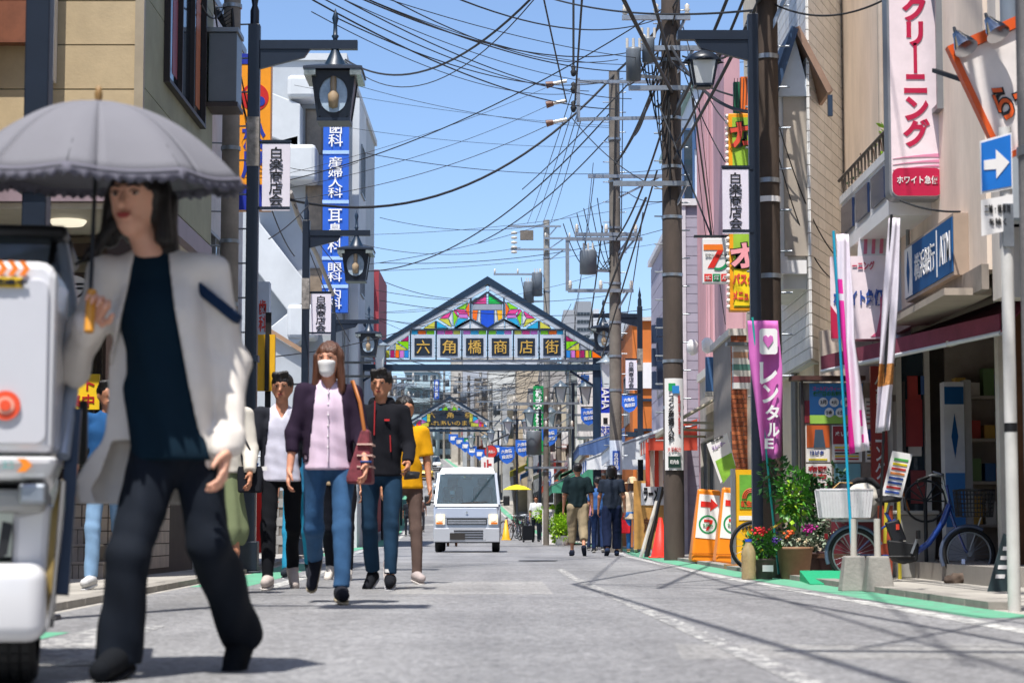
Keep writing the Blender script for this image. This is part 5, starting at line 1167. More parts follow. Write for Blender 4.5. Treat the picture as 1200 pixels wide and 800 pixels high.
t = thing('awning_sign_box', 'small green and orange sign box above the yellow karaoke sign', 'sign', (PX(873, 27), 27, 0)); B().box(-.09, -.01, 0, .1, PZ(133, 27), PZ(96, 27)).build('green_box', paint('#12603f'), t); B().box(.0, .1, .0, .1, PZ(133, 27), PZ(90, 27)).build('orange_box', paint('#e06a1c'), t); b = B()
for k in range(5): b.bar((-.1+.04*k, -.01, PZ(132, 27)), (-.08+.04*k, -.01, PZ(92, 27)), .008)
b.build('bar', dsteel, t)
t = thing('tilted_sign', 'small tilted white sign with green and maroon stripes above the brick pier', 'sign', (PX(874, 29.5), 29.5, PZ(405, 29.5)), R(8))
for k, (z, c) in enumerate(((.0, '#cfc9c2'), (-.085, '#b58a6f'), (-.17, '#d8d4cc'), (-.255, '#5a8a80'), (-.34, '#d8d4cc'), (-.425, '#8c5058'), (-.51, '#cfcfcf'))): B().box(-.15, .15, -.0, .1, z-.085, z-.002).build('stripe', paint(c), t)
B().box(-.24, .24, -.02, .12, .0, .05).build('cap', alu, t)

# ---------------------------------------------------------------- far right street: coloured buildings and signs
t = thing('orange_building', 'bright orange building just beyond the right end of the arch', 'building'); D = 60
oc = mat('orange_render', '#c9702c', .75, var=.12, scale=2); B().box(3.4, 10, D, 72, 0, PZ(376, D)).build('wall', oc, t); B().box(3.35, 10, D-.1, 72.1, PZ(376, D), PZ(372, D)).build('parapet', paint('#c9c4bd'), t)
x0, x1 = PX(731, D), PX(752, D); B().box(3.2, 3.7, D-.12, D-.02, PZ(512, D), PZ(506, D)).build('sill', paint('#1f3040'), t); B().box(3.45, 3.95, D-.08, D-.001, PZ(455, D), PZ(425, D)).build('white_panel', whitep, t)
win(t, 'R', 3.4, 61.5, 64, 3.6, 5.0, 2); 
for py in (470, 505): B().box(3.43, 4.2, D-.06, D-.001, PZ(py, D), PZ(py-3, D)).build('band', paint('#23384a'), t)
B().box(3.5, 5, D-.05, D-.0, .1, 2.6).build('shop_front', paint('#8c6f4a'), t)
def vsign(name, label, x0, x1, y0, y1, D, bgc, txt, tc, th=.5, group=None, tw=.62, ta=.0, tb=1., rot=0):
    X0, X1, Z0, Z1 = PX(x0, D), PX(x1, D), PZ(y1, D), PZ(y0, D); t = thing(name, label, 'sign', ((X0+X1)/2, D, Z0), 0, group); w_, h_ = X1-X0, Z1-Z0
    B().box(-w_/2, w_/2, 0, .2, 0, h_).build('panel', paint(bgc), t)
    if txt:
        cz = h_*(1-(ta+tb)/2)
        if rot: text(txt, t, paint(tc), (0, -.012, cz), h_*(tb-ta)*.9, w_*tw, rot=-math.pi/2, bold=.02, depth=.02)
        else: text(txt, t, paint(tc), (0, -.012, cz), w_*tw, h_*(tb-ta)*.92, vert=len(txt) > 1, bold=.03, depth=.02)
    B().bar((w_/2, .1, h_*.9), (w_/2+.7, .1, h_*.9), .06).bar((w_/2, .1, h_*.2), (w_/2+.7, .1, h_*.2), .06).build('bracket', dsteel, t)
    return t
vsign('furniture_sign', 'white vertical furniture shop sign with blue characters', 677, 695, 436, 511, 76, '#dcd6d4', '家具', '#1f4f8c', ta=.0, tb=.5)
t = vsign('music_shop_sign', 'blue and white vertical sign with sideways lettering beside the furniture sign', 703, 717, 428, 515, 68, '#1634b0', 'YAMAHA', '#e8eaf0', ta=.02, tb=.62, rot=1)
B().box(-.19, .19, -.012, -.002, .05, .85).build('white_panel', whitep, t); text('花園', t, paint('#2244a8'), (0, -.02, .3), .3, .28); B().box(-.07, .07, -.02, -.013, .5, .7).build('mark', black, t)
vsign('green_sign', 'tall green vertical company sign with white characters', 625, 638, 452, 532, 98, '#0c8f4a', '株式会社口口口', '#f0f4f0')
vsign('teal_sign', 'small white sign with blue characters far down on the left', 508, 514, 445, 468, 200, '#2a55b0', '歯科', '#e8eaf0')
vsign('white_vertical_sign', 'narrow white vertical sign behind the third left lamp', 393, 402, 422, 445, 56, '#dfe2e6', '白楽', '#23262b')
for i, (px, py, D) in enumerate(((738, 472, 52), (690, 487, 66), (644, 511, 78), (613, 524, 90), (594, 532, 100))):
    t = thing('shopping_street_pennant', 'blue shield pennant with white lettering, '+['beside the orange building', 'on the furniture sign', 'below the green sign', 'left of the green sign', 'right of the red round sign'][i], 'pennant', (PX(px, D), D-.15, PZ(py, D)), 0, 'blue shield pennants'); w_ = 8.5/2510*D*1.05
    k = w_; B().fprism([(-k, k*1.05), (0, k*.9), (k, k*1.05), (k, -k*.4), (k*.6, -k), (0, -k*1.3), (-k*.6, -k), (-k, -k*.4)], 0, .03).build('cloth', paint('#2763c4'), t)
    text('六角橋', t, whitep, (-.05*k, -.015, k*.38), k*1.4, k*.5, bold=.02, rot=.12); text('商店街', t, whitep, (.05*k, -.015, -k*.32), k*1.4, k*.5, bold=.02, rot=.12)
    B().bar((-k, .01, k*1.1), (k*1.5, .01, k*1.1), .04).build('rod', dsteel, t)
for i, (px, py, D) in enumerate(((570, 537, 112), (562, 532, 122), (553, 528, 132), (545, 523, 142), (538, 518, 152), (531, 514, 162), (549, 518, 150), (582, 527, 106))):
    t = thing('shopping_street_pennant', 'small blue pennant in the receding row beyond the red round sign', 'pennant', (PX(px, D), D, PZ(py, D)), 0, 'receding row of small pennants'); k = 5.5/2510*D
    B().fprism([(-k, k), (k, k), (k, -k*.4), (0, -k*1.3), (-k, -k*.4)], 0, .03).build('cloth', paint('#2763c4' if i != 6 else '#1f9a6a'), t); B().box(-k*.6, k*.6, -.01, -.001, -.1, k*.5).build('lettering', whitep, t)
t = thing('red_round_sign', 'round red sign with white band over the far street', 'sign', (PX(575, 95), 95, PZ(529, 95))); B().cyl((0, 0, 0), (0, .05, 0), .27, n=32).build('disc', paint('#c43a35'), t); B().cyl((0, .051, 0), (0, .06, 0), .3, n=32).build('rim', paint('#5c2430'), t); text('車両進入', t, whitep, (0, -.01, .0), .4, .13, bold=.01); B().cyl((0, .1, .4), (.8, .1, .8), .04).build('arm', dsteel, t)
t = thing('red_square_sign', 'small white and red sign under the round red sign', 'sign', (PX(571, 93), 93, PZ(545, 93))); B().box(-.28, .28, 0, .04, -.35, .35).build('panel', whitep, t); text('止', t, paint('#b5262a'), (0, -.01, 0), .4, .5, bold=.05)
B().cyl((0, .06, -2.6), (0, .06, .8), .04).build('post', steel, t)
# tents and awnings of the market side
def tent(label, x0, x1, y, y1, z, drop, out, c, c2=None, n=6, name='market_awning'):
    t = thing(name, label, 'awning')
    for i in range(n):
        a, e = y+(y1-y)*i/n, y+(y1-y)*(i+1)/n; b = B(); b.v = [(x1, a, z), (x1, e, z), (x0, e, z-drop), (x0, a, z-drop), (x0, e, z-drop-.28), (x0, a, z-drop-.28)]; b.f = [(0, 1, 2, 3), (3, 2, 4, 5)]; b.s = [False]*2
        o = b.build('cloth_panel', paint(c if i % 2 == 0 or not c2 else c2, .8, var=.15), t); o.modifiers.new('s', 'SOLIDIFY').thickness = .02
    b = B(); b.bar((x0, y, z-drop), (x0, y1, z-drop), .04)
    for yy in (y, y1): b.bar((x1, yy, z-.1), (x0, yy, z-drop-.03), .035)
    b.build('frame', steel, t)
    b = B(); b.fprism([(x1, z), (x1, z-drop-.28), (x0, z-drop-.28), (x0, z-drop)], y-.01, .01); b.build('end_flap', paint(c, .8), t); return t
tent('red and white striped awning hanging behind the right lamp post', 2.75, 3.7, 42.6, 46, 2.7, .35, 0, '#c0452e', '#e0d3c2', 8)
B_ = thing('striped_curtain', 'striped red and cream curtain under the awning beside the dark post', 'curtain'); 
for i in range(7): B().box(PX(757, 43)+.09*i, PX(757, 43)+.086+.09*i, 43.0+.03*(i % 2), 43.03+.03*(i % 2), PZ(570, 43), PZ(518, 43)).build('stripe', paint('#c9422c' if i % 2 == 0 else '#e0d2bc', .85), B_)
tent('white and blue market awning behind the couple', 1.9, 3.6, 54, 59, 3.0, .7, 0, '#dfe1e2', '#3f62a8', 6)
tent('pale market awning on the right past the orange building', 2.2, 3.7, 48, 52.5, 2.9, .55, 0, '#d9dde0', '#d9dde0', 4)
tent('green market awning beyond the couple', 1.3, 2.9, 70, 76, 2.9, .9, 0, '#3f8f74', None, 3)
tent('dark blue market awning above the couple', 1.9, 3.2, 60.5, 66, 3.4, .5, 0, '#46618e', None, 3)
tent('small orange red awning far on the right', 1.2, 2.4, 84, 89, 2.7, .4, 0, '#c24a26', None, 3)
t = thing('yellow_parasol', 'yellow shop parasol far down the street right of the van', 'parasol', (PX(606, 92), 92, gz(92))); B().lathe([(.62, 2.0), (.35, 2.14), (0, 2.22)], 10, cap=False).build('canopy', paint('#e8cf1c', .8), t); B().cyl((0, 0, 0), (0, 0, 2.2), .03).build('pole', steel, t)
t = thing('market_tent_poles', 'dark slanted board leaning by the red cone', 'board', (PX(764, 38), 38, 0)); B().bar((-.1, 0, 0), (.18, .1, 1.25), .14, .04).build('board', paint('#23201e'), t); B().bar((-.2, .02, 0), (.1, .12, 1.0), .1, .03).build('support', paint('#cfc8ba'), t)
def cone(label, px, D, h=.7, c='#dc2f1d', group=None):
    t = thing('traffic_cone', label, 'traffic cone', (PX(px, D), D, gz(D)), 0, group); B().lathe([(.17, .03), (.16, .06), (.03, h), (.0, h)], 20).build('cone', paint(c, .5), t); B().box(-.2, .2, -.2, .2, 0, .03).build('foot', paint(c, .5), t, .01); return t
cone('red traffic cone at the base of the tall right utility pole', 774, 37, .7)
cone('small yellow bollard cone among the parked bicycles', 593, 84, .8, '#e0a81c')
# panel of items in shop doorway by cone
t = thing('menu_board', 'yellow brown poster board with dark lettering behind the red cone', 'sign', (PX(757, 44), 44, 0)); B().box(-.25, .45, 0, .05, .1, 1.5).build('panel', paint('#b88a4a', var=.3), t); B().box(-.1, .42, -.02, -.001, 1.0, 1.45).build('lettering_panel', paint('#cfd0d2'), t); text('ラーメン', t, black, (.16, -.03, 1.22), .42, .3, bold=.05); text('定食', t, paint('#6b3a20'), (.1, -.01, .6), .3, .3)

# rows of street buildings down both sides
rn = random.Random(21)
def row(side, spec, nm):
    for i, (y0, y1, h, c, awc) in enumerate(spec):
        E = ER if side == 'R' else EL; ym = (y0+y1)/2; f = E(ym)+(1.0 if side == 'R' else -1.0)
        nx_ = ['nearest', 'second', 'third', 'fourth', 'fifth', 'sixth', 'seventh', 'eighth', 'ninth', 'tenth', 'eleventh', 'twelfth'][i]
        shop('street_building', '%s storey %s shop building, %s in the %s row beyond the arch' % ({2: 'two', 3: 'three', 4: 'four', 5: 'five'}[max(2, min(5, int(h/2.8)))], c[1], nx_, 'right' if side == 'R' else 'left'), side, f, y0+.1, y1-.1, 8, h, mat('wall_'+c[0].strip('#'), c[0], .8, var=.25, scale=1.2, bump=.1, bscale=20), floors=max(2, min(5, int(h/2.8))), seed=i*7+(3 if side == 'R' else 0), awn=awc)
row('R', [(73, 81, 6.2, ('#b98a70', 'brown'), None), (81, 90, 7.0, ('#b5b3ad', 'grey'), '#3c7a5c'), (90, 99, 7.4, ('#9aa09c', 'grey green'), '#b8402c'), (99, 110, 6.6, ('#bab29f', 'beige'), '#d8d4c8'), (110, 121, 8.0, ('#a7a19a', 'stone'), '#2f5fa0'), (121, 134, 7.0, ('#8f9499', 'slate'), '#c8b83c'), (134, 150, 8.5, ('#b3a48e', 'tan'), None), (150, 168, 7.4, ('#a3a6a8', 'pale grey'), '#2f5fa0'), (168, 188, 8.6, ('#b9b9b3', 'white'), '#a03c2c'), (188, 210, 8.0, ('#8f8579', 'dun'), None), (210, 236, 10, ('#a9adb3', 'blue grey'), None), (236, 266, 11, ('#b3ada3', 'cream'), None)], 'r')
row('L', [(78, 88, 7.2, ('#aeb3b6', 'pale grey'), '#c9c4b8'), (88, 98, 6.4, ('#b3a893', 'beige'), '#3f6ea8'), (108, 120, 7.2, ('#9a9ea0', 'grey'), '#b03c34'), (120, 134, 8.2, ('#b7b4ae', 'cream'), '#d8d4c8'), (134, 150, 7.4, ('#8d949a', 'slate'), '#2f6f50'), (150, 168, 9, ('#b0aaa0', 'stone'), None), (168, 188, 8, ('#a3968a', 'brown grey'), '#2f5fa0'), (188, 210, 9, ('#a8adb1', 'blue grey'), None), (210, 236, 10, ('#b9b5ab', 'ivory'), None), (236, 266, 11, ('#99958f', 'dark stone'), None)], 'l')
# hill-top blocks closing the view
def block(label, x0, x1, py, D, c, fl, cols, balc=True, group=None):
    X0, X1 = PX(x0, D), PX(x1, D); zt = PZ(py, D); z0 = gz(D)-1; t = thing('apartment_block', label, 'building', ((X0+X1)/2, D, z0), 0, group); w_ = (X1-X0)/2; H = zt-z0
    B().box(-w_, w_, 0, 12, 0, H).build('wall', mat('wall_'+c.strip('#'), c, .8, var=.2, scale=.4), t); B().box(-w_-.2, w_+.2, -.2, 12.2, H, H+.35).build('parapet', paint('#9da3a6'), t)
    fh = H/fl
    for f in range(fl):
        for k in range(cols):
            a = -w_+2*w_*(k+.2)/cols; e = -w_+2*w_*(k+.8)/cols; win(t, 'F', 0, a, e, f*fh+fh*.35, f*fh+fh*.82, 2, alu, glassd if (f*3+k) % 4 else glass, .08)
        if balc: B().box(-w_+.3, w_-.3, -1.0, -.9, f*fh+.1, f*fh+fh*.38).box(-w_+.3, w_-.3, -.9, 0, f*fh+.0, f*fh+.12).build('balcony', paint('#a9bcc0', .6), t)
    return t
block('pale teal apartment block with balconies on the hilltop left of centre', 474, 512, 436, 275, '#8fa3a8', 6, 4)
block('grey apartment block low behind the second arch', 512, 548, 462, 285, '#8c8f94', 5, 4)
block('brown grey block on the hilltop above the second arch', 548, 592, 452, 300, '#85807c', 6, 5, False)
block('pale block at the right end of the hilltop row', 592, 640, 447, 280, '#9a9da3', 6, 5)
block('dim slate block behind the left lamps at the hilltop', 440, 474, 452, 290, '#7e858c', 5, 3)
block('beige block filling behind the green sign', 640, 690, 455, 260, '#a19a90', 5, 4)
t = thing('tower_block', 'grey stepped tower rising above the right rooftops', 'building'); D = 320
for (a, e, py, c) in ((661, 674, 363, '#8d9196'), (675, 694, 353, '#84898f'), (696, 703, 362, '#b5b9be')): B().box(PX(a, D), PX(e, D), D, D+15, 5, PZ(py, D)).build('wall', paint(c, .8), t)
for k in range(6): win(t, 'F', D, PX(677, D), PX(692, D), PZ(370+k*9, D), PZ(366+k*9, D), 4, alu, glassd)
t = thing('white_roof_building', 'low building with pale sloping roof beyond the arch on the right', 'building'); D = 92
B().box(PX(702, D), PX(762, D), D, D+10, 0, PZ(398, D)).build('wall', paint('#9fa3a6', .8), t); B().fprism([(PX(690, D), PZ(398, D)), (PX(765, D), PZ(398, D)), (PX(765, D), PZ(372, D)), (PX(708, D), PZ(376, D))], D-.5, 11).build('roof', paint('#a9b0b6', .6), t)
# dense small rooftops in the far valley, many alike
for i in range(46):
    D = rn.uniform(205, 262); px = rn.uniform(445, 700); 
    X = PX(px, D)
    if EL(D)-3 < X < ER(D)+3: continue
    w_ = rn.uniform(1.5, 3.5); h = rn.uniform(5, 12); c = rn.choice(PAL); t = thing('small_house', 'small far house in the jumble of roofs down the street', 'house', (X, D, gz(D)-.5), 0, 'far jumbled houses')
    B().box(-w_, w_, 0, 6, 0, h).build('wall', mat('wall_'+c.strip('#'), c, .8, var=.25, scale=1.2), t); B().fprism([(-w_-.3, h), (w_+.3, h), (0, h+rn.uniform(.1, 1.4))], -.3, 6.6).build('roof', paint(rn.choice(['#4a4d52', '#6b5a4c', '#7d8085', '#38506b'])), t)
    for k in range(2):
        for f in range(int(h/2.6)): B().box(-w_*.7+k*w_*.9, -w_*.7+k*w_*.9+.9, -.06, -.002, .9+f*2.5, 2.0+f*2.5).build('window', glassd, t)

# buildings beside and behind the camera, seen only in reflections and from a step aside
shop('street_building', 'two storey pale shop building left of the camera outside the picture', 'L', -4.9, 6, 19.6, 7, 6.5, mat('wall_near_left', '#b9b2a5', .8, var=.25, scale=1.2), floors=2, seed=91)
shop('street_building', 'two storey grey shop building behind the camera on the left', 'L', -4.9, -12, 5.6, 7, 6.5, mat('wall_behind', '#a8a39a', .8, var=.25, scale=1.2), floors=2, seed=92)
shop('street_building', 'two storey tan shop building behind the camera on the right', 'R', 4.6, -12, 9.6, 7, 7, mat('wall_near_right', '#c9bda5', .8, var=.25, scale=1.2), floors=2, seed=93)
# ================================================================ PEOPLE
skin = mat('skin', '#c98f74', .55, var=.08, scale=9, spec=.35); skin2 = mat('skin_tan', '#b57f62', .55, var=.08, scale=9, spec=.35); skinp = mat('skin_pale', '#dba78d', .5, var=.06, scale=9, spec=.35)
hairb = mat('hair_black', '#15100e', .38, var=.55, scale=60, bump=.9, bscale=120, stretch=(1, 1, .07)); hairbr = mat('hair_brown', '#573524', .42, var=.5, scale=60, bump=.9, bscale=120, stretch=(1, 1, .07))
for m_ in (skin, skin2, skinp): m_.node_tree.nodes['Principled BSDF'].inputs['Subsurface Weight'].default_value = .12; m_.node_tree.nodes['Principled BSDF'].inputs['Subsurface Scale'].default_value = .02
def V3(*a): return Vector(a)
def pose(H, legL=(0, 5), legR=(0, 5), armL=(0, 8, 12), armR=(0, 8, 12), lean=0, turn=0, W=1.):
    """joints facing -y; leg=(swing forward deg, knee bend), arm=(swing forward, spread, elbow bend)"""
    J = {}; th, sh = .245*H, .245*H
    def leg(side, l):
        a, k = R(l[0]), R(l[1]); hip = V3(side*.052*H*W, 0, 0)
        kn = hip+V3(side*.004*H, -math.sin(a)*th, -math.cos(a)*th); a2 = a-k
        an = kn+V3(0, -math.sin(a2)*sh, -math.cos(a2)*sh); return hip, kn, an, a2
    o = [leg(1, legL), leg(-1, legR)]
    zmin = min(q[2].z for q in o)-.042*H
    up = V3(0, 0, -zmin)
    for n, (hip, kn, an, a2) in zip('LR', o):
        J['hip'+n] = hip+up; J['kn'+n] = kn+up; J['an'+n] = an+up
        pit = max(0, -a2)*.9; f = V3(0, -math.cos(pit), -math.sin(pit)) if a2 < 0 else V3(0, -1, min(.3, a2*.6))
        J['toe'+n] = J['an'+n]+f*.125*H*.8+V3((.012 if n == 'L' else -.012)*H, 0, -.022*H)
    P0 = (J['hipL']+J['hipR'])/2; J['pel'] = P0+V3(0, 0, .03*H); l = R(lean); tor = V3(0, -math.sin(l), math.cos(l))
    J['waist'] = P0+tor*.11*H; J['chest'] = P0+tor*.225*H; J['neck'] = P0+tor*.325*H; J['head'] = P0+tor*.40*H+V3(0, -.012*H, .012*H)
    for n, s, ar in (('L', 1, armL), ('R', -1, armR)):
        S = P0+tor*.292*H+V3(s*.099*H*W, 0, 0); a, sp, e = map(R, ar)
        d = V3(s*math.sin(sp), -math.sin(a)*math.cos(sp), -math.cos(a)*math.cos(sp)); El = S+d*.17*H
        a3 = a+e; d2 = V3(s*math.sin(sp)*.4, -math.sin(a3), -math.cos(a3)).normalized(); Wr = El+d2*.145*H
        J['sh'+n], J['el'+n], J['wr'+n] = S, El, Wr; J['hd'+n] = Wr+d2*.09*H
    J['turn'] = turn; return J
def grab(J, H, res):
    pts = [v for k, v in J.items() if isinstance(v, Vector)]; m = .16*H/1.7+.06
    lo = [min(p[i] for p in pts)-m for i in range(3)]; hi = [max(p[i] for p in pts)+m for i in range(3)]; lo[2] = max(lo[2], -.02); return lo, hi
def hand(g, J, n, k, curl=.55):
    wr, hd = J['wr'+n], J['hd'+n]; d = (hd-wr).normalized(); s = 1 if n == 'L' else -1
    side = J.get('palm'+n, V3(0, -1, 0)); side = (side-d*side.dot(d)).normalized(); nor = d.cross(side)*s   # nor points to the palm side (inwards)
    L = .105*k; c = wr+d*L*.45
    for t_ in (-.3, 0, .3): g.cap(wr+side*t_*.03*k, wr+d*L*.8+side*t_*.085*k, .017*k, .0145*k, .01)
    for i, (t_, ln) in enumerate(((.42, .66), (.15, .76), (-.12, .7), (-.38, .55))):
        p = wr+d*L*.82+side*t_*.082*k; q = p+(d*math.cos(curl*.5)-nor*-math.sin(curl*.5))*ln*L*.42; r = q+(d*math.cos(curl*1.5)+nor*math.sin(curl*1.5))*ln*L*.32; u = r+(d*math.cos(curl*2.3)+nor*math.sin(curl*2.3))*ln*L*.24
        g.cap(p, q, .0098*k, .0088*k, .004); g.cap(q, r, .0088*k, .008*k, .003); g.cap(r, u, .008*k, .007*k, .003)
    p = wr+d*L*.2+side*.03*k; q = p+(d*.65+side*.6+nor*.35).normalized()*.042*k; g.cap(p, q, .0125*k, .0105*k, .008); g.cap(q, q+(d*.9+side*.15+nor*.35).normalized()*.034*k, .0102*k, .0085*k, .003)
def body(J, H, t, m, res, B_=1., feet=True):
    k = H/1.68; lo, hi = grab(J, H, res); g = Sdf(lo, hi, res); hd = J['head']
    g.cap(J['pel'], J['waist'], .112*k*B_, .1*k*B_, .03, .58).cap(J['waist'], J['chest'], .1*k*B_, .13*k*B_, .04, .62)
    g.cap(J['shL']-V3(.03*k, 0, 0), J['shR']+V3(.03*k, 0, 0), .04*k, .04*k, .04)
    g.cap(J['neck']-V3(0, 0, .03*k), hd-V3(0, -.012*k, .05*k), .052*k, .047*k, .025)
    for n in 'LR':
        g.cap(J['sh'+n], J['el'+n], .038*k*B_, .034*k*B_, .02).cap(J['el'+n], J['wr'+n], .034*k*B_, .022*k, .02); hand(g, J, n, k, J.get('curl'+n, .55))
        g.cap(J['hip'+n], J['kn'+n], .053*k*B_, .036*k, .03).cap(J['kn'+n], J['kn'+n].lerp(J['an'+n], .4), .036*k, .039*k, .02).cap(J['kn'+n].lerp(J['an'+n], .4), J['an'+n], .039*k, .03*k, .02)
        if feet: g.cap(J['an'+n], J['toe'+n], .032*k, .025*k, .02)
    # head in its own turned frame
    k = k*J.get('hs', 1.)
    R_ = Matrix.Rotation(R(J['turn']), 3, 'Z')
    def h_(x, y, z): return hd+R_ @ V3(x*k, y*k, z*k)
    g.ell(h_(0, .012, .03), (.078*k, .09*k, .084*k), .01).cap(h_(0, -.012, .0), h_(0, -.03, -.062), .064*k, .042*k, .03)
    g.cap(h_(-.035, .0, -.03), h_(0, -.035, -.077), .037*k, .025*k, .02).cap(h_(.035, .0, -.03), h_(0, -.035, -.077), .037*k, .025*k, .02)
    g.cap(h_(0, -.078, .018), h_(0, -.098, -.022), .008*k, .0135*k, .012).ell(h_(0, -.079, -.052), (.022*k, .009*k, .007*k), .008)
    for s in (-1, 1): g.ell(h_(s*.074, .012, -.005), (.012*k, .02*k, .033*k), .008); g.cap(h_(s*.012, -.08, .03), h_(s*.045, -.068, .03), .006*k, .006*k, .01)
    o = g.mesh('body', m, t)
    return h_
def face(h_, H, t, k=None, lips='#9a4a44'):
    k = H/1.68*(k or 1)
    for s in (-1, 1):
        B().sph(h_(s*.03, -.072, .012), .0105*k, 12, 8, (1.25, .6, .5)).build('eye', paint('#a3938a', .3), t); B().sph(h_(s*.03, -.076, .012), .006*k, 10, 6, (1, .5, 1)).build('iris', paint('#1a100c', .15), t)
        B().tube([h_(s*.012, -.089, .03), h_(s*.03, -.088, .036), h_(s*.05, -.076, .03)], .003*k, 6).build('eyebrow', hairb, t); B().tube([h_(s*.016, -.081, .0175), h_(s*.03, -.0825, .0215), h_(s*.045, -.074, .017)], .0022*k, 5).build('eyelid', hairb, t)
    B().sph(h_(0, -.0855, -.049), .019*k, 12, 8, (1.15, .42, .26)).sph(h_(0, -.0845, -.0555), .017*k, 12, 8, (1, .42, .3)).build('lips', paint(lips, .35), t)
def hair(J, H, t, m, res, style, h_):
    k = H/1.68*J.get('hs', 1.); hd = J['head']; g = Sdf(hd-V3(.24, .24, .5)*k, hd+V3(.24, .26, .2)*k, res*.8)
    g.ell(h_(0, .022, .042), (.088*k, .102*k, .09*k), .0)
    if style in ('bob', 'long', 'pony', 'wavy'):
        g.ell(h_(0, .05, -.02), (.088*k, .075*k, .11*k), .03)
        if style != 'pony':
            for s in (-1, 1): g.cap(h_(s*.075, .0, .02), h_(s*.088, .0 if style != 'wavy' else -.01, -.11 if style == 'bob' else -.2), .028*k, .026*k, .03)
        if style == 'long':
            g.cap(h_(0, .07, 0), h_(0, .09, -.24), .075*k, .06*k, .03)
            for s in (-1, 1): g.cap(h_(s*.088, .0, -.1), h_(s*.1, -.04, -.33), .028*k, .016*k, .03)
    if style == 'pony': g.cap(h_(0, .1, .03), h_(.03, .15, -.03), .035*k, .04*k, .02).cap(h_(.03, .15, -.03), h_(.04, .14, -.2), .04*k, .018*k, .02)
    if style == 'low_pony': g.cap(h_(0, .08, .0), h_(-.09, .05, -.12), .05*k, .035*k, .03).cap(h_(-.09, .05, -.12), h_(-.13, .0, -.17), .035*k, .012*k, .02)
    if style == 'short': g.cap(h_(-.05, -.05, .1), h_(.04, -.06, .115), .025*k, .02*k, .03)
    # carve the face opening
    c = h_(0, -.105, -.035); Ri = Matrix.Rotation(-R(J['turn']), 3, 'Z')
    f = Sdf(g.lo, g.lo+(g.n-1)*g.res, g.res); f.n = g.n; f.ax = g.ax; f.d = np.full(g.n, 9., np.float32)
    top = {'short': .062, 'bob': .06, 'long': .058, 'pony': .075, 'wavy': .068}.get(style, .06)
    f.cap(h_(0, -.13, top-.085), h_(0, -.07, top-.105), .078*k, .07*k, .0); f.cap(h_(0, -.1, -.05), h_(0, -.1, -.14), .066*k, .066*k, .02)
    if style in ('short', 'pony', 'low_pony'):
        for s in (-1, 1): f.cap(h_(s*.085, -.04, -.03), h_(s*.08, -.0, -.12), .04*k, .06*k, .02)
    g.minus(f, 0)
    if style in ('short',): g.cut(lambda x, y, z: (hd.z-.055*k)-z+0*x+0*y)
    g.noise(lambda x, y, z: .0035*np.sin(x*150+y*60)*np.sin(z*25+x*40)+.004*np.sin(x*55+z*12+1)*np.sin(y*60))
    g.mesh('hair', m, t)
def wr(a, s=1.): return lambda x, y, z: (a*(np.sin(z*38*s+x*22*s+y*9)*.6+np.sin(z*71*s-x*33*s+1.3)*.35+np.sin(x*52*s+y*47*s+z*15)*.35)).astype(np.float32)
def folds(a): return lambda x, y, z: (a*1.0*(np.sin(x*48+y*22+z*5+1.3*np.sin(z*7+x*5))*.8+np.sin(z*17+x*31-y*14+1.2*np.sin(x*21))*.45+np.sin(z*58+x*27+y*20+np.sin(z*13))*.16)).astype(np.float32)
def trousers(J, H, t, m, res, wd=1., ln=1., top=.055, name='trousers', flare=1.):
    k = H/1.68; g = Sdf(*grab(J, H, res), res)
    g.cap(J['pel']+V3(0, .01, .0), J['pel']+V3(0, .005, top*k), .142*k*wd**.3, .128*k*wd**.3, .02, .68)
    for n in 'LR':
        e = J['kn'+n].lerp(J['an'+n], ln) if ln <= 1 else J['an'+n]+(J['an'+n]-J['kn'+n]).normalized()*(ln-1)*.4*k
        g.cap(J['hip'+n]+V3(0, .012, 0), J['kn'+n], .082*k*wd, .062*k*wd*flare**.5, .02).cap(J['kn'+n], e, .064*k*wd*flare**.5, .052*k*wd*flare, .02)
    g.noise(folds(.0062*k))
    for n in 'LR':
        e = J['kn'+n].lerp(J['an'+n], ln) if ln <= 1 else J['an'+n]+(J['an'+n]-J['kn'+n]).normalized()*(ln-1)*.4*k; d = (J['an'+n]-J['kn'+n]).normalized(); kn = J['kn'+n]
        def fn(x, y, z, e=e, d=d, kn=kn):
            s = (x-e.x)*d.x+(y-e.y)*d.y+(z-e.z)*d.z; rr = np.sqrt((x-e.x)**2+(y-e.y)**2+(z-e.z)**2); return np.where(rr < .2*k, s, -1.)
        g.cut(fn)
    zt = J['pel'].z+top*k+.02; g.cut(lambda x, y, z: z-zt+0*x+0*y); return g.mesh(name, m, t)
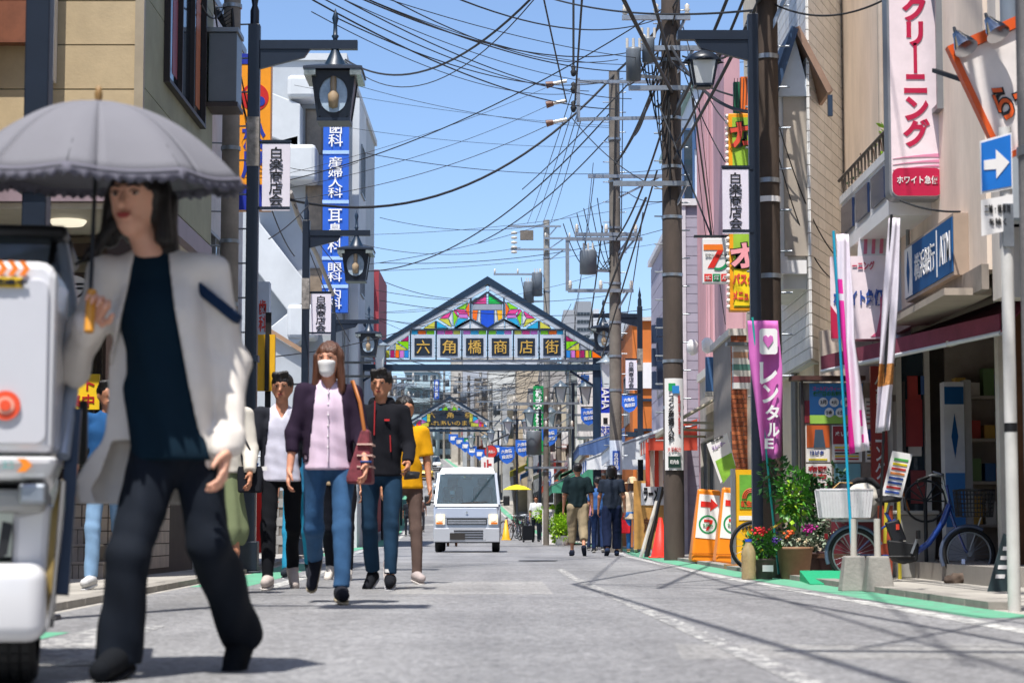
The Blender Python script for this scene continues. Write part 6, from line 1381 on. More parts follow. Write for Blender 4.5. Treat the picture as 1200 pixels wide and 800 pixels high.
def shirt_sdf(J, H, res, fit=1., sl=.5, hem=.0, sfit=1., flat=.69):
    k = H/1.68; g = Sdf(*grab(J, H, res), res); b = J['pel']+V3(0, .0, -hem*k)
    g.cap(b, J['waist'], .152*k*fit, .134*k*fit, .02, flat).cap(J['waist'], J['chest'], .134*k*fit, .148*k*fit, .04, flat)
    g.cap(J['shL']-V3(.035*k, 0, .01*k), J['shR']+V3(.035*k, 0, .01*k), .047*k*fit**.5, .047*k*fit**.5, .035).cap(J['chest'], J['neck'], .1*k*fit, .055*k, .05, .75)
    for n in 'LR':
        if sl <= .55: g.cap(J['sh'+n], J['sh'+n].lerp(J['el'+n], sl/.55*.9), .049*k*sfit, .054*k*sfit, .025)
        else:
            g.cap(J['sh'+n], J['el'+n], .05*k*sfit, .045*k*sfit, .025).cap(J['el'+n], J['el'+n].lerp(J['wr'+n], (sl-.55)/.45), .048*k*sfit, .038*k*sfit, .02)
    g.noise(folds(.0055*k)); zb = b.z; g.cut(lambda x, y, z: np.where(np.abs(x) < .25*k, zb-.02*k-z, -1.)+0*y)
    # open neck and square sleeve ends
    nk = J['neck']+V3(0, -.01, .0)
    for n in 'LR':
        if sl <= .55: e, d = J['sh'+n].lerp(J['el'+n], sl/.55*.9), (J['el'+n]-J['sh'+n]).normalized()
        else: e, d = J['el'+n].lerp(J['wr'+n], (sl-.55)/.45), (J['wr'+n]-J['el'+n]).normalized()
        def fn(x, y, z, e=e, d=d):
            s = (x-e.x)*d.x+(y-e.y)*d.y+(z-e.z)*d.z; rr = np.sqrt((x-e.x)**2+(y-e.y)**2+(z-e.z)**2); return np.where(rr < .1*k, s, -1.)
        g.cut(fn)
    zc = J['neck'].z+.012*k; g.cut(lambda x, y, z: z-zc-np.abs(x)*.25+(y-nk.y)*-.35+0*x); return g
def vneck(g, J, k, w_=.05, dp=.1):
    nk = J['neck']; g.cut(lambda x, y, z: np.where(y < nk.y-.02, np.minimum(z-(nk.z-dp*k), (w_*k*(z-(nk.z-dp*k))/(dp*k))-np.abs(x-nk.x)), -1.).astype(np.float32))
def opened(g, inner, J, k, w0, w1, res):
    """an open jacket: a shell over the inner garment with the front parted"""
    nk = J['neck']; pz = J['pel'].z
    g.cut(lambda x, y, z: np.where(y < nk.y+.015, (w0+(w1-w0)*np.clip((nk.z-z)/(nk.z-pz), 0, 1.3))*k-np.abs(x-nk.x), -1.).astype(np.float32)); return g
def shoes(J, H, t, m, sole, res=.009, high=0.):
    k = H/1.68
    for n in 'LR':
        a, e = J['an'+n], J['toe'+n]; d = (e-a); dl = V3(d.x, d.y, d.z).normalized(); heel = a-dl*.03*k-V3(0, 0, .02*k); g = Sdf(V3(*[min(a[i], e[i]) for i in range(3)])-V3(.1, .1, .09)*k, V3(*[max(a[i], e[i]) for i in range(3)])+V3(.1, .1, .1+high)*k, res)
        g.cap(a+V3(0, 0, -.0), heel+V3(0, 0, -.0), .043*k, .04*k, .02).cap(heel, e, .04*k, .036*k, .02).cap(a, a.lerp(e, .6), .042*k, .034*k, .02)
        if high: g.cap(a, a+V3(0, 0, high*k), .042*k, .044*k, .02)
        u = dl.cross(V3(1, 0, 0)).normalized(); u = u if u.z > 0 else -u
        base = heel-u*.034*k; g.cut(lambda x, y, z: -((x-base.x)*u.x+(y-base.y)*u.y+(z-base.z)*u.z)); sh = g.mesh('shoe', m, t)
        g2 = Sdf(g.lo, g.lo+(g.n-1)*g.res, g.res); g2.n, g2.ax = g.n, g.ax; g2.d = np.full(g.n, 9., np.float32); g2.cap(heel-u*.024*k, e-u*.022*k, .047*k, .042*k, .0)
        g2.cut(lambda x, y, z: np.maximum(-((x-base.x)*u.x+(y-base.y)*u.y+(z-base.z)*u.z)-.012*k, ((x-base.x)*u.x+(y-base.y)*u.y+(z-base.z)*u.z)-.012*k)); g2.mesh('sole', sole, sh)
cloth = lambda c, n='', **kw: mat('cloth_'+c.strip('#')+n, c, .9, var=.12, scale=7, bump=.25, bscale=350, spec=.15, **kw)
denim = mat('denim', '#35597f', .85, var=.28, scale=5, bump=.3, bscale=400, spec=.2); denimd = mat('denim_dark', '#1c3850', .85, var=.25, scale=5, bump=.3, bscale=400, spec=.2)
def person(label, px, D, H, J=None, rz=0, skinm=None, res=.012, hairst='short', hairm=None, B_=1., top=None, legs=None, shoe=('#23262a', '#b9b5ae'), fc=False, group=None, hat=None, x=None):
    X = PX(px, D) if x is None else x; t = thing('person', label, 'person', (X, D, gz(D)+.012), rz, group); J = J or pose(H)
    skm = skinm or skin; h_ = body(J, H, t, skm, res, B_, feet=False)
    if fc: face(h_, H, t)
    if hairst: hair(J, H, t, hairm or hairb, res, hairst, h_)
    k = H/1.68
    if top: 
        g = shirt_sdf(J, H, res, top.get('fit', 1.)*B_, top.get('sl', .4), top.get('hem', .03), top.get('sfit', 1.)*B_)
        if top.get('v'): vneck(g, J, k)
        o = g.mesh('shirt', top['m'], t)
        if 'jacket' in top:
            j = top['jacket']; g2 = shirt_sdf(J, H, res, j.get('fit', 1.12)*B_, j.get('sl', .95), j.get('hem', .1), j.get('sfit', 1.2)); opened(g2, g, J, k, j.get('w0', .04), j.get('w1', .09), res); g2.mesh('jacket', j['m'], t)
    if legs: trousers(J, H, t, legs['m'], res, legs.get('wd', 1.)*B_**.7, legs.get('ln', .97), flare=legs.get('flare', 1.), name=legs.get('name', 'trousers'))
    if shoe: shoes(J, H, t, cloth(shoe[0]), cloth(shoe[1]), max(res*.8, .007))
    return t, J, h_

# ---- foreground woman under the parasol -----------------------------------------------------------
D0 = 6.7; H = 1.60
t = thing('person', 'woman under the grey parasol in cream open shirt, dark top and wide navy trousers', 'person', (PX(175, D0), D0, 0)); O = t.location.copy()
def q(px, py, dy=0.): v = P(px, py, D0+dy); return v-O
J = {'hipL': q(232, 540, .02), 'hipR': q(180, 540, 0), 'knL': q(245, 636, .02), 'anL': q(283, 742, .34), 'toeL': q(270, 792, .24), 'knR': q(150, 655, -.06), 'anR': q(140, 775, -.1), 'toeR': q(132, 800, -.33),
     'pel': q(205, 515), 'waist': q(197, 455), 'chest': q(187, 375), 'neck': q(180, 300, .01), 'head': q(160, 236, -.03), 'shL': q(246, 318, .02), 'shR': q(124, 322, .0), 'elL': q(272, 425, .05), 'wrL': q(266, 528, -.06), 'hdL': q(258, 575, -.1),
     'elR': q(84, 430, -.02), 'wrR': q(106, 382, -.2), 'hdR': q(116, 352, -.24), 'turn': -16, 'hs': 1.13, 'palmL': V3(0, -1, 0), 'palmR': V3(.9, -.3, .3), 'curlR': 1.05, 'curlL': .5}
J['anR'].z = .075; J['toeR'] = J['anR']+V3(-.02, -.2, -.035); J['knR'] = J['hipR'].lerp(J['anR'], .5)+V3(-.015, -.06, 0)
h_ = body(J, H, t, skinp, .007, feet=False); face(h_, H, t, 1.13, lips='#a03a38')
hair(J, H, t, hairb, .008, 'bob', h_)
g = Sdf(J['head']-V3(.25, .2, .4), J['head']+V3(.25, .3, .15), .007); g.cap(h_(.03, .07, 0), h_(.06, .08, -.2), .07, .045, .03); g.noise(lambda x, y, z: .003*np.sin(x*160)*np.sin(z*30)); g.mesh('hair_back', hairb, t)
g = Sdf(J['head']-V3(.25, .2, .3), J['head']+V3(.25, .3, .15), .007); g.cap(h_(-.07, .0, -.06), h_(-.12, -.03, -.15), .03, .018, .02).cap(h_(-.12, -.03, -.15), h_(-.17, -.04, -.185), .018, .006, .02); g.ell(h_(.02, -.075, .062), (.06, .03, .028), .0); g.noise(lambda x, y, z: .003*np.sin(x*160)*np.sin(z*30)); g.mesh('hair_strand', hairb, t)
k = H/1.68
g = shirt_sdf(J, H, .008, .93, .3, .05, .85); vn = None; g.mesh('top', cloth('#0c2230'), t)
g2 = Sdf(g.lo, g.lo+(g.n-1)*g.res, g.res); g2.n, g2.ax = g.n, g.ax; g2.d = np.full(g.n, 9., np.float32)
for s, n in ((1, 'L'), (-1, 'R')):
    g2.cap(J['sh'+n], J['el'+n], .057, .056, .03).cap(J['el'+n], J['wr'+n].lerp(J['el'+n], .1), .056, .044, .03).cap(J['wr'+n].lerp(J['el'+n], .16), J['wr'+n].lerp(J['el'+n], .04), .05, .046, .0)
g2.cap(J['pel']+V3(-.085, .03, -.16), J['waist'], .212, .16, .02, .62).cap(J['waist'], J['chest'], .158, .152, .04, .72).cap(J['shL']-V3(.03, 0, .0), J['shR']+V3(.03, 0, 0), .058, .058, .04).cap(J['chest'], J['neck']-V3(0, -.02, .02), .12, .065, .05, .8)
g2.noise(folds(.0085)); zp = J['pel'].z; inn = g2.d+.022; g2.cut(lambda x, y, z: np.where(z < zp, -inn, -1.).astype(np.float32)); nk = J['neck']; pz = J['pel'].z
def opn(x, y, z):
    f = np.clip((nk.z-z)/(nk.z-pz), 0, 1.4); lx = nk.x-.055-.13*f**1.3; rx = nk.x+.05+.115*f; yy = nk.y-.02-.0*f
    return np.where(y < yy, np.minimum(x-lx, rx-x), -1.).astype(np.float32)
g2.cut(opn); zb = pz-.2; g2.cut(lambda x, y, z: np.where((x > J['wrL'].x-.09) & (y < .05) & (z < J['elL'].z-.02), -1., zb-z+.0*x).astype(np.float32)+0*y)
zc = nk.z+.03; g2.cut(lambda x, y, z: (z-zc+0*x+0*y).astype(np.float32)); g2.mesh('open_shirt', mat('cream_shirt', '#e2dbd2', .9, var=.08, scale=6, bump=.3, bscale=300, spec=.15), t)
g3 = Sdf(J['elL']-V3(.25, .25, .25), J['shL']+V3(.2, .2, .2), .008); g3.cap(J['shL']+V3(.02, 0, -.03), J['shL']+V3(.035, .0, -.12), .0735, .074, .0); g3.cut(lambda x, y, z: (np.abs((z-J['shL'].z+.08)+(x-J['shL'].x)*.8)-.022).astype(np.float32)+0*y); g3.mesh('sleeve_patch', cloth('#182c48'), t)
b = B().tube([J['shL']+V3(-.05, -.085, .05), J['chest']+V3(.1, -.14, .0), J['waist']+V3(.13, -.13, 0)], .014, 6)
trousers(J, H, t, mat('navy_trousers', '#0b1420', .85, var=.3, scale=3, bump=.3, bscale=260, spec=.25), .008, 1.0, 1.06, flare=1.38)
shoes(J, H, t, cloth('#14171c'), cloth('#2a2c30'), .007)
# small tote strap dark panel under top
# ---- parasol
pt = thing('parasol', 'grey frilled parasol tilted over the woman in the foreground', 'parasol', P(113, 207, D0)); Rr = .465; hh = P(113, 122, D0).z-P(113, 205, D0).z+.012
grey = mat('parasol_cloth', '#74747a', .8, var=.06, scale=3, bump=.2, bscale=300, spec=.2); N, M = 8, 14
def cano(r, a):
    f = r/Rr; seg = math.pi*2/N; u = (a % seg)/seg; sag = .030*f*math.sin(math.pi*u); rr = r*(1-.075*f*math.sin(math.pi*u)); z = hh*(1-f**2.1)
    return (rr*math.cos(a), rr*math.sin(a), z-sag*.5-.0*f)
for s_ in range(N):
    b = B(); n = 10; v = []
    for j in range(M+1):
        for i in range(n+1): v.append(cano(Rr*(j+.001)/M, 2*math.pi*(s_+i/n*.9999)/N+.2-.2*0))
    b.add(v, [(j*(n+1)+i, j*(n+1)+i+1, (j+1)*(n+1)+i+1, (j+1)*(n+1)+i) for j in range(M) for i in range(n)], True)
    o = b.build('canopy_panel', grey, pt); md = o.modifiers.new('s', 'SOLIDIFY'); md.thickness = .003
b = B(); n = 320; v = []
for i in range(n):
    a = 2*math.pi*i/n; x, y, z = cano(Rr*.985, a+.0001); w1 = .012*math.sin(i*1.13)+.008*math.sin(i*2.3); c, s = math.cos(a), math.sin(a)
    for j, (dr, dz) in enumerate(((0, .004), (.006, -.014), (.012+w1, -.034+.006*math.sin(i*1.7)))): v.append((x+c*dr, y+s*dr, z+dz))
b.add(v, [(i*3+j, ((i+1) % n)*3+j, ((i+1) % n)*3+j+1, i*3+j+1) for i in range(n) for j in range(2)], True); b.build('frill', mat('frill_cloth', '#5e5d69', .85, var=.1, scale=20), pt).modifiers.new('s', 'SOLIDIFY').thickness = .002
for s_ in range(N):
    a = 2*math.pi*s_/N; pts = [cano(Rr*f, a+.0001) for f in (0.02, .2, .4, .6, .8, .97)]; pts = [(x, y, z-.008) for x, y, z in pts]; rb = B().tube(pts, .0028, 6).build('rib', dsteel, pt)
    x, y, z = cano(Rr*.5, a+.0001); B().tube([(x, y, z-.01), (0, 0, hh-.19)], .0024, 5).build('strut', dsteel, rb)
shaft_end = Matrix.Rotation(R(-5), 3, 'X') @ (P(110, 348, D0-.25)-pt.location); top_ = V3(0, 0, hh)
B().tube([top_+V3(0, 0, .035), top_, shaft_end], .0065, 8).build('shaft', dsteel, pt); B().tube([shaft_end+V3(.004, 0, .02)-V3(0, 0, 0), shaft_end+(shaft_end-top_).normalized()*.115], .015, 12).build('handle', mat('handle_wood', '#c98a2c', .4, var=.2), pt)
B().lathe([(0, .05), (.008, .045), (.013, .02), (.01, -.005)], 10, tuple(top_)).build('ferrule', mat('ferrule_wood', '#8a6a3c', .5), pt); B().cyl(top_-V3(0, 0, .2), top_-V3(0, 0, .17), .013).build('runner', dsteel, pt)
pt.rotation_euler = (R(5), R(1.5), 0)

# ---- masked woman ---------------------------------------------------------------------------------
H = 1.63; J = pose(H, (16, 6), (-16, 44), (6, 9, 28), (4, 12, 10), lean=1, turn=-14)
J['wrL'] += V3(.02, 0, .0)
t, J, h_ = person('woman with white face mask, lilac blouse, dark cardigan and blue jeans', 384, 13.5, H, J, .06, skin, .009, None, None, 1., None, None, ('#22242c', '#b3a78f'), True)
hair(J, H, t, hairbr, .009, 'wavy', h_); k = H/1.68
g = shirt_sdf(J, H, .009, 1.06, .2, .05, .8); vneck(g, J, k, .035, .06); g.mesh('blouse', mat('lilac_blouse', '#d8c2d4', .85, var=.06, scale=6, bump=.2, bscale=300, spec=.2), t)
g2 = shirt_sdf(J, H, .009, 1.13, .78, .0, 1.12); opened(g2, g, J, k, .075, .125, .009); g2.mesh('cardigan', cloth('#2b2031'), t)
B().cyl(J['neck']+V3(0, -.1, -.04), J['pel']+V3(0, -.118, -.02), .006, n=6).build('button_placket', cloth('#e3d3e0'), t)
for i in range(6): p = J['neck'].lerp(J['pel'], .15+.14*i); B().sph((p.x, p.y-.112-.006*(i > 1), p.z), .006, 8, 5).build('button', whitep, t)
trousers(J, H, t, denim, .009, .98, .93)
g = Sdf(J['head']-V3(.13, .16, .14), J['head']+V3(.13, .08, .06), .006); g.cap(h_(0, -.052, -.02), h_(0, -.045, -.06), .058*k, .05*k, .02); g.cap(h_(0, -.08, -.0), h_(0, -.07, -.07), .022, .03, .03); c = h_(0, -.03, -.03); g.cut(lambda x, y, z: (y-c.y+0*x+0*z).astype(np.float32)); g.cut(lambda x, y, z: (z-h_(0, 0, -.003).z+0*x+0*y-.0).astype(np.float32)); g.mesh('face_mask', whitep, t)
bg_ = thing('shoulder_bag', 'red patterned shoulder bag with tan strap on the masked woman\'s arm', 'bag', t.location+V3(.215, .0, .0)); red = mat('bag_red', '#74303a', .8, var=.5, scale=30)
B().hull([(x_, y_, z_) for x_ in (-.09, .07) for y_ in (-.14, .14) for z_ in (.74, .78)]+[(x_, y_, 1.08) for x_ in (0, .05) for y_ in (-.12, .12)]).build('bag_body', red, bg_, .015)
B().tube([(.02, -.11, 1.07), (-.01, -.1, 1.25), (-.06, -.04, 1.385), (-.07, .02, 1.39), (-.02, .09, 1.25), (.02, .11, 1.07)], .013, 6).build('strap', mat('tan_leather', '#a4622c', .5), bg_)
b = B()
for i in range(3): b.box(-.024, .074, -.143, .143, .84+.07*i, .85+.07*i)
b.build('stripe', cloth('#d8b6a8'), bg_)
B().tube([J['wrL']+V3(.03*math.cos(a), .03*math.sin(a), .02) for a in [i*math.pi/5 for i in range(11)]], .008, 6).build('wristband', cloth('#2b4a80'), t)

# ---- man in white tee
H = 1.68; J = pose(H, (-16, 22), (16, 6), (-6, 9, 18), (10, 12, 60), turn=-10)
t, J, h_ = person('young man in white v-neck tee with black trousers and open black shirt', 329, 16.8, H, J, .1, skin2, .010, 'short', hairb, 1., dict(m=cloth('#c9c8d6'), sl=.4, hem=.07, v=1, fit=1.02, jacket=dict(m=cloth('#23252c'), sl=.8, w0=.085, w1=.14, hem=-.02, fit=1.1, sfit=1.2)), dict(m=cloth('#101217'), wd=.9), ('#b5aaa4', '#d2ccc6'), True)
fo = thing('folded_fan', 'blue and white folded cloth carried by the young man in white', 'cloth', t.location+J['hdR']); B().hull([(-.16, 0, -.02), (-.02, -.05, .07), (.14, 0, .01), (.1, .06, -.05), (-.1, .06, -.07)]).build('blue_cloth', cloth('#2f62b0'), fo, .01); B().bar((-.12, -.05, -.05), (.2, -.04, -.03), .03).build('white_edge', whitep, fo)
# ---- man in black vest
H = 1.69; J = pose(H, (10, 6), (-6, 16), (4, 12, 50), (8, 10, 62), turn=-6)
t, J, h_ = person('man in black hooded jacket with red zips and dark blue jeans', 446, 16.8, H, J, -.1, skin2, .010, 'short', hairb, 1.02, dict(m=cloth('#17181e'), sl=.97, hem=.05, fit=1.12, sfit=1.1), dict(m=denimd, wd=1.0, ln=.9), ('#15171d', '#c9c9cc'), True)
k = H/1.68
for a, c in (((-.03, -.125, .02), (-.035, -.12, -.25)), ((.09, -.115, -.25), (.095, -.11, -.38))): B().tube([J['neck']+V3(*a), J['neck']+V3(*c)], .006, 6).build('zip', paint('#a3262a', .5), t)
B().box(J['chest'].x+.045, J['chest'].x+.085, J['chest'].y-.122, J['chest'].y-.112, J['chest'].z+.03, J['chest'].z+.045).build('chest_logo', paint('#c2282a'), t)
g = Sdf(J['neck']-V3(.16, .16, .06), J['neck']+V3(.16, .16, .1), .009); g.cap(J['neck']+V3(-.04, .03, -.0), J['neck']+V3(.04, .03, 0), .07, .07, .02, .9); g.cut(lambda x, y, z: (z-J['neck'].z-.045-(y-J['neck'].y)*.3+0*x).astype(np.float32)); g.mesh('hood', cloth('#17181e'), t)
for n in 'LR': B().cyl(J['an'+n]+V3(0, 0, .055), J['an'+n]+V3(0, 0, .08), .046).build('trouser_cuff', whitep, t)
text('SPORT', t, whitep, tuple(J['elR'].lerp(J['wrR'], .5)+V3(0, -.055, 0)), .04, .1, rot=.6)
bw = thing('tissue_pack', 'dark cloth bundle held by the man in the black jacket', 'cloth', t.location+J['hdL']); B().hull([(-.07, -.02, -.04), (.06, -.03, -.03), (.07, .03, .03), (-.06, .03, .04), (0, -.05, .01)]).build('bundle', black, bw, .01)
# ---- yellow shirt
H = 1.6; J = pose(H, (12, 6), (-14, 26), (2, 8, 14), (6, 8, 12), turn=10)
person('person in bright yellow tee with tied dark hair behind the black jacket', 474, 18.6, H, J, .2, skin2, .012, 'pony', hairb, 1.02, dict(m=cloth('#d99c14'), sl=.48, hem=.06, fit=1.1, sfit=1.25), dict(m=cloth('#5a4a44'), wd=.9), ('#a59a98', '#d0cac6'))
# ---- partly hidden walkers between
person('walker in dark trousers half hidden behind the masked woman', 397, 20, 1.66, pose(1.66, (14, 8), (-10, 20)), 0, None, .014, 'short', None, 1., dict(m=cloth('#b7a184'), sl=.45, fit=1.05), dict(m=cloth('#14161f')), ('#c9c2ba', '#e0dcd6'))
person('walker in teal trousers half hidden behind the man in white', 349, 21, 1.55, pose(1.55, (-12, 20), (12, 6)), 0, None, .014, 'bob', None, 1., dict(m=cloth('#2a6f94'), sl=.45, fit=1.05), dict(m=cloth('#2a86ac')), ('#2a3038', '#c9c9c9'))
# ---- green skirt woman behind the foreground woman
H = 1.58; J = pose(H, (8, 5), (-8, 14), (6, 8, 30), (0, 8, 12), turn=8)
t, J, h_ = person('woman in cream top and long sage green skirt behind the parasol woman', 262, 15.6, H, J, 0, skin2, .012, 'bob', hairb, 1., dict(m=cloth('#cfc9bd'), sl=.95, hem=.0, fit=1.08, sfit=1.2), None, ('#14161a', '#2a2a2a'))
g = Sdf(*grab(J, H, .012), .012); g.cap(J['pel']+V3(0, 0, .07), (J['pel'].x, J['pel'].y, .46), .1, .185, .02, .8); g.noise(lambda x, y, z: (.012*np.sin(np.arctan2(y, x)*9)*np.clip((1-z), 0, 1)).astype(np.float32)); g.cut(lambda x, y, z: (.34-z+0*x+0*y).astype(np.float32)); g.cut(lambda x, y, z: (z-J['pel'].z-.09+0*x+0*y).astype(np.float32)); g.mesh('skirt', cloth('#76805f'), t)
for n in 'LR': B().cyl(J['an'+n]+V3(0, 0, -.02), J['an'+n]+V3(0, 0, .15), .04, .05, 12).build('sock', cloth('#15171b'), t)
bg2 = thing('sling_bag', 'dark sling bag of the woman in the green skirt', 'bag', t.location+V3(.2, -.1, .72)); B().hull([(-.08, -.03, 0), (.08, -.03, 0), (.09, .03, 0), (-.09, .03, 0), (-.1, 0, .2), (.1, 0, .2)]).build('bag_body', cloth('#1a1c22'), bg2, .015); B().tube([(-.05, 0, .2), (-.12, .05, .55), (.05, 0, .2)], .01, 6).build('strap', cloth('#1a1c22'), bg2)
# ---- blue shirt person left
H = 1.62; J = pose(H, (-14, 20), (10, 5), (-6, 8, 10), (4, 14, 8), turn=20)
person('person in blue and white shirt and pale jeans behind the delivery scooter', 124, 17, H, J, 0, skin2, .012, 'short', hairb, 1., dict(m=cloth('#24507f'), sl=.5, hem=.05, fit=1.1, sfit=1.25), dict(m=cloth('#7c9cbc')), ('#c9c9c9', '#e0e0e0'))

# ---- the couple walking away and others on the right
H = 1.70; PI = math.pi
J = pose(H, (12, 8), (-14, 22), (4, 12, 12), (-4, 14, 10), W=1.08)
t, J, h_ = person('stout man walking away in dark green tee and khaki trousers', 677, 40, H, J, PI, skin2, .016, 'short', hairb, 1.22, dict(m=cloth('#152428'), sl=.5, hem=.03, fit=1.05, sfit=1.25), dict(m=cloth('#8f8168'), wd=1.2, ln=.62), ('#1c2230', '#1c2230'))
H = 1.66; J = pose(H, (-8, 16), (10, 6), (4, 12, 10), (-4, 12, 14), W=1.02)
person('woman walking away in dark slate top and wide navy trousers', 717, 40, H, J, PI, skin2, .016, 'bob', hairb, 1.12, dict(m=cloth('#232b38'), sl=.42, hem=.04, fit=1.08, sfit=1.2), dict(m=cloth('#16203a'), wd=1.12, ln=.86, flare=1.3), ('#23304a', '#1c2230'))
H = 1.52; J = pose(H, (8, 5), (-8, 12), (8, 6, 40), (4, 8, 12), lean=4)
t, J, h_ = person('older woman in beige sun hat and pale cardigan carrying shopping bags', 741, 46, H, J, PI*.96, skin2, .016, 'bob', hairbr, 1., dict(m=cloth('#c9b59c'), sl=.9, hem=.14, fit=1.12, sfit=1.2), dict(m=cloth('#3a6ea8')), ('#8a6a4a', '#c9b59c'))
B().lathe([(.17, .02), (.16, .04), (.1, .06), (.095, .12), (.06, .16), (0, .17)], 18, tuple(J['head']+V3(0, 0, .03))).build('sun_hat', cloth('#c9ad88'), t)
sb = thing('shopping_bag', 'white plastic shopping bag carried by the woman in the sun hat', 'bag', (PX(757, 46), 46, .62)); g = Sdf((-.2, -.15, -.05), (.2, .15, .5), .016); g.ell((0, 0, .13), (.12, .08, .15), 0).cap((0, 0, .2), (-.06, 0, .44), .05, .01, .05); g.noise(wr(.008)); g.mesh('bag_body', mat('plastic_bag', '#dfe2ea', .35, var=.1, scale=20), sb)
sb = thing('shopping_bag', 'red cloth shopping bag hanging low beside the woman in the sun hat', 'bag', (PX(733, 46), 46, .42)); B().hull([(-.1, -.06, 0), (.1, -.06, 0), (.1, .06, 0), (-.1, .06, 0), (-.12, 0, .3), (.12, 0, .3)]).build('bag_body', cloth('#b8202a'), sb, .02); B().tube([(-.08, 0, .29), (0, 0, .5), (.08, 0, .29)], .01, 6).build('strap', cloth('#b8202a'), sb)
person('walker in blue half hidden between the couple', 701, 46, 1.6, pose(1.6, (8, 5), (-8, 12)), PI, skin2, .018, 'short', hairb, 1., dict(m=cloth('#3a5f94'), sl=.5), dict(m=cloth('#1c2c4c')))
person('walker in pink top mostly hidden behind the stout man', 694, 52, 1.45, pose(1.45, (8, 5), (-8, 12)), PI, skin2, .018, 'short', hairb, 1., dict(m=cloth('#c28a9c'), sl=.5), dict(m=cloth('#2a3550')))
t, J, h_ = person('man in white tee walking with dark luggage near the far shrubs', 628, 80, 1.68, pose(1.68, (6, 5), (-6, 10), (4, 10, 20), (4, 10, 14)), 0, skin2, .022, 'short', hairb, 1., dict(m=cloth('#d3d6d8'), sl=.5, fit=1.08, sfit=1.2), dict(m=cloth('#141c26')))
sc = thing('suitcase', 'dark suitcase beside the man in the white tee', 'suitcase', (PX(619, 79), 79, gz(79))); B().box(-.2, .2, -.12, .12, .08, .62).build('case', cloth('#15181e'), sc, .03); B().tube([(-.1, .1, .6), (-.1, .1, .95), (.1, .1, .95), (.1, .1, .6)], .012, 6).build('handle', steel, sc)
for s in (-1, 1): B().cyl((s*.17, -.02, .04), (s*.17, .02, .04), .04).build('wheel', rubber, sc)
person('distant pedestrian in white top on the left walking away', 486, 78, 1.66, pose(1.66, (8, 5), (-8, 14)), PI, skin2, .022, 'short', hairb, 1., dict(m=cloth('#c9ccd2'), sl=.5), dict(m=cloth('#1c1f26')))
person('distant pedestrian in dark clothes further left of the van', 478, 92, 1.62, pose(1.62, (8, 5), (-8, 14)), PI, skin2, .022, 'short', hairb, 1., dict(m=cloth('#23262e'), sl=.5), dict(m=cloth('#2c3038')))
person('distant pedestrian with brown top beyond the white topped walker', 494, 100, 1.62, pose(1.62, (8, 5), (-8, 14)), PI, skin2, .024, 'short', hairb, 1., dict(m=cloth('#5c4640'), sl=.5), dict(m=cloth('#23252c')))
# ================================================================ VEHICLES
silver = mat('van_silver', '#a9b0ba', .28, .35, .04, 2, coat=.6); vwhite = mat('van_white', '#e4e6e8', .3, 0, .03, 2, coat=.5); carglass = mat('car_glass', '#9cc0cc', .03, 0, .05, 2, trans=.96, spec=.5); lampl = mat('headlight_glass', '#f2e6cf', .1, .0, .1, 30); litl = mat('lit_headlight', '#ffd9a0', .3, emit=3.0); amber = mat('amber', '#d9761c', .2)
def wheel(t, x, y, z, r, w_, hub='#8f9498'):
    o = B().xf(Matrix()); b = B()
    b.lathe([(r*.62, -w_/2), (r*.93, -w_/2), (r, -w_*.32), (r, w_*.32), (r*.93, w_/2), (r*.62, w_/2)], 28, cap=False).xf(Matrix.Translation((x, y, z)) @ Matrix.Rotation(R(90), 4, 'Y')); tr = b.build('wheel', rubber, t)
    b = B(); b.lathe([(0, -w_*.3), (r*.62, -w_*.42), (r*.66, -w_*.45), (r*.66, w_*.45), (r*.62, w_*.42), (0, w_*.3)], 24).xf(Matrix.Translation((x, y, z)) @ Matrix.Rotation(R(90), 4, 'Y')); b.build('rim', paint(hub, .35, metal=.5), tr)
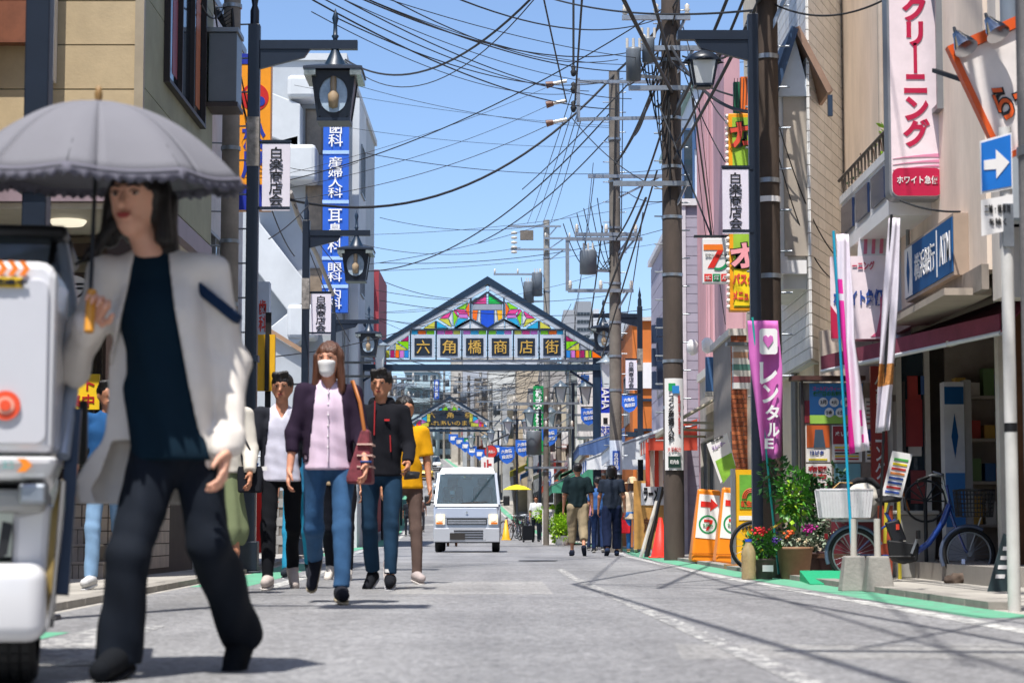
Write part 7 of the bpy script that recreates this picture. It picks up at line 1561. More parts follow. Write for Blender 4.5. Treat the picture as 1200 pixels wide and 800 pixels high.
def kei_van(label, X, Y, rz=0):
    t = thing('delivery_van', label, 'van', (X, Y, gz(Y)+.008), rz); hw = .735
    # lower body
    B().hull([(s*hw, y, z) for s in (-1, 1) for y in (.1, 3.25) for z in (.3, .98)]+[(s*.71, .0, z) for s in (-1, 1) for z in (.52, .72)]+[(s*.70, .1, 1.02) for s in (-1, 1)]+[(s*.70, 3.25, 1.02) for s in (-1, 1)]).build('body', silver, t, .03)
    B().hull([(s*.72, y, z) for s in (-1, 1) for y in (-.035, .2) for z in (.22, .53)]+[(s*.735, .3, z) for s in (-1, 1) for z in (.24, .53)]).build('bumper', mat('bumper_silver', '#b4b7bb', .35, .2, .04, 3, coat=.4), t, .03)
    B().hull([(s*.70, .06, .74) for s in (-1, 1)]+[(s*.69, .1, 1.03) for s in (-1, 1)]+[(s*.69, -.005, .74) for s in (-1, 1)]+[(s*.66, .035, .96) for s in (-1, 1)]).build('bonnet', silver, t, .02)
    B().hull([(s*.70, y, 1.0) for s in (-1, 1) for y in (.03, .3)]+[(s*.68, .06, 1.055) for s in (-1, 1)]+[(s*.68, .3, 1.07) for s in (-1, 1)]).build('cowl', vwhite, t, .01)
    # roof, pillars, rear cabin
    B().hull([(s*.63, .47, 1.72) for s in (-1, 1)]+[(s*.58, .56, 1.86) for s in (-1, 1)]+[(s*.62, 3.2, 1.72) for s in (-1, 1)]+[(s*.57, 3.1, 1.88) for s in (-1, 1)]+[(0, .52, 1.88), (0, 3.1, 1.9)]).build('roof', vwhite, t, .03)
    b = B()
    for s in (-1, 1): b.bar((s*.695, .1, 1.03), (s*.625, .5, 1.74), .055, .05).bar((s*.72, 1.15, 1.0), (s*.62, 1.2, 1.74), .06, .06)
    b.build('pillar', silver, t); B().hull([(s*x, y, z) for s in (-1, 1) for x, z in ((.72, 1.0), (.62, 1.74)) for y in (2.1, 3.2)]).build('rear_cabin', silver, t)
    o = B().quad((-.665, .09, 1.05), (.665, .09, 1.05), (.6, .47, 1.72), (-.6, .47, 1.72)).build('windshield', carglass, t); o.modifiers.new('s', 'SOLIDIFY').thickness = .006
    b = B()
    for s in (-1, 1): b.quad((s*.712, .15, 1.04), (s*.715, 2.1, 1.04), (s*.628, 2.1, 1.72), (s*.628, .55, 1.72))
    o = b.build('side_window', carglass, t); o.modifiers.new('s', 'SOLIDIFY').thickness = .006
    B().box(-.66, .66, .3, .55, .95, 1.1).build('dashboard', paint('#3a3d40', .8), t)
    for s in (-1, 1):
        st = B().hull([(s*.34+a, y, z) for a in (-.22, .22) for y, z in ((.95, .8), (1.15, .8), (1.05, 1.45), (1.2, 1.45))]).build('seat', paint('#4d545c', .9), t, .03); B().cbox((s*.34, 1.12, 1.55), (.24, .1, .18)).build('headrest', paint('#4d545c', .9), st, .03)
    B().tube([(-.34+.17*math.cos(a), .62-.05*math.sin(a), 1.12+.14*math.sin(a)) for a in [i*2*math.pi/20 for i in range(21)]], .012, 6).build('steering_wheel', black, t)
    for s in (-1, 1):
        h_ = B().fprism(rrect(s*.58-.105, s*.58+.105, .60, .84, .03), -.03, .06).build('headlight', lampl, t); B().cyl((s*.585, -.045, .755), (s*.585, -.02, .755), .062, n=20).build('lit_bulb', litl, h_); B().box(s*.6-.07, s*.6+.07, -.042, -.03, .615, .655).build('indicator', amber, h_)
    b = B()
    for k in range(3): b.box(-.42, .42, -.03, -.004, .62+.035*k, .64+.035*k)
    B().box(-.44, .44, -.012, .0, .60, .74).build('grille_recess', black, t); b.build('grille', paint('#b9bdc2', .3, metal=.6), t)
    b = B()
    for k in range(4): b.box(-.28+.0*k, .36, -.05, -.036, .29+.055*k, .315+.055*k)
    b.build('lower_grille', black, t); B().fprism(rrect(-.4, .42, .26, .54, .04), -.04, .004).build('grille_panel', mat('bumper_silver', '#b4b7bb', .35, .2, .04, 3, coat=.4), t)
    B().box(-.37, -.04, -.062, -.051, .275, .42).build('number_plate', paint('#2a2622', .6), t); B().prism([(0, .03), (.027, 0), (0, -.03), (-.027, 0)], (0, -.008, .87), (1, 0, 0), (0, 0, 1), (0, 1, 0), -.01+.0).build('badge', paint('#c9ccd0', .2, metal=.9), t)
    for s in (-1, 1):
        m_ = B().cbox((s*.87, .2, 1.13), (.14, .09, .22)).build('mirror', black, t, .025); B().bar((s*.7, .2, 1.08), (s*.83, .2, 1.1), .03).build('mirror_arm', black, m_)
    for s in (-1, 1): B().tube([(s*.1-.2, .07, 1.06), (s*.1+.35, .1, 1.1)], .008, 5).build('wiper', black, t)
    B().cbox((0, .5, 1.63), (.2, .03, .06)).build('rear_view_mirror', black, t); B().cbox((-.06, .47, 1.66), (.05, .02, .04)).build('sticker', paint('#e0b020'), t)
    for y in (.55, 2.6):
        for s in (-1, 1): wheel(t, s*.63, y, .27, .27, .16)
    B().box(-.6, .6, .1, 3.1, .2, .32).build('chassis', black, t); return t
va = kei_van('silver kei delivery van with white roof and lit headlights driving towards the camera', PX(547, 47), 47)
H = 1.62; J = pose(H, (70, 80), (70, 80), (50, 10, 30), (50, 10, 30)); dr = thing('person', 'van driver with white face mask behind the windshield', 'person', va.location+V3(-.34, .95, .72-J['pel'].z)); h_ = body(J, H, dr, skin2, .016, feet=False); hair(J, H, dr, hairb, .016, 'short', h_)
g = shirt_sdf(J, H, .016, 1., .9, .05); g.mesh('shirt', cloth('#262b33'), dr); g = Sdf(J['head']-V3(.13, .16, .14), J['head']+V3(.13, .08, .06), .012); g.cap(h_(0, -.052, -.02), h_(0, -.045, -.06), .06, .052, .02); g.mesh('face_mask', whitep, dr)
def car(name, label, cat, X, Y, c, w_=1.7, h=1.45, L=4.3, kind='sedan', band=None, rz=0):
    t = thing(name, label, cat, (X, Y, gz(Y)+.01), rz); m = paint(c, .3, coat=.6); hw = w_/2
    B().hull([(s*hw, y, z) for s in (-1, 1) for y in (.15, L-.1) for z in (.3, .75)]+[(s*hw*.9, y, z) for s in (-1, 1) for y in (0, L) for z in (.35, .62)]+[(s*hw*.92, .2, .85) for s in (-1, 1)]+[(s*hw*.92, L-.3, .9) for s in (-1, 1)]).build('body', m, t, .04)
    if kind == 'truck':
        B().hull([(s*hw*.95, y, z) for s in (-1, 1) for y in (.05, 1.6) for z in (.8, h*.8)]+[(s*hw*.88, .3, h*.9) for s in (-1, 1)]+[(s*hw*.88, 1.6, h*.9) for s in (-1, 1)]).build('cab', m, t, .03); B().box(-hw, hw, 1.7, L, .7, h*1.15).build('cargo_box', paint('#c9ccd0'), t)
        B().quad((-hw*.84, .035, 1.0), (hw*.84, .035, 1.0), (hw*.8, .2, h*.78), (-hw*.8, .2, h*.78)).build('windshield', glass, t)
    else:
        B().hull([(s*hw*.9, 1.0, .84) for s in (-1, 1)]+[(s*hw*.9, L-.7, .88) for s in (-1, 1)]+[(s*hw*.72, 1.75, h) for s in (-1, 1)]+[(s*hw*.72, L-1.3, h) for s in (-1, 1)]).build('cabin', glass, t)
        B().hull([(s*hw*.71, y, h+d) for s in (-1, 1) for y in (1.72, L-1.32) for d in (-.03, .03)]).build('roof', m, t, .02)
    for s in (-1, 1): B().box(s*hw*.72-.16, s*hw*.72+.16, -.02, .1, .55, .7).build('headlight', lampl, t)
    B().box(-hw*.5, hw*.5, -.02, .05, .42, .6).build('grille', black, t)
    if band: B().box(-hw*1.005, hw*1.005, .1, L-.15, .55, .68).build('band', paint(band), t)
    for y in (.8, L-.8):
        for s in (-1, 1): wheel(t, s*(hw-.12), y, .3, .3, .2)
    return t
tx = car('taxi', 'yellow taxi with dark band in the distance on the left lane', 'taxi', PX(493, 180), 180, '#e0b21c', band='#23242a', w_=2.0); B().box(-.25, .25, 2.1, 2.3, 1.5, 1.65).build('roof_lamp', whitep, tx)
car('box_truck', 'grey box truck coming down the slope behind the van', 'truck', PX(529, 128), 128, '#b9bdc2', w_=2.1, h=2.3, L=5.5, kind='truck'); car('parked_car', 'dark car close behind the van', 'car', PX(534, 100), 100, '#38424c', w_=1.7)
car('parked_car', 'white car beyond the taxi at the top of the slope', 'car', PX(506, 205), 205, '#d9dce0', w_=1.8); car('parked_car', 'light blue car far behind the box truck', 'car', PX(521, 160), 160, '#9fb6cc', w_=1.8)
# ---------------------------------------------------------------- delivery scooter seen from behind, cropped at the left
Ds = 6.25; t = thing('delivery_scooter', 'white three wheeled delivery scooter with cargo box and clear canopy at the left edge', 'scooter', (PX(-30, Ds), Ds, 0), R(9)); sw = mat('scooter_white', '#d4d4d6', .25, 0, .05, 2, coat=.5)
z = lambda py: PZ(py, Ds); x = lambda px: PX(px, Ds)-t.location.x
def rsq(x0, x1, y0, y1, z0, z1, r, nm, m, par):
    o = B().box(x0, x1, y0, y1, z0, z1).build(nm, m, par); md = o.modifiers.new('b', 'BEVEL'); md.width = r; md.segments = 5; md.limit_method = 'NONE'
    for p in o.data.polygons: p.use_smooth = True
    return o
B().hull([(x(-128), 0, z(530)), (x(58), 0, z(530)), (x(-124), 0, z(318)), (x(60), 0, z(318)), (x(-128), .5, z(530)), (x(62), .5, z(530)), (x(-124), .5, z(310)), (x(64), .5, z(310)), (x(-110), 0, z(304)), (x(46), 0, z(304))]).build('cargo_box', sw, t, .035)
B().fprism(rrect(x(-122), x(50), z(520), z(326), .03), -.012, .012).build('cargo_door', mat('scooter_door', '#c4c4c9', .3, 0, .05, 2, coat=.4), t, .004)
for i in range(6): B().fprism([(x(-46+14*i), z(325)), (x(-39+14*i), z(325)), (x(-33+14*i), z(316)), (x(-39+14*i), z(307)), (x(-46+14*i), z(307)), (x(-40+14*i), z(316))] if 0 else [(x(-50+13*i), z(323)), (x(-43+13*i), z(323)), (x(-37+13*i), z(314.5)), (x(-43+13*i), z(306)), (x(-50+13*i), z(306)), (x(-44+13*i), z(314.5))], -.02, .006).build('chevron', paint('#ee7d18'), t)
B().box(x(-34), x(20), -.02, -.014, z(337), z(325)).build('yellow_label', paint('#f0c418'), t); text('配達中', t, black, ((x(-34)+x(20))/2+.03, -.023, z(331)), .1, .02, bold=.03)
B().cyl((x(3), -.022, z(475)), (x(3), -.014, z(475)), .043, n=32).build('round_logo', paint('#e8512a'), t); B().cyl((x(3), -.026, z(475)), (x(3), -.0225, z(475)), .026, n=24).build('logo_ring', paint('#f0a890'), t); B().cyl((x(3), -.03, z(475)), (x(3), -.0265, z(475)), .016, n=20).build('logo_dot', paint('#e8512a'), t)
B().hull([(x(-110), .0, z(560)), (x(55), .0, z(560)), (x(-122), -.03, z(535)), (x(66), -.03, z(535)), (x(-110), .4, z(575)), (x(48), .4, z(575)), (x(-120), .4, z(532)), (x(66), .4, z(532))]).build('tail_fairing', sw, t, .02)
B().fprism([(x(18), z(553)), (x(28), z(553)), (x(36), z(545)), (x(28), z(537)), (x(18), z(537)), (x(25), z(545))], -.045, .01).build('arrow_sticker', paint('#ee8a1c'), t); text('エコ', t, paint('#4aa8a0'), (x(8), -.045, z(545)), .03, .02)
B().box(x(-100), x(50), .05, .4, z(600), z(572)).build('frame', paint('#9a9a98', .4), t, .02); B().box(x(20), x(52), -.02, .1, z(590), z(566)).build('latch', steel, t, .01)
B().hull([(x(10), .1, z(690)), (x(50), .1, z(690)), (x(10), .1, z(600)), (x(54), .1, z(590)), (x(0), .6, z(690)), (x(50), .6, z(680)), (x(0), .6, z(590)), (x(54), .6, z(590))]).build('side_fairing', sw, t, .02)
B().hull([(x(-6), .06, z(655)), (x(6), .06, z(650)), (x(12), .06, z(615)), (x(0), .06, z(610)), (x(-4), .12, z(655)), (x(8), .12, z(612))]).build('exhaust_cover', black, t)
for sx in (0, 1):
    a, e = (x(-40), x(50)) if sx else (x(-140), x(-58)); rsq(a-.02, e+.01, -.08, .42, z(752), z(660), .05, 'fender', sw, t)
    cx = (x(-18)+x(42))/2 if sx else (x(-135)+x(-70))/2; wd_ = .145; wy = .16; r_ = .175
    w1 = B().lathe([(r_*.6, -wd_/2), (r_*.9, -wd_/2), (r_, -wd_*.34), (r_*1.01, 0), (r_, wd_*.34), (r_*.9, wd_/2), (r_*.6, wd_/2)], 36, cap=False).xf(Matrix.Translation((cx, wy, r_)) @ Matrix.Rotation(R(90), 4, 'Y')).build('wheel', rubber, t); tb = B()
    for k in range(36):
        a_ = 2*math.pi*k/36
        for off in (-.045, -.015, .017, .047): tb.add([Matrix.Translation((cx+off, wy, r_)) @ Matrix.Rotation(a_, 4, 'X') @ V3(dx_, dy_, r_*1.0+dz_) for dx_ in (-.011, .011) for dy_ in (-.014, .014) for dz_ in (-.004, .008)], [(0, 1, 3, 2), (4, 6, 7, 5), (0, 4, 5, 1), (2, 3, 7, 6), (0, 2, 6, 4), (1, 5, 7, 3)])
    o = tb.build('tyre_tread', rubber, w1); o['kind'] = 'stuff'; B().lathe([(0, -.05), (r_*.58, -.06), (r_*.62, 0), (r_*.58, .06), (0, .05)], 24).xf(Matrix.Translation((cx, wy, r_)) @ Matrix.Rotation(R(90), 4, 'Y')).build('rim', steel, w1)
B().hull([(x(48), .02, z(740)), (x(60), .02, z(690)), (x(52), .05, z(740)), (x(62), .05, z(640)), (x(56), .1, z(600)), (x(66), .1, z(560))]).build('mud_guard', paint('#7c6a3c', .5), t)
B().tube([(x(66), .2, z(560)), (x(60), .25, z(640)), (x(52), .3, z(740))], .012, 8).build('side_tube', mat('chrome', '#b9b9b9', .12, 1), t); B().bar((x(66), .3, z(700)), (x(76), .4, z(470)), .04, .05).build('inner_tube', paint('#27364c', .4), t)
B().tube([(x(64), .3, z(530)), (x(72), .45, z(430)), (x(66), .6, z(330)), (x(50), .7, z(250))], .022, 8).build('canopy_frame', mat('clear_frame', '#a9b4c4', .1, .2), t)
cg = mat('canopy_clear', '#b5c2d4', .12, 0, .15, 9, trans=.55); B().hull([(x(-110), .55, z(300)), (x(44), .55, z(300)), (x(-105), .75, z(246)), (x(38), .75, z(246)), (x(-112), .6, z(302)), (x(50), .6, z(300)), (x(44), .8, z(250))]).build('rear_window', cg, t)
rsq(x(-115), x(58), .6, 1.5, z(246), z(228), .02, 'canopy_roof', black, t); b = B(); b.tube([(x(34), .6, z(304)), (x(40), .7, z(246))], .012, 6).tube([(x(52), .7, z(310)), (x(56), .8, z(240))], .016, 6); b.build('canopy_pillar', black, t)
B().cbox((x(78), .9, z(490)), (.03, .06, .22)).build('side_mirror', black, t, .01); B().hull([(x(-120), 1.4, z(560)), (x(40), 1.4, z(560)), (x(-110), 1.3, z(400)), (x(30), 1.3, z(400)), (x(-100), 1.6, .3), (x(10), 1.6, .3)]).build('front_body', sw, t, .02)
wheel(t, x(-40), 1.75, .23, .23, .1)

# ================================================================ right-hand street furniture
# one way sign on white pole
t = thing('one_way_sign', 'blue one way arrow sign on a white pole at the right edge', 'road sign', (PX(1187, 12.2), 12.2, 0)); z = lambda py: PZ(py, 12.2)
B().cyl((0, 0, 0), (0, 0, z(150)), .036, n=18).build('pole', mat('white_pole', '#c9c8c4', .5, var=.15, scale=5), t); ty = -.045
B().fprism([(-.155, z(229)), (.03, z(222)), (.03, z(157)), (-.155, z(167))], ty, .006).build('panel', whitep, t); B().fprism([(-.148, z(226)), (.023, z(219.5)), (.023, z(159.5)), (-.148, z(169.5))], ty-.004, .004).build('blue_field', paint('#1d6fc4', .35), t)
zc = z(194); B().fprism([(-.135, zc-.035), (-.065, zc-.03), (-.065, zc-.085), (.012, zc+.01), (-.065, zc+.085), (-.065, zc+.03), (-.135, zc+.02)], ty-.008, .004).build('arrow', whitep, t)
t2 = thing('sub_plate', 'white plate excepting two wheelers under the blue arrow sign', 'road sign', (PX(1187, 12.2), 12.2, 0)); B().fprism([(-.155, z(278)), (.03, z(270)), (.03, z(229)), (-.155, z(236))], ty, .006).build('plate', whitep, t2)
text('二輪・軽車両', t2, black, (-.062, ty-.006, z(246)), .15, .05, bold=.005); text('を除く', t2, black, (-.062, ty-.006, z(261)), .1, .04, bold=.005); B().box(-.03, .03, -.05, .05, z(290), z(240)).build('clamp', steel, t2)
B().cyl((0, 0, 1.02), (0, 0, 1.07), .0375, n=18).build('band', black, t)
t = thing('guard_rail_post', 'pale grey railing post at the right edge beside the sign pole', 'railing', (2.86, 11.6, 0)); B().tube([(0, 0, 0), (0, 0, .8), (.05, 0, .86), (.4, 0, .86)], .03, 10).build('rail', paint('#a9b4c0'), t); B().tube([(-.02, -.1, 0), (-.02, -.1, .42)], .025, 10).build('post', paint('#c4c0b8'), t)
# banners on poles with concrete feet
def nobori(label, D, foot, base_px, pole_c, pts_px, cm, wide, extra=None, lean=None, footk=True, tx_=None):
    """pts_px: list of (px,py,width px) down the cloth"""
    t = thing('banner_flag', label, 'banner', (PX(base_px, D), D, 0)); X0 = t.location.x
    tp = pts_px[0]; B().tube([(0, 0, .05), (PX(tp[0]+lean, D)-X0, -.02, PZ(tp[1]-4, D))], .011, 8).build('pole', paint(pole_c, .35), t)
    if footk:
        B().hull([(sx*.11, sy*.11, 0) for sx in (-1, 1) for sy in (-1, 1)]+[(sx*.075, sy*.075, .27) for sx in (-1, 1) for sy in (-1, 1)]).build('concrete_foot', conc, t, .012); B().cyl((0, 0, .27), (0, 0, .55), .025, n=12).build('socket', paint('#b9b5ac'), t)
    n = len(pts_px)*6; m = 10; v = []
    for i in range(n+1):
        f = i/n*(len(pts_px)-1); k = min(int(f), len(pts_px)-2); u = f-k; a, b_ = pts_px[k], pts_px[k+1]; cx, cy, wx = [a[j]+(b_[j]-a[j])*u for j in range(3)]
        for j in range(m+1):
            s = j/m; v.append((PX(cx+wx*s, D)-X0, -.03+.05*math.sin(s*9+f*1.7)*(.3+.7*i/n), PZ(cy+(s*wx)*.25*math.sin(f*1.3), D)))
    fs = [(i*(m+1)+j, i*(m+1)+j+1, (i+1)*(m+1)+j+1, (i+1)*(m+1)+j) for i in range(n) for j in range(m)]
    me = B().add(v, fs, True).mesh('cloth', cm); o = bpy.data.objects.new('cloth', me); COL.objects.link(o); o.parent = t
    if extra:
        me.materials.append(extra[0])
        for p in me.polygons:
            i, j = divmod(p.index, m)
            if extra[1](i/n, j/m): p.material_index = 1
    o.modifiers.new('s', 'SOLIDIFY').thickness = .003; return t
flagw = mat('banner_white', '#dcd3de', .8, var=.06, scale=8); mag = mat('banner_magenta', '#e0289a', .8, var=.05, scale=8)
nobori('white banner with magenta edge on a turquoise pole in a concrete foot', 16.3, 1, 1000, '#1fa3c4', [(984, 275, 15), (986, 340, 16), (989, 400, 15), (993, 460, 20), (996, 532, 24)], flagw, 20, (mag, lambda a, b_: (b_ < .28 and a > .35) or (b_ < .25 and a > .18 and int(a*40) % 4 < 2) or (.5 < b_ < .75 and .78 < a < .96 and int(a*60) % 3)), -3)
nobori('white twisted banner with food picture on a black pole in a concrete foot', 16.1, 1, 1028, '#1a1a1c', [(1047, 256, 13), (1040, 330, 16), (1034, 400, 18), (1030, 450, 20), (1028, 507, 15)], mat('banner_white2', '#cfc9d2', .8, var=.1, scale=8), 20, (mat('banner_food', '#b5793c', .8, var=.6, scale=40), lambda a, b_: .6 < a < .74), 3)
t = nobori('magenta banner with white lettering and heart by the dark utility pole', 20.5, 1, 912, '#1fa39a', [(878, 376, 36), (880, 420, 38), (886, 470, 32), (893, 540, 24)], mat('banner_pink', '#c565ae', .8, var=.08, scale=6), 20, None, 6, False)
for s_, px, py, w_, h_ in (('レ', 901, 438, 20, 26), ('ン', 903, 462, 18, 22), ('タ', 905, 484, 16, 18), ('ル', 906, 504, 14, 16), ('E', 901, 520, 10, 12)): text(s_, t, whitep, (PX(px, 20.5)-t.location.x, -.1, PZ(py, 20.5)), w_*.0085, h_*.0082, bold=.03, depth=.01)
B().fprism(rrect(PX(891, 20.5)-t.location.x, PX(912, 20.5)-t.location.x, PZ(416, 20.5), PZ(386, 20.5), .03), -.1, .008).build('white_mark', whitep, t); B().prism([(0, -.07), (.05, 0), (.045, .04), (.02, .05), (0, .03), (-.02, .05), (-.045, .04), (-.05, 0)], (PX(901, 20.5)-t.location.x, -.104, PZ(400, 20.5)), (1, 0, 0), (0, 0, 1), (0, -1, 0), .005).build('heart', mat('banner_pink', '#c2409c'), t)
t = thing('smoothie_banner', 'tilted white and green smoothie banner beside the brick pier', 'banner', (PX(848, 30), 30, 0)); z = lambda py: PZ(py, 30); x = lambda px: PX(px, 30)-t.location.x
B().fprism([(x(829), z(520)), (x(853), z(507)), (x(863), z(545)), (x(845), z(566))], 0, .02).build('cloth', whitep, t); B().fprism([(x(839), z(540)), (x(858), z(530)), (x(863), z(548)), (x(848), z(566))], -.006, .005).build('drink_picture', paint('#86b83c', var=.4), t)
text('スムージー', t, paint('#7a3fa0'), (x(843), -.01, z(522)), .2, .06, rot=.4); text('新発売', t, black, (x(841), -.01, z(514)), .18, .04, rot=.4); B().tube([(x(862), .03, 0), (x(858), .03, z(505))], .01, 6).build('pole', steel, t)
# poster board wall
D = 22.6; t = thing('poster_board', 'glass poster case full of sale posters under a brown ledge', 'notice board', (PX(1002, D), D, 0)); z = lambda py: PZ(py, D); x = lambda px: PX(px, D)-t.location.x
B().box(x(940), x(1062), .04, .1, z(612), z(448)).build('back_panel', paint('#8c8076', .8, var=.3), t); B().box(x(928), x(1015), -.12, .12, z(446), z(441)).build('ledge', paint('#4a2c24', .5), t); B().box(x(940), x(943), -.02, .1, z(612), z(447)).box(x(1060), x(1063), -.02, .1, z(612), z(447)).build('frame', paint('#3a3230', .5), t)
def poster(px0, py0, px1, py1, c, y=.03, nm='poster'): o = B().box(x(px0), x(px1), y-.004, y+.004, z(py1), z(py0)).build(nm, paint(c, .5), t); return o
def tx(s, px, py, w_, h_, c, y=.02, **k): return text(s, t, paint(c) if c != 'w' else whitep, (x(px), y, z(py)), w_/111., h_/111., depth=.003, **k)
poster(951, 449, 1014, 496, '#3f86c9'); poster(951, 486, 1014, 496, '#8fb84a', .026, 'grass_strip'); tx('ゴールデンウィーク', 973, 455, 36, 5, '#e03a8c'); tx('休業日のお知らせ', 976, 461, 42, 6, '#1c7a3c', bold=.04)
for cx, cy in ((967, 471), (980, 471), (993, 471), (974, 483), (987, 483)): B().cyl((x(cx), .018, z(cy)), (x(cx), .024, z(cy)), .05, n=20).build('date_disc', whitep, t)
for cx, cy, s_ in ((967, 471, '3月'), (980, 471, '4火'), (993, 471, '5水'), (974, 483, '5金'), (987, 483, '6土')): tx(s_, cx, cy, 7, 5, '#3a3a3a', .012)
poster(945, 469, 951, 495, '#8c2430'); poster(946, 498, 974, 541, '#dcd6d0'); poster(947, 498, 974, 524, '#b9541f', .025); o = B().fprism([(x(955), z(524)), (x(969), z(524)), (x(966), z(503)), (x(957), z(503))], .016, .006).build('garment_picture', paint('#3a4c5c'), t); tx('12ピタ', 959, 530, 16, 5, '#1c3c8c', bold=.04); poster(949, 537, 971, 539, '#c9b41c', .024)
poster(977, 498, 1012, 541, '#dcd8d4'); poster(978, 499, 1012, 520, '#97222c', .025); tx('ぬいもの', 993, 508, 24, 6, 'w')
for k, c in enumerate(('#e0c018', '#b3272c', '#2a2a2a', '#e0c018', '#b3272c')): poster(980, 523+k*3.4, 1008, 524.8+k*3.4, c, .024, 'text_line')
poster(946, 543, 976, 600, '#d9d5cf'); tx('布団', 959, 549, 22, 7, '#a3262c', bold=.05); tx('毛布', 959, 558, 22, 7, '#a3262c', bold=.05); tx('カーペット', 960, 567, 26, 6, '#a3262c', bold=.04); tx('靴', 956, 576, 8, 7, '#a3262c', bold=.04)
poster(979, 543, 1010, 565, '#6f9ea8'); poster(1016, 466, 1034, 502, '#d2cdc6'); poster(1018, 503, 1034, 516, '#2a4f94'); poster(1016, 517, 1034, 541, '#d9d4ce'); poster(1036, 470, 1056, 540, '#b5aca4')
for k in range(6): poster(1018, 470+k*5, 1032, 471.6+k*5, '#a3322c' if k % 2 else '#4a4a4a', .024, 'text_line')
for k in range(5): poster(1018, 520+k*4, 1033, 522+k*4, '#e0c018' if k in (1, 3) else '#3a3a3a', .024, 'text_line')
# black and white round cushion sign (plush)
t = thing('plush_display', 'black and white round plush behind the bicycle basket', 'plush', (PX(1011, 21), 21, PZ(614, 21))); g = Sdf((-.4, -.25, -.05), (.4, .25, .6), .015); g.ell((0, 0, .24), (.17, .14, .2), 0); g.noise(wr(.006)); g.mesh('body', paint('#c9c4ba', .9), t); b = B(); b.sph((-.16, .03, .3), .1, 14, 10).sph((.17, .03, .28), .11, 14, 10).tube([(-.15, -.03, .38), (-.05, -.06, .43), (.08, -.06, .43), (.16, -.03, .36)], .03, 8).build('black_patch', paint('#15151a', .9), t); B().box(-.3, .25, .05, .3, -.42, .04).build('stand', paint('#5c1f2a'), t)
# tilted white menu board on stand
t = thing('leaning_menu_sign', 'tilted white sign board with coloured lines behind the bicycle saddle', 'sign', (PX(1052, 20.5), 20.5, 0)); z = lambda py: PZ(py, 20.5); x = lambda px: PX(px, 20.5)-t.location.x
B().fprism([(x(1034), z(580)), (x(1057), z(584)), (x(1071), z(532)), (x(1048), z(528))], 0, .03).build('panel', whitep, t)
for k, c in enumerate(('#4aa84a', '#e0c81c', '#c2322c', '#e08a4a', '#2a4a94', '#2a4a94', '#c2322c', '#3a5ab0')): B().fprism([(x(1049.5-1.6*k), z(536+5.4*k)), (x(1066-1.6*k), z(538.6+5.4*k)), (x(1065.3-1.6*k), z(541+5.4*k)), (x(1048.8-1.6*k), z(538.6+5.4*k))], -.006, .005).build('text_line', paint(c), t)
B().bar((x(1040), .02, z(582)), (x(1036), .1, 0), .03).bar((x(1054), .02, z(584)), (x(1056), .1, 0), .03).build('leg', paint('#d9c83c'), t); B().fprism([(x(1030), 0.02), (x(1046), .02), (x(1048), z(592)), (x(1030), z(592))], .05, .02).build('lower_panel', paint('#a84a30', var=.4), t)
t = thing('grey_bin', 'pale grey storage bin behind the bicycle frame', 'bin', (PX(1072, 21.3), 21.3, .0)); B().hull([(-.2, -.15, 0), (.16, -.15, 0), (.16, .15, 0), (-.2, .15, 0), (-.24, -.18, .62), (.19, -.18, .62), (.19, .18, .62), (-.24, .18, .62)]).build('bin_body', paint('#9c9a94', .7), t, .01); B().box(-.26, .21, -.2, .2, .62, .66).build('lid', paint('#b5b2aa', .7), t, .01)
t = thing('white_step_block', 'white block step inside the shop recess behind the bicycle', 'step', (PX(1108, 20.4), 20.4, 0)); B().box(-.15, .16, -.1, .15, 0, .12).build('block', conc, t, .01)
t = thing('broom', 'wooden broom leaning in the shop recess', 'broom', (PX(1090, 21.5), 21.5, 0)); B().tube([(0, 0, 0), (-.28, .1, .95)], .012, 6).build('stick', paint('#a8622c'), t); B().cyl((.01, 0, .0), (-.04, 0, .17), .06, .03, 10).build('bristles', paint('#c9a86a'), t)
t = thing('paper_rack', 'dark folding bicycle rack arm in the shop recess', 'rack', (PX(1085, 20.9), 20.9, 0)); b = B()
for k in range(7): a = k*.5; b.tube([(0, 0, .75), (.22*math.cos(a), 0, .75+.22*math.sin(a))], .008, 5)
b.tube([(.2*math.cos(i*.3), 0, .75+.2*math.sin(i*.3)) for i in range(22)], .012, 5).tube([(0, 0, 0), (0, 0, .75)], .02, 6).build('frame', dsteel, t)
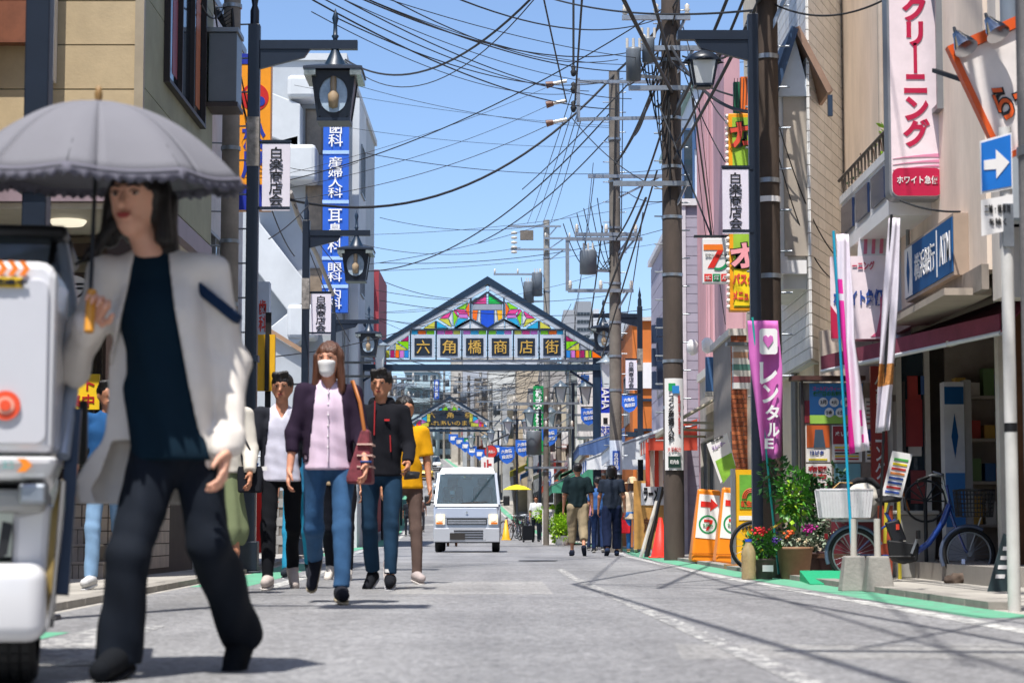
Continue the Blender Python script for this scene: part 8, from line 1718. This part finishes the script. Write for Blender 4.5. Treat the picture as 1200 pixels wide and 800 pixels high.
# ---- blue electric bicycle (side view, facing right)
D = 19.6; t = thing('bicycle', 'blue small wheeled electric bicycle with white rear basket parked at the cleaning shop', 'bicycle', (PX(1003, D), D, 0)); x = lambda px: PX(px, D)-t.location.x; z = lambda py: PZ(py, D); bl = mat('bike_blue', '#12357e', .25, .1, .05, 4, coat=.8)
rw, fw, rr = (x(1001), z(649)), (x(1135), z(649)), .235; rw = (rw[0], rr+.012); fw = (fw[0], rr+.012)
for nm, c in (('rear_wheel', rw), ('front_wheel', fw)):
    ty = B().tube([(c[0]+rr*.955*math.cos(a), 0, c[1]+rr*.955*math.sin(a)) for a in [i*2*math.pi/36 for i in range(36)]], .021, 8, closed=True).build('wheel', rubber, t); B().tube([(c[0]+rr*.85*math.cos(a), 0, c[1]+rr*.85*math.sin(a)) for a in [i*2*math.pi/36 for i in range(36)]], .010, 6, closed=True).build('rim', steel, ty)
    b = B()
    for k in range(24): a = k*2*math.pi/24; b.cyl((c[0], (.02 if k % 2 else -.02), c[1]), (c[0]+rr*.85*math.cos(a+.25*(-1)**k), 0, c[1]+rr*.85*math.sin(a+.25*(-1)**k)), .0018, n=4, cap=False)
    b.build('spokes', steel, ty)['kind'] = 'stuff'; B().cyl((c[0], -.04, c[1]), (c[0], .04, c[1]), .022, n=12).build('hub', steel, ty)
    B().tube([(c[0]+(rr+.022)*math.cos(a), 0, c[1]+(rr+.022)*math.sin(a)) for a in [R(d) for d in (range(20, 205, 12) if nm[0] == 'r' else range(60, 215, 12))]], .02, 6).build('mudguard', paint('#5c6880', .3, metal=.4), t)
bb_ = (x(1070), z(652)); hd_ = (x(1113), z(585)); hb = (x(1118), z(612))
B().tube([hd_[:1]+(0,)+(hd_[1]-.05,), (x(1105), 0, z(612)), (x(1088), 0, z(636)), (bb_[0], 0, bb_[1]+.02)], .03, 10).build('down_tube', bl, t); B().tube([(x(1038), 0, z(600)), (bb_[0]-.06, 0, bb_[1]+.05)], .016, 8).build('seat_tube', bl, t)
B().tube([(rw[0], .03, rw[1]), (x(1035), .02, z(618)), (x(1050), 0, z(608))], .010, 6).tube([(rw[0], .03, rw[1]), (bb_[0], .03, bb_[1])], .010, 6).build('rear_stay', bl, t); B().tube([(x(1110), 0, z(568)), (x(1114), 0, z(600)), (x(1118), 0, z(612)), (fw[0]-.04, 0, fw[1]+.05), (fw[0], 0, fw[1])], .014, 8).build('fork', bl, t)
B().hull([(x(1040), -.05, z(632)), (x(1076), -.05, z(636)), (x(1040), -.05, z(650)), (x(1056), -.05, z(661)), (x(1074), -.05, z(657)), (x(1040), .05, z(632)), (x(1076), .05, z(636)), (x(1045), .05, z(658)), (x(1074), .05, z(657))]).build('motor_case', black, t, .015); B().hull([(x(1037), -.04, z(612)), (x(1053), -.04, z(608)), (x(1062), -.04, z(632)), (x(1046), -.04, z(636)), (x(1037), .04, z(612)), (x(1053), .04, z(608)), (x(1062), .04, z(632)), (x(1046), .04, z(636))]).build('battery', paint('#181a20', .4), t, .012)
B().bar((x(1066), -.07, z(648)), (x(1073), -.07, z(630)), .014, .02).build('crank', steel, t); B().cbox((x(1073), -.12, z(626)), (.03, .08, .08)).build('pedal', black, t, .006)
B().tube([(x(1040), 0, z(600)), (x(1043), 0, z(588))], .012, 8).build('seat_post', steel, t); B().hull([(x(1026), -.07, z(584)), (x(1026), .07, z(584)), (x(1030), -.08, z(589)), (x(1030), .08, z(589)), (x(1058), -.02, z(583)), (x(1058), .02, z(583)), (x(1056), 0, z(588)), (x(1040), 0, z(580)+.0)]).build('saddle', black, t, .012)
B().tube([(hd_[0], 0, hd_[1]-.05), (x(1107), 0, z(568)), (x(1106), -.0, z(560))], .012, 8).build('handlebar_stem', steel, t); B().tube([(x(1073), -.24, z(563)), (x(1088), -.2, z(557)), (x(1104), -.1, z(558)), (x(1106), 0, z(561)), (x(1108), .1, z(556)), (x(1100), .2, z(552))], .011, 8).build('handlebar', steel, t); B().tube([(x(1070), -.25, z(564)), (x(1084), -.21, z(559))], .017, 8).build('grip', black, t); B().tube([(x(1112), .2, z(556)), (x(1098), .2, z(553))], .017, 8).build('grip', black, t)
b = B(); b.tube([(x(1082), -.2, z(559)), (x(1078), -.22, z(569)), (x(1070), -.24, z(572))], .006, 5).tube([(x(1100), 0, z(560)), (x(1112), 0, z(575)), (x(1118), 0, z(600))], .004, 5).build('brake_lever', dsteel, t)
def basket(x0, x1, z0, z1, tp, m, n, nz, y0=-.13, y1=.13, r=.004, flat=False):
    b = B(); 
    def ring(f): e = tp*f; return [(x0-e, y0-e*.5), (x1+e, y0-e*.5), (x1+e, y1+e*.5), (x0-e, y1+e*.5)]
    for k in range(nz+1):
        f = k/nz; rg = ring(f); zz = z0+(z1-z0)*f; b.tube([(p[0], p[1], zz) for p in rg], r*(2 if k == nz else 1), 5, closed=True)
    for i in range(n+1):
        s = i/n
        for ya, yb_ in ((0, 1), (3, 2)):
            a, e = ring(0), ring(1); p = (a[ya][0]+(a[yb_][0]-a[ya][0])*s, a[ya][1]); q_ = (e[ya][0]+(e[yb_][0]-e[ya][0])*s, e[ya][1]); b.bar((p[0], p[1], z0), (q_[0], q_[1], z1), r*2 if not flat else r*4, r*2)
    for i in range(1, 5):
        s = i/5
        for xa in (0, 1):
            a, e = ring(0), ring(1); p = (a[xa][0], y0+(y1-y0)*s); q_ = (e[xa][0], y0+(y1-y0)*s); b.bar((p[0], p[1], z0), (q_[0], q_[1], z1), r*2)
    for i in range(7): xx = x0+(x1-x0)*i/6; b.bar((xx, y0, z0), (xx, y1, z0), r*2)
    return b.build('basket', m, t)
basket(x(963), x(1016), z(606), z(574), .03, mat('white_wicker', '#cfccd0', .5, var=.1, scale=10), 16, 7, r=.006, flat=True); basket(x(1124), x(1160), z(605), z(574), .02, black, 10, 6); B().tube([(x(975), 0, z(574)), (x(985), 0, z(565)), (x(1000), 0, z(566))], .007, 6).build('basket_handle', paint('#b58a4a'), t)
B().box(x(975), x(1024), -.06, .06, z(611), z(608)).build('rear_rack', steel, t); b = B(); b.bar((x(980), .05, z(611)), (rw[0], .05, rw[1]), .01).bar((x(1004), -.05, z(611)), (rw[0], -.05, rw[1]), .01).bar((x(1150), 0, z(606)), (fw[0], .04, fw[1]), .01).build('stay', steel, t); B().cbox((x(968), 0, z(628)), (.03, .05, .05)).build('rear_reflector', paint('#c2202a', .2), t, .006); B().bar((fw[0]-.06, -.03, fw[1]-.05), (fw[0]-.07, -.08, fw[1]-.2), .03, .05).build('reflector', paint('#c9ccd0', .3), t)
B().bar((rw[0]+.03, -.05, rw[1]), (rw[0]+.1, -.09, .01), .012).build('kickstand', steel, t); B().cyl((x(1010), -.05, z(652)), (x(1070), -.05, z(652)), .012).build('chain_case', black, t); B().cbox((x(1051), -.045, z(617)), (.03, .012, .05)).build('red_sticker', paint('#d8402a'), t)
t = thing('driftwood_mat', 'crumpled brown mat at the front wheel of the blue bicycle', 'mat', (PX(1145, 18.9), 18.9, 0)); g = Sdf((-.35, -.25, -.03), (.4, .3, .25), .015); g.cap((-.25, 0, .03), (.1, .05, .06), .05, .06, .03).cap((.1, .05, .06), (.3, .1, .16), .06, .05, .03).cap((-.1, -.1, .02), (.25, -.05, .04), .04, .05, .03); g.noise(wr(.012, 1.5)); g.mesh('cloth', mat('brown_mat', '#5a4c42', .95, var=.35, scale=9), t)
t = thing('chalkboard', 'small dark chalkboard leaning near the sign pole', 'board', (PX(1176, 16.3), 16.3, 0)); B().fprism([(-.13, 0), (.02, 0), (.08, .42), (0, .44)], 0, .02).build('board', paint('#2b3c40'), t)
for k in range(4): B().fprism([(-.07+.02*k, .1+.07*k), (0+.02*k, .1+.07*k), (.005+.02*k, .13+.07*k), (-.065+.02*k, .13+.07*k)], -.005, .004).build('chalk_line', whitep, t)
# green ramp mat
t = thing('green_ramp_mat', 'green rubber ramp mat at the kerb before the bicycle', 'mat', (PX(955, 20), 19.3, 0)); gm2 = mat('green_rubber', '#129a6a', .7, var=.2, scale=30, bump=.5, bscale=200); b = B(); b.hull([(-.3, -1.1, .012), (.25, -.9, .012), (-.2, .3, .1), (.3, .3, .1), (-.3, -1.1, .0), (.25, -.9, 0), (-.2, .3, 0), (.3, .3, 0)]); b.build('mat', gm2, t)
# ---- plants
leafg = mat('leaf_green', '#4c8a2c', .5, var=.35, scale=9, rnd=.1); leafd = mat('leaf_dark', '#2c5a2c', .55, var=.35, scale=9); leafl = mat('leaf_lime', '#9ac42c', .5, var=.3, scale=9); leafs = mat('leaf_silver', '#8c9c84', .6, var=.3, scale=9)
def leaves(par, n, c, sc, size, m, seed=1, nm='foliage', droop=.3):
    rr_ = random.Random(seed); b = B()
    for i in range(n):
        u, v_, w_ = rr_.gauss(0, 1), rr_.gauss(0, 1), rr_.gauss(0, 1); L_ = math.sqrt(u*u+v_*v_+w_*w_); r_ = rr_.random()**.45; p = V3(c[0]+u/L_*r_*sc[0], c[1]+v_/L_*r_*sc[1], c[2]+w_/L_*r_*sc[2])
        d = (V3(u/L_, v_/L_, w_/L_)+V3(rr_.uniform(-.6, .6), rr_.uniform(-.6, .6), rr_.uniform(-.6, .6)-droop)).normalized(); s_ = size*rr_.uniform(.6, 1.3); sd = d.cross(V3(rr_.random(), rr_.random(), 1)).normalized()*s_*.32; up = d.cross(sd).normalized()*s_*.12
        b.add([p, p+d*s_*.45+sd+up, p+d*s_, p+d*s_*.45-sd+up, p+d*s_*.5-up*.3], [(0, 1, 4), (1, 2, 4), (2, 3, 4), (3, 0, 4)])
    o = b.build(nm, m, par); o['kind'] = 'stuff'; return o
def flowers(par, pts, c, r):
    b = B(); rr_ = random.Random(3)
    for p in pts:
        for k in range(14): b.sph((p[0]+rr_.gauss(0, r*.5), p[1]+rr_.gauss(0, r*.4), p[2]+rr_.gauss(0, r*.45)), r*.32, 6, 4, (1, 1, .7))
    return b.build('blossom', paint(c, .6, var=.3), par)
def pot(par, r, h, c, c2=None): B().lathe([(r*.72, 0), (r*.78, .01), (r, h*.9), (r*1.07, h*.9), (r*1.07, h), (r*.93, h), (r*.9, h*.92), (0, h*.9)], 24).build('pot', mat('pot_'+c.strip('#'), c, .8, var=.2, scale=8), par)
t = thing('flower_pot', 'dark pot with red and violet flowers beside the water bottle', 'potted plant', (PX(894, 20.3), 20.3, 0)); pot(t, .11, .2, '#5c5049'); B().box(-.02, .08, -.118, -.108, .08, .14).build('tag', whitep, t); leaves(t, 420, (-.02, 0, .32), (.17, .13, .14), .055, leafg, 1); flowers(t, [(-.07, -.06, .47), (.0, -.08, .44)], '#d8242c', .05); flowers(t, [(.09, -.05, .38), (.13, -.05, .36)], '#6a3fb0', .03); flowers(t, [(-.03, -.12, .28), (.11, -.06, .5)], '#e8c82c', .015)
t = thing('flower_planter', 'large brown planter with orange and magenta flowers and tall green stems', 'potted plant', (PX(931, 20.4), 20.4, 0)); pot(t, .17, .31, '#8c6a50'); leaves(t, 260, (0, 0, .37), (.2, .14, .07), .05, leafs, 2); flowers(t, [(-.07, -.1, .44)], '#e8642c', .05); flowers(t, [(.1, -.06, .5), (.16, -.06, .47)], '#b8208c', .045); flowers(t, [(.02, -.12, .38), (.1, -.12, .36)], '#d9c9a8', .025)
b = B()
for k in range(5): b.tube([(.02*k-.04, 0, .3), (.03*k-.06, .02, .6), (.05*k-.1, 0, .95+.03*k)], .006, 5)
b.build('stem', leafd, t); leaves(t, 300, (.0, 0, .78), (.17, .14, .28), .075, leafg, 4); leaves(t, 90, (-.02, -.06, .72), (.1, .08, .22), .06, leafl, 5); leaves(t, 150, (-.16, .15, .95), (.14, .12, .22), .07, leafd, 6)
t = thing('yellow_flower_pot', 'pot of small yellow and violet flowers behind the red ones', 'potted plant', (PX(913, 20.9), 20.9, 0)); pot(t, .1, .2, '#4a423c'); leaves(t, 260, (0, 0, .36), (.14, .12, .16), .045, leafd, 7); flowers(t, [(-.07, -.05, .5), (.0, -.05, .53), (.08, -.05, .5), (.03, -.07, .45)], '#e8c41c', .02); flowers(t, [(-.04, -.07, .44)], '#4a2fa0', .02)
t = thing('conifer_pot', 'small conical conifer in a dark pot beside the white basket', 'potted plant', (PX(953, 21.3), 21.3, 0)); pot(t, .12, .25, '#3c2a28'); 
for k in range(7): leaves(t, 130, (0, 0, .32+.1*k), (.13-.014*k, .13-.014*k, .08), .045, leafd, 20+k, droop=-.6)
B().cyl((0, 0, .2), (0, 0, 1.0), .012).build('trunk', wood, t); t = thing('silver_shrub_pot', 'silvery trailing shrub in a dark maroon pot under the basket', 'potted plant', (PX(975, 21.2), 21.2, 0)); pot(t, .14, .26, '#3c2228'); leaves(t, 420, (0, 0, .45), (.22, .16, .22), .05, leafs, 9); leaves(t, 120, (.02, 0, .95), (.14, .1, .18), .06, leafd, 19); B().cyl((0, 0, .2), (.02, 0, .95), .01).build('stem', wood, t)
t = thing('water_bottle', 'large clear water bottle with blue cap at the kerb', 'bottle', (PX(877, 20.1), 20.1, 0)); B().lathe([(0, 0), (.065, .0), (.07, .02), (.067, .06), (.07, .1), (.067, .15), (.07, .2), (.066, .26), (.05, .31), (.03, .34), (.03, .36)], 20).build('bottle_body', mat('bottle_plastic', '#cdb78a', .1, var=.2, scale=20, trans=.5), t); B().cyl((0, 0, .36), (0, 0, .385), .033, n=16).build('cap', paint('#1c4ac0'), t)
t = thing('wooden_bench', 'low dark wooden plant bench behind the planter', 'bench', (PX(968, 20.8), 20.8, 0)); B().box(-.25, .25, -.12, .12, .2, .24).build('plank', wood, t); B().box(-.24, -.2, -.1, .1, 0, .2).build('leg', wood, t); B().box(.2, .24, -.1, .1, 0, .2).build('leg', wood, t)
# 7-eleven parking arrow signs
for i, (px, D, lb, ww) in enumerate(((824, 30.3, 'orange bordered store arrow sign on the left of the pair by the tall pole', .0), (853, 29.2, 'orange bordered store arrow sign on the right of the pair, nearer the yellow stand', 0))):
    t = thing('arrow_sign', lb, 'sign', (PX(px, D), D, 0), R(6), 'store arrow signs'); hs = 1.05; A = Matrix.Rotation(R(5), 4, 'Y')
    B().hull([(s*.2, y, .02) for s in (-1, 1) for y in (-.14, .14)]+[(s*.165, y, hs) for s in (-1, 1) for y in (-.05, .05)]).xf(A).build('body', mat('orange_plastic', '#e88414', .4, var=.1, scale=4), t, .03)
    hold = thing('tmp', 'x', 'x'); S = A @ Matrix.Translation((0, -.143, 0)) @ Matrix.Rotation(R(-4.9), 4, 'X')
    B().fprism([(-.168, .36), (.168, .36), (.145, .98), (-.145, .98)], -.006, .006).build('face_panel', whitep, hold); B().fprism([(-.12, .80), (.02, .80), (.02, .75), (.13, .84), (.02, .93), (.02, .88), (-.12, .88)], -.012, .005).build('arrow', RED, hold)
    seven(hold, .0, -.008, .56, .2, True)
    for c_ in list(hold.children): c_.parent = t; c_.matrix_local = S
    bpy.data.objects.remove(hold); B().box(-.195, .195, -.152, -.14, .14, .15).build('groove', paint('#7a4210'), t)
t = thing('yellow_sign_stand', 'yellow store sign stand with grey frame behind the nearest lamp post', 'sign', (PX(875, 26), 26, 0)); z = lambda py: PZ(py, 26); x = lambda px: PX(px, 26)-t.location.x
B().box(x(860), x(892), 0, .14, .08, z(550)).build('panel', paint('#e8b014'), t); B().box(x(858), x(862), -.04, .16, .03, z(549)).build('frame', alu, t); B().box(x(867), x(890), -.008, -.001, z(596), z(556)).build('green_panel', paint('#6aa83c', var=.4), t); B().box(x(866), x(890), -.008, -.001, z(609), z(604)).build('white_line', whitep, t); text('新生活', t, paint('#d8502a'), (x(878), -.012, z(590)), .2, .08, bold=.05); text('お気軽に', t, black, (x(877), -.008, z(618)), .16, .07); B().box(x(850), x(885), -.1, .2, 0, .06).build('base', paint('#a8702c'), t)
arcp = B()
for k, c in enumerate(('#c2322c', '#e8a01c', '#d8d8d0')): arcp.tube([(x(880)+(.1-.02*k)*math.cos(R(a)), -.016, z(584)+(.12-.02*k)*math.sin(R(a))) for a in range(20, 181, 16)], .008, 5)
arcp.build('rainbow_mark', paint('#c2502c'), t)
# wheel of a bicycle behind the yellow stand
def parked_bike(label, X, Y, rz, c, group=None, k=1.):
    t = thing('bicycle', label, 'bicycle', (X, Y, gz(Y)), rz, group); r_ = .33*k
    for xx in (0, 1.08*k):
        w_ = B().tube([(xx+r_*.95*math.cos(a), 0, r_+r_*.95*math.sin(a)) for a in [i*2*math.pi/28 for i in range(28)]], .02, 6, closed=True).build('wheel', rubber, t); b = B(); b.tube([(xx+r_*.87*math.cos(a), 0, r_+r_*.87*math.sin(a)) for a in [i*2*math.pi/28 for i in range(28)]], .01, 5, closed=True)
        for q_ in range(16): a = q_*math.pi/8; b.cyl((xx, 0, r_), (xx+r_*.87*math.cos(a), 0, r_+r_*.87*math.sin(a)), .002, n=4, cap=False)
        b.build('spokes', steel, w_)
    B().tube([(0, 0, r_), (.42*k, 0, r_-.03), (.34*k, 0, r_+.42*k)], .014, 6).tube([(.42*k, 0, r_-.03), (.88*k, 0, r_+.38*k)], .018, 6).tube([(0, 0, r_), (.34*k, 0, r_+.35*k)], .011, 6).tube([(1.08*k, 0, r_), (.9*k, 0, r_+.34*k), (.84*k, 0, r_+.6*k)], .014, 6).build('frame', paint(c, .3), t); B().hull([(.22*k, -.07, r_+.46*k), (.22*k, .07, r_+.46*k), (.48*k, 0, r_+.46*k), (.3*k, 0, r_+.5*k), (.28*k, 0, r_+.42*k)]).build('saddle', black, t, .01)
    B().tube([(.7*k, -.26, r_+.62*k), (.84*k, -.1, r_+.62*k), (.84*k, .1, r_+.62*k), (.7*k, .26, r_+.62*k)], .012, 6).build('handlebar', steel, t); b = B()
    for s in (-1, 1):
        for i in range(6): b.bar((.95*k+.06*i*k, s*.13, r_+.3*k), (.94*k+.065*i*k, s*.15, r_+.52*k), .008)
    for q_ in range(4): b.tube([(.93*k, -.14, r_+(.3+.07*q_)*k), (1.27*k, -.14, r_+(.3+.07*q_)*k), (1.27*k, .14, r_+(.3+.07*q_)*k), (.93*k, .14, r_+(.3+.07*q_)*k)], .006, 4, closed=True)
    b.build('basket', dsteel, t); return t
parked_bike('black bicycle standing half hidden behind the nearest right lamp post', PX(884, 24.6), 24.6, R(8), '#1c1c20', k=.88)
for i, (px, D, rz, c, lb) in enumerate(((598, 84, -70, '#23242a', 'nearest the yellow bollard'), (606, 87, -60, '#4a4f8c', 'with violet frame'), (612, 90, -75, '#8a8d92', 'grey one in the far row'), (617, 84, -100, '#2a3c2c', 'by the luggage'), (590, 92, -60, '#a33028', 'red one furthest'))): parked_bike('bicycle parked at the far right kerb, '+lb, PX(px, D), D, R(rz), c, 'bicycles parked far down the right kerb')
# far shrubs and planters
for i, (px, D, zc, sc_, m_, lb) in enumerate(((650, 76, 1.0, (.85, .5, .32), leafl, 'bright lime hedge planter near the man in the white tee'), (658, 70, .55, (.4, .35, .5), leafl, 'lime green shrub in a white pot beside the stout man'), (666, 72, 1.15, (.4, .35, .3), leafg, 'green shrub behind the stout man'))):
    t = thing('shrub', lb, 'shrub', (PX(px, D), D, gz(D))); B().lathe([(.18, 0), (.24, .3), (.25, .32), (.2, .32), (0, .3)], 16).build('pot', whitep, t); B().cyl((0, 0, .2), (0, 0, zc), .03).build('trunk', wood, t); leaves(t, 900, (0, 0, zc), sc_, .11, m_, 30+i, droop=0)
t = thing('white_lattice_sign', 'white standing sign with dark characters under the lime hedge', 'sign', (PX(643, 74), 74, gz(74))); B().box(-.22, .22, 0, .08, 0, 1.2).build('panel', whitep, t); text('お休み処', t, paint('#2a3c5c'), (0, -.01, .75), .3, .8, vert=True)
# balcony plants of the cleaning shop
t = thing('balcony_plants', 'sparse yellow green plants in the balcony planter box', 'plant', (3.66, 21.4, 4.06)); leaves(t, 70, (.02, -.9, .22), (.1, .5, .2), .07, leafl, 41); leaves(t, 60, (.02, .6, .1), (.1, .8, .1), .06, leafd, 42); b = B()
for k in range(7): b.tube([(.02, -1.3+k*.4, 0), (.0, -1.25+k*.4, .25+.05*(k % 3))], .006, 4)
b.build('stem', wood, t)
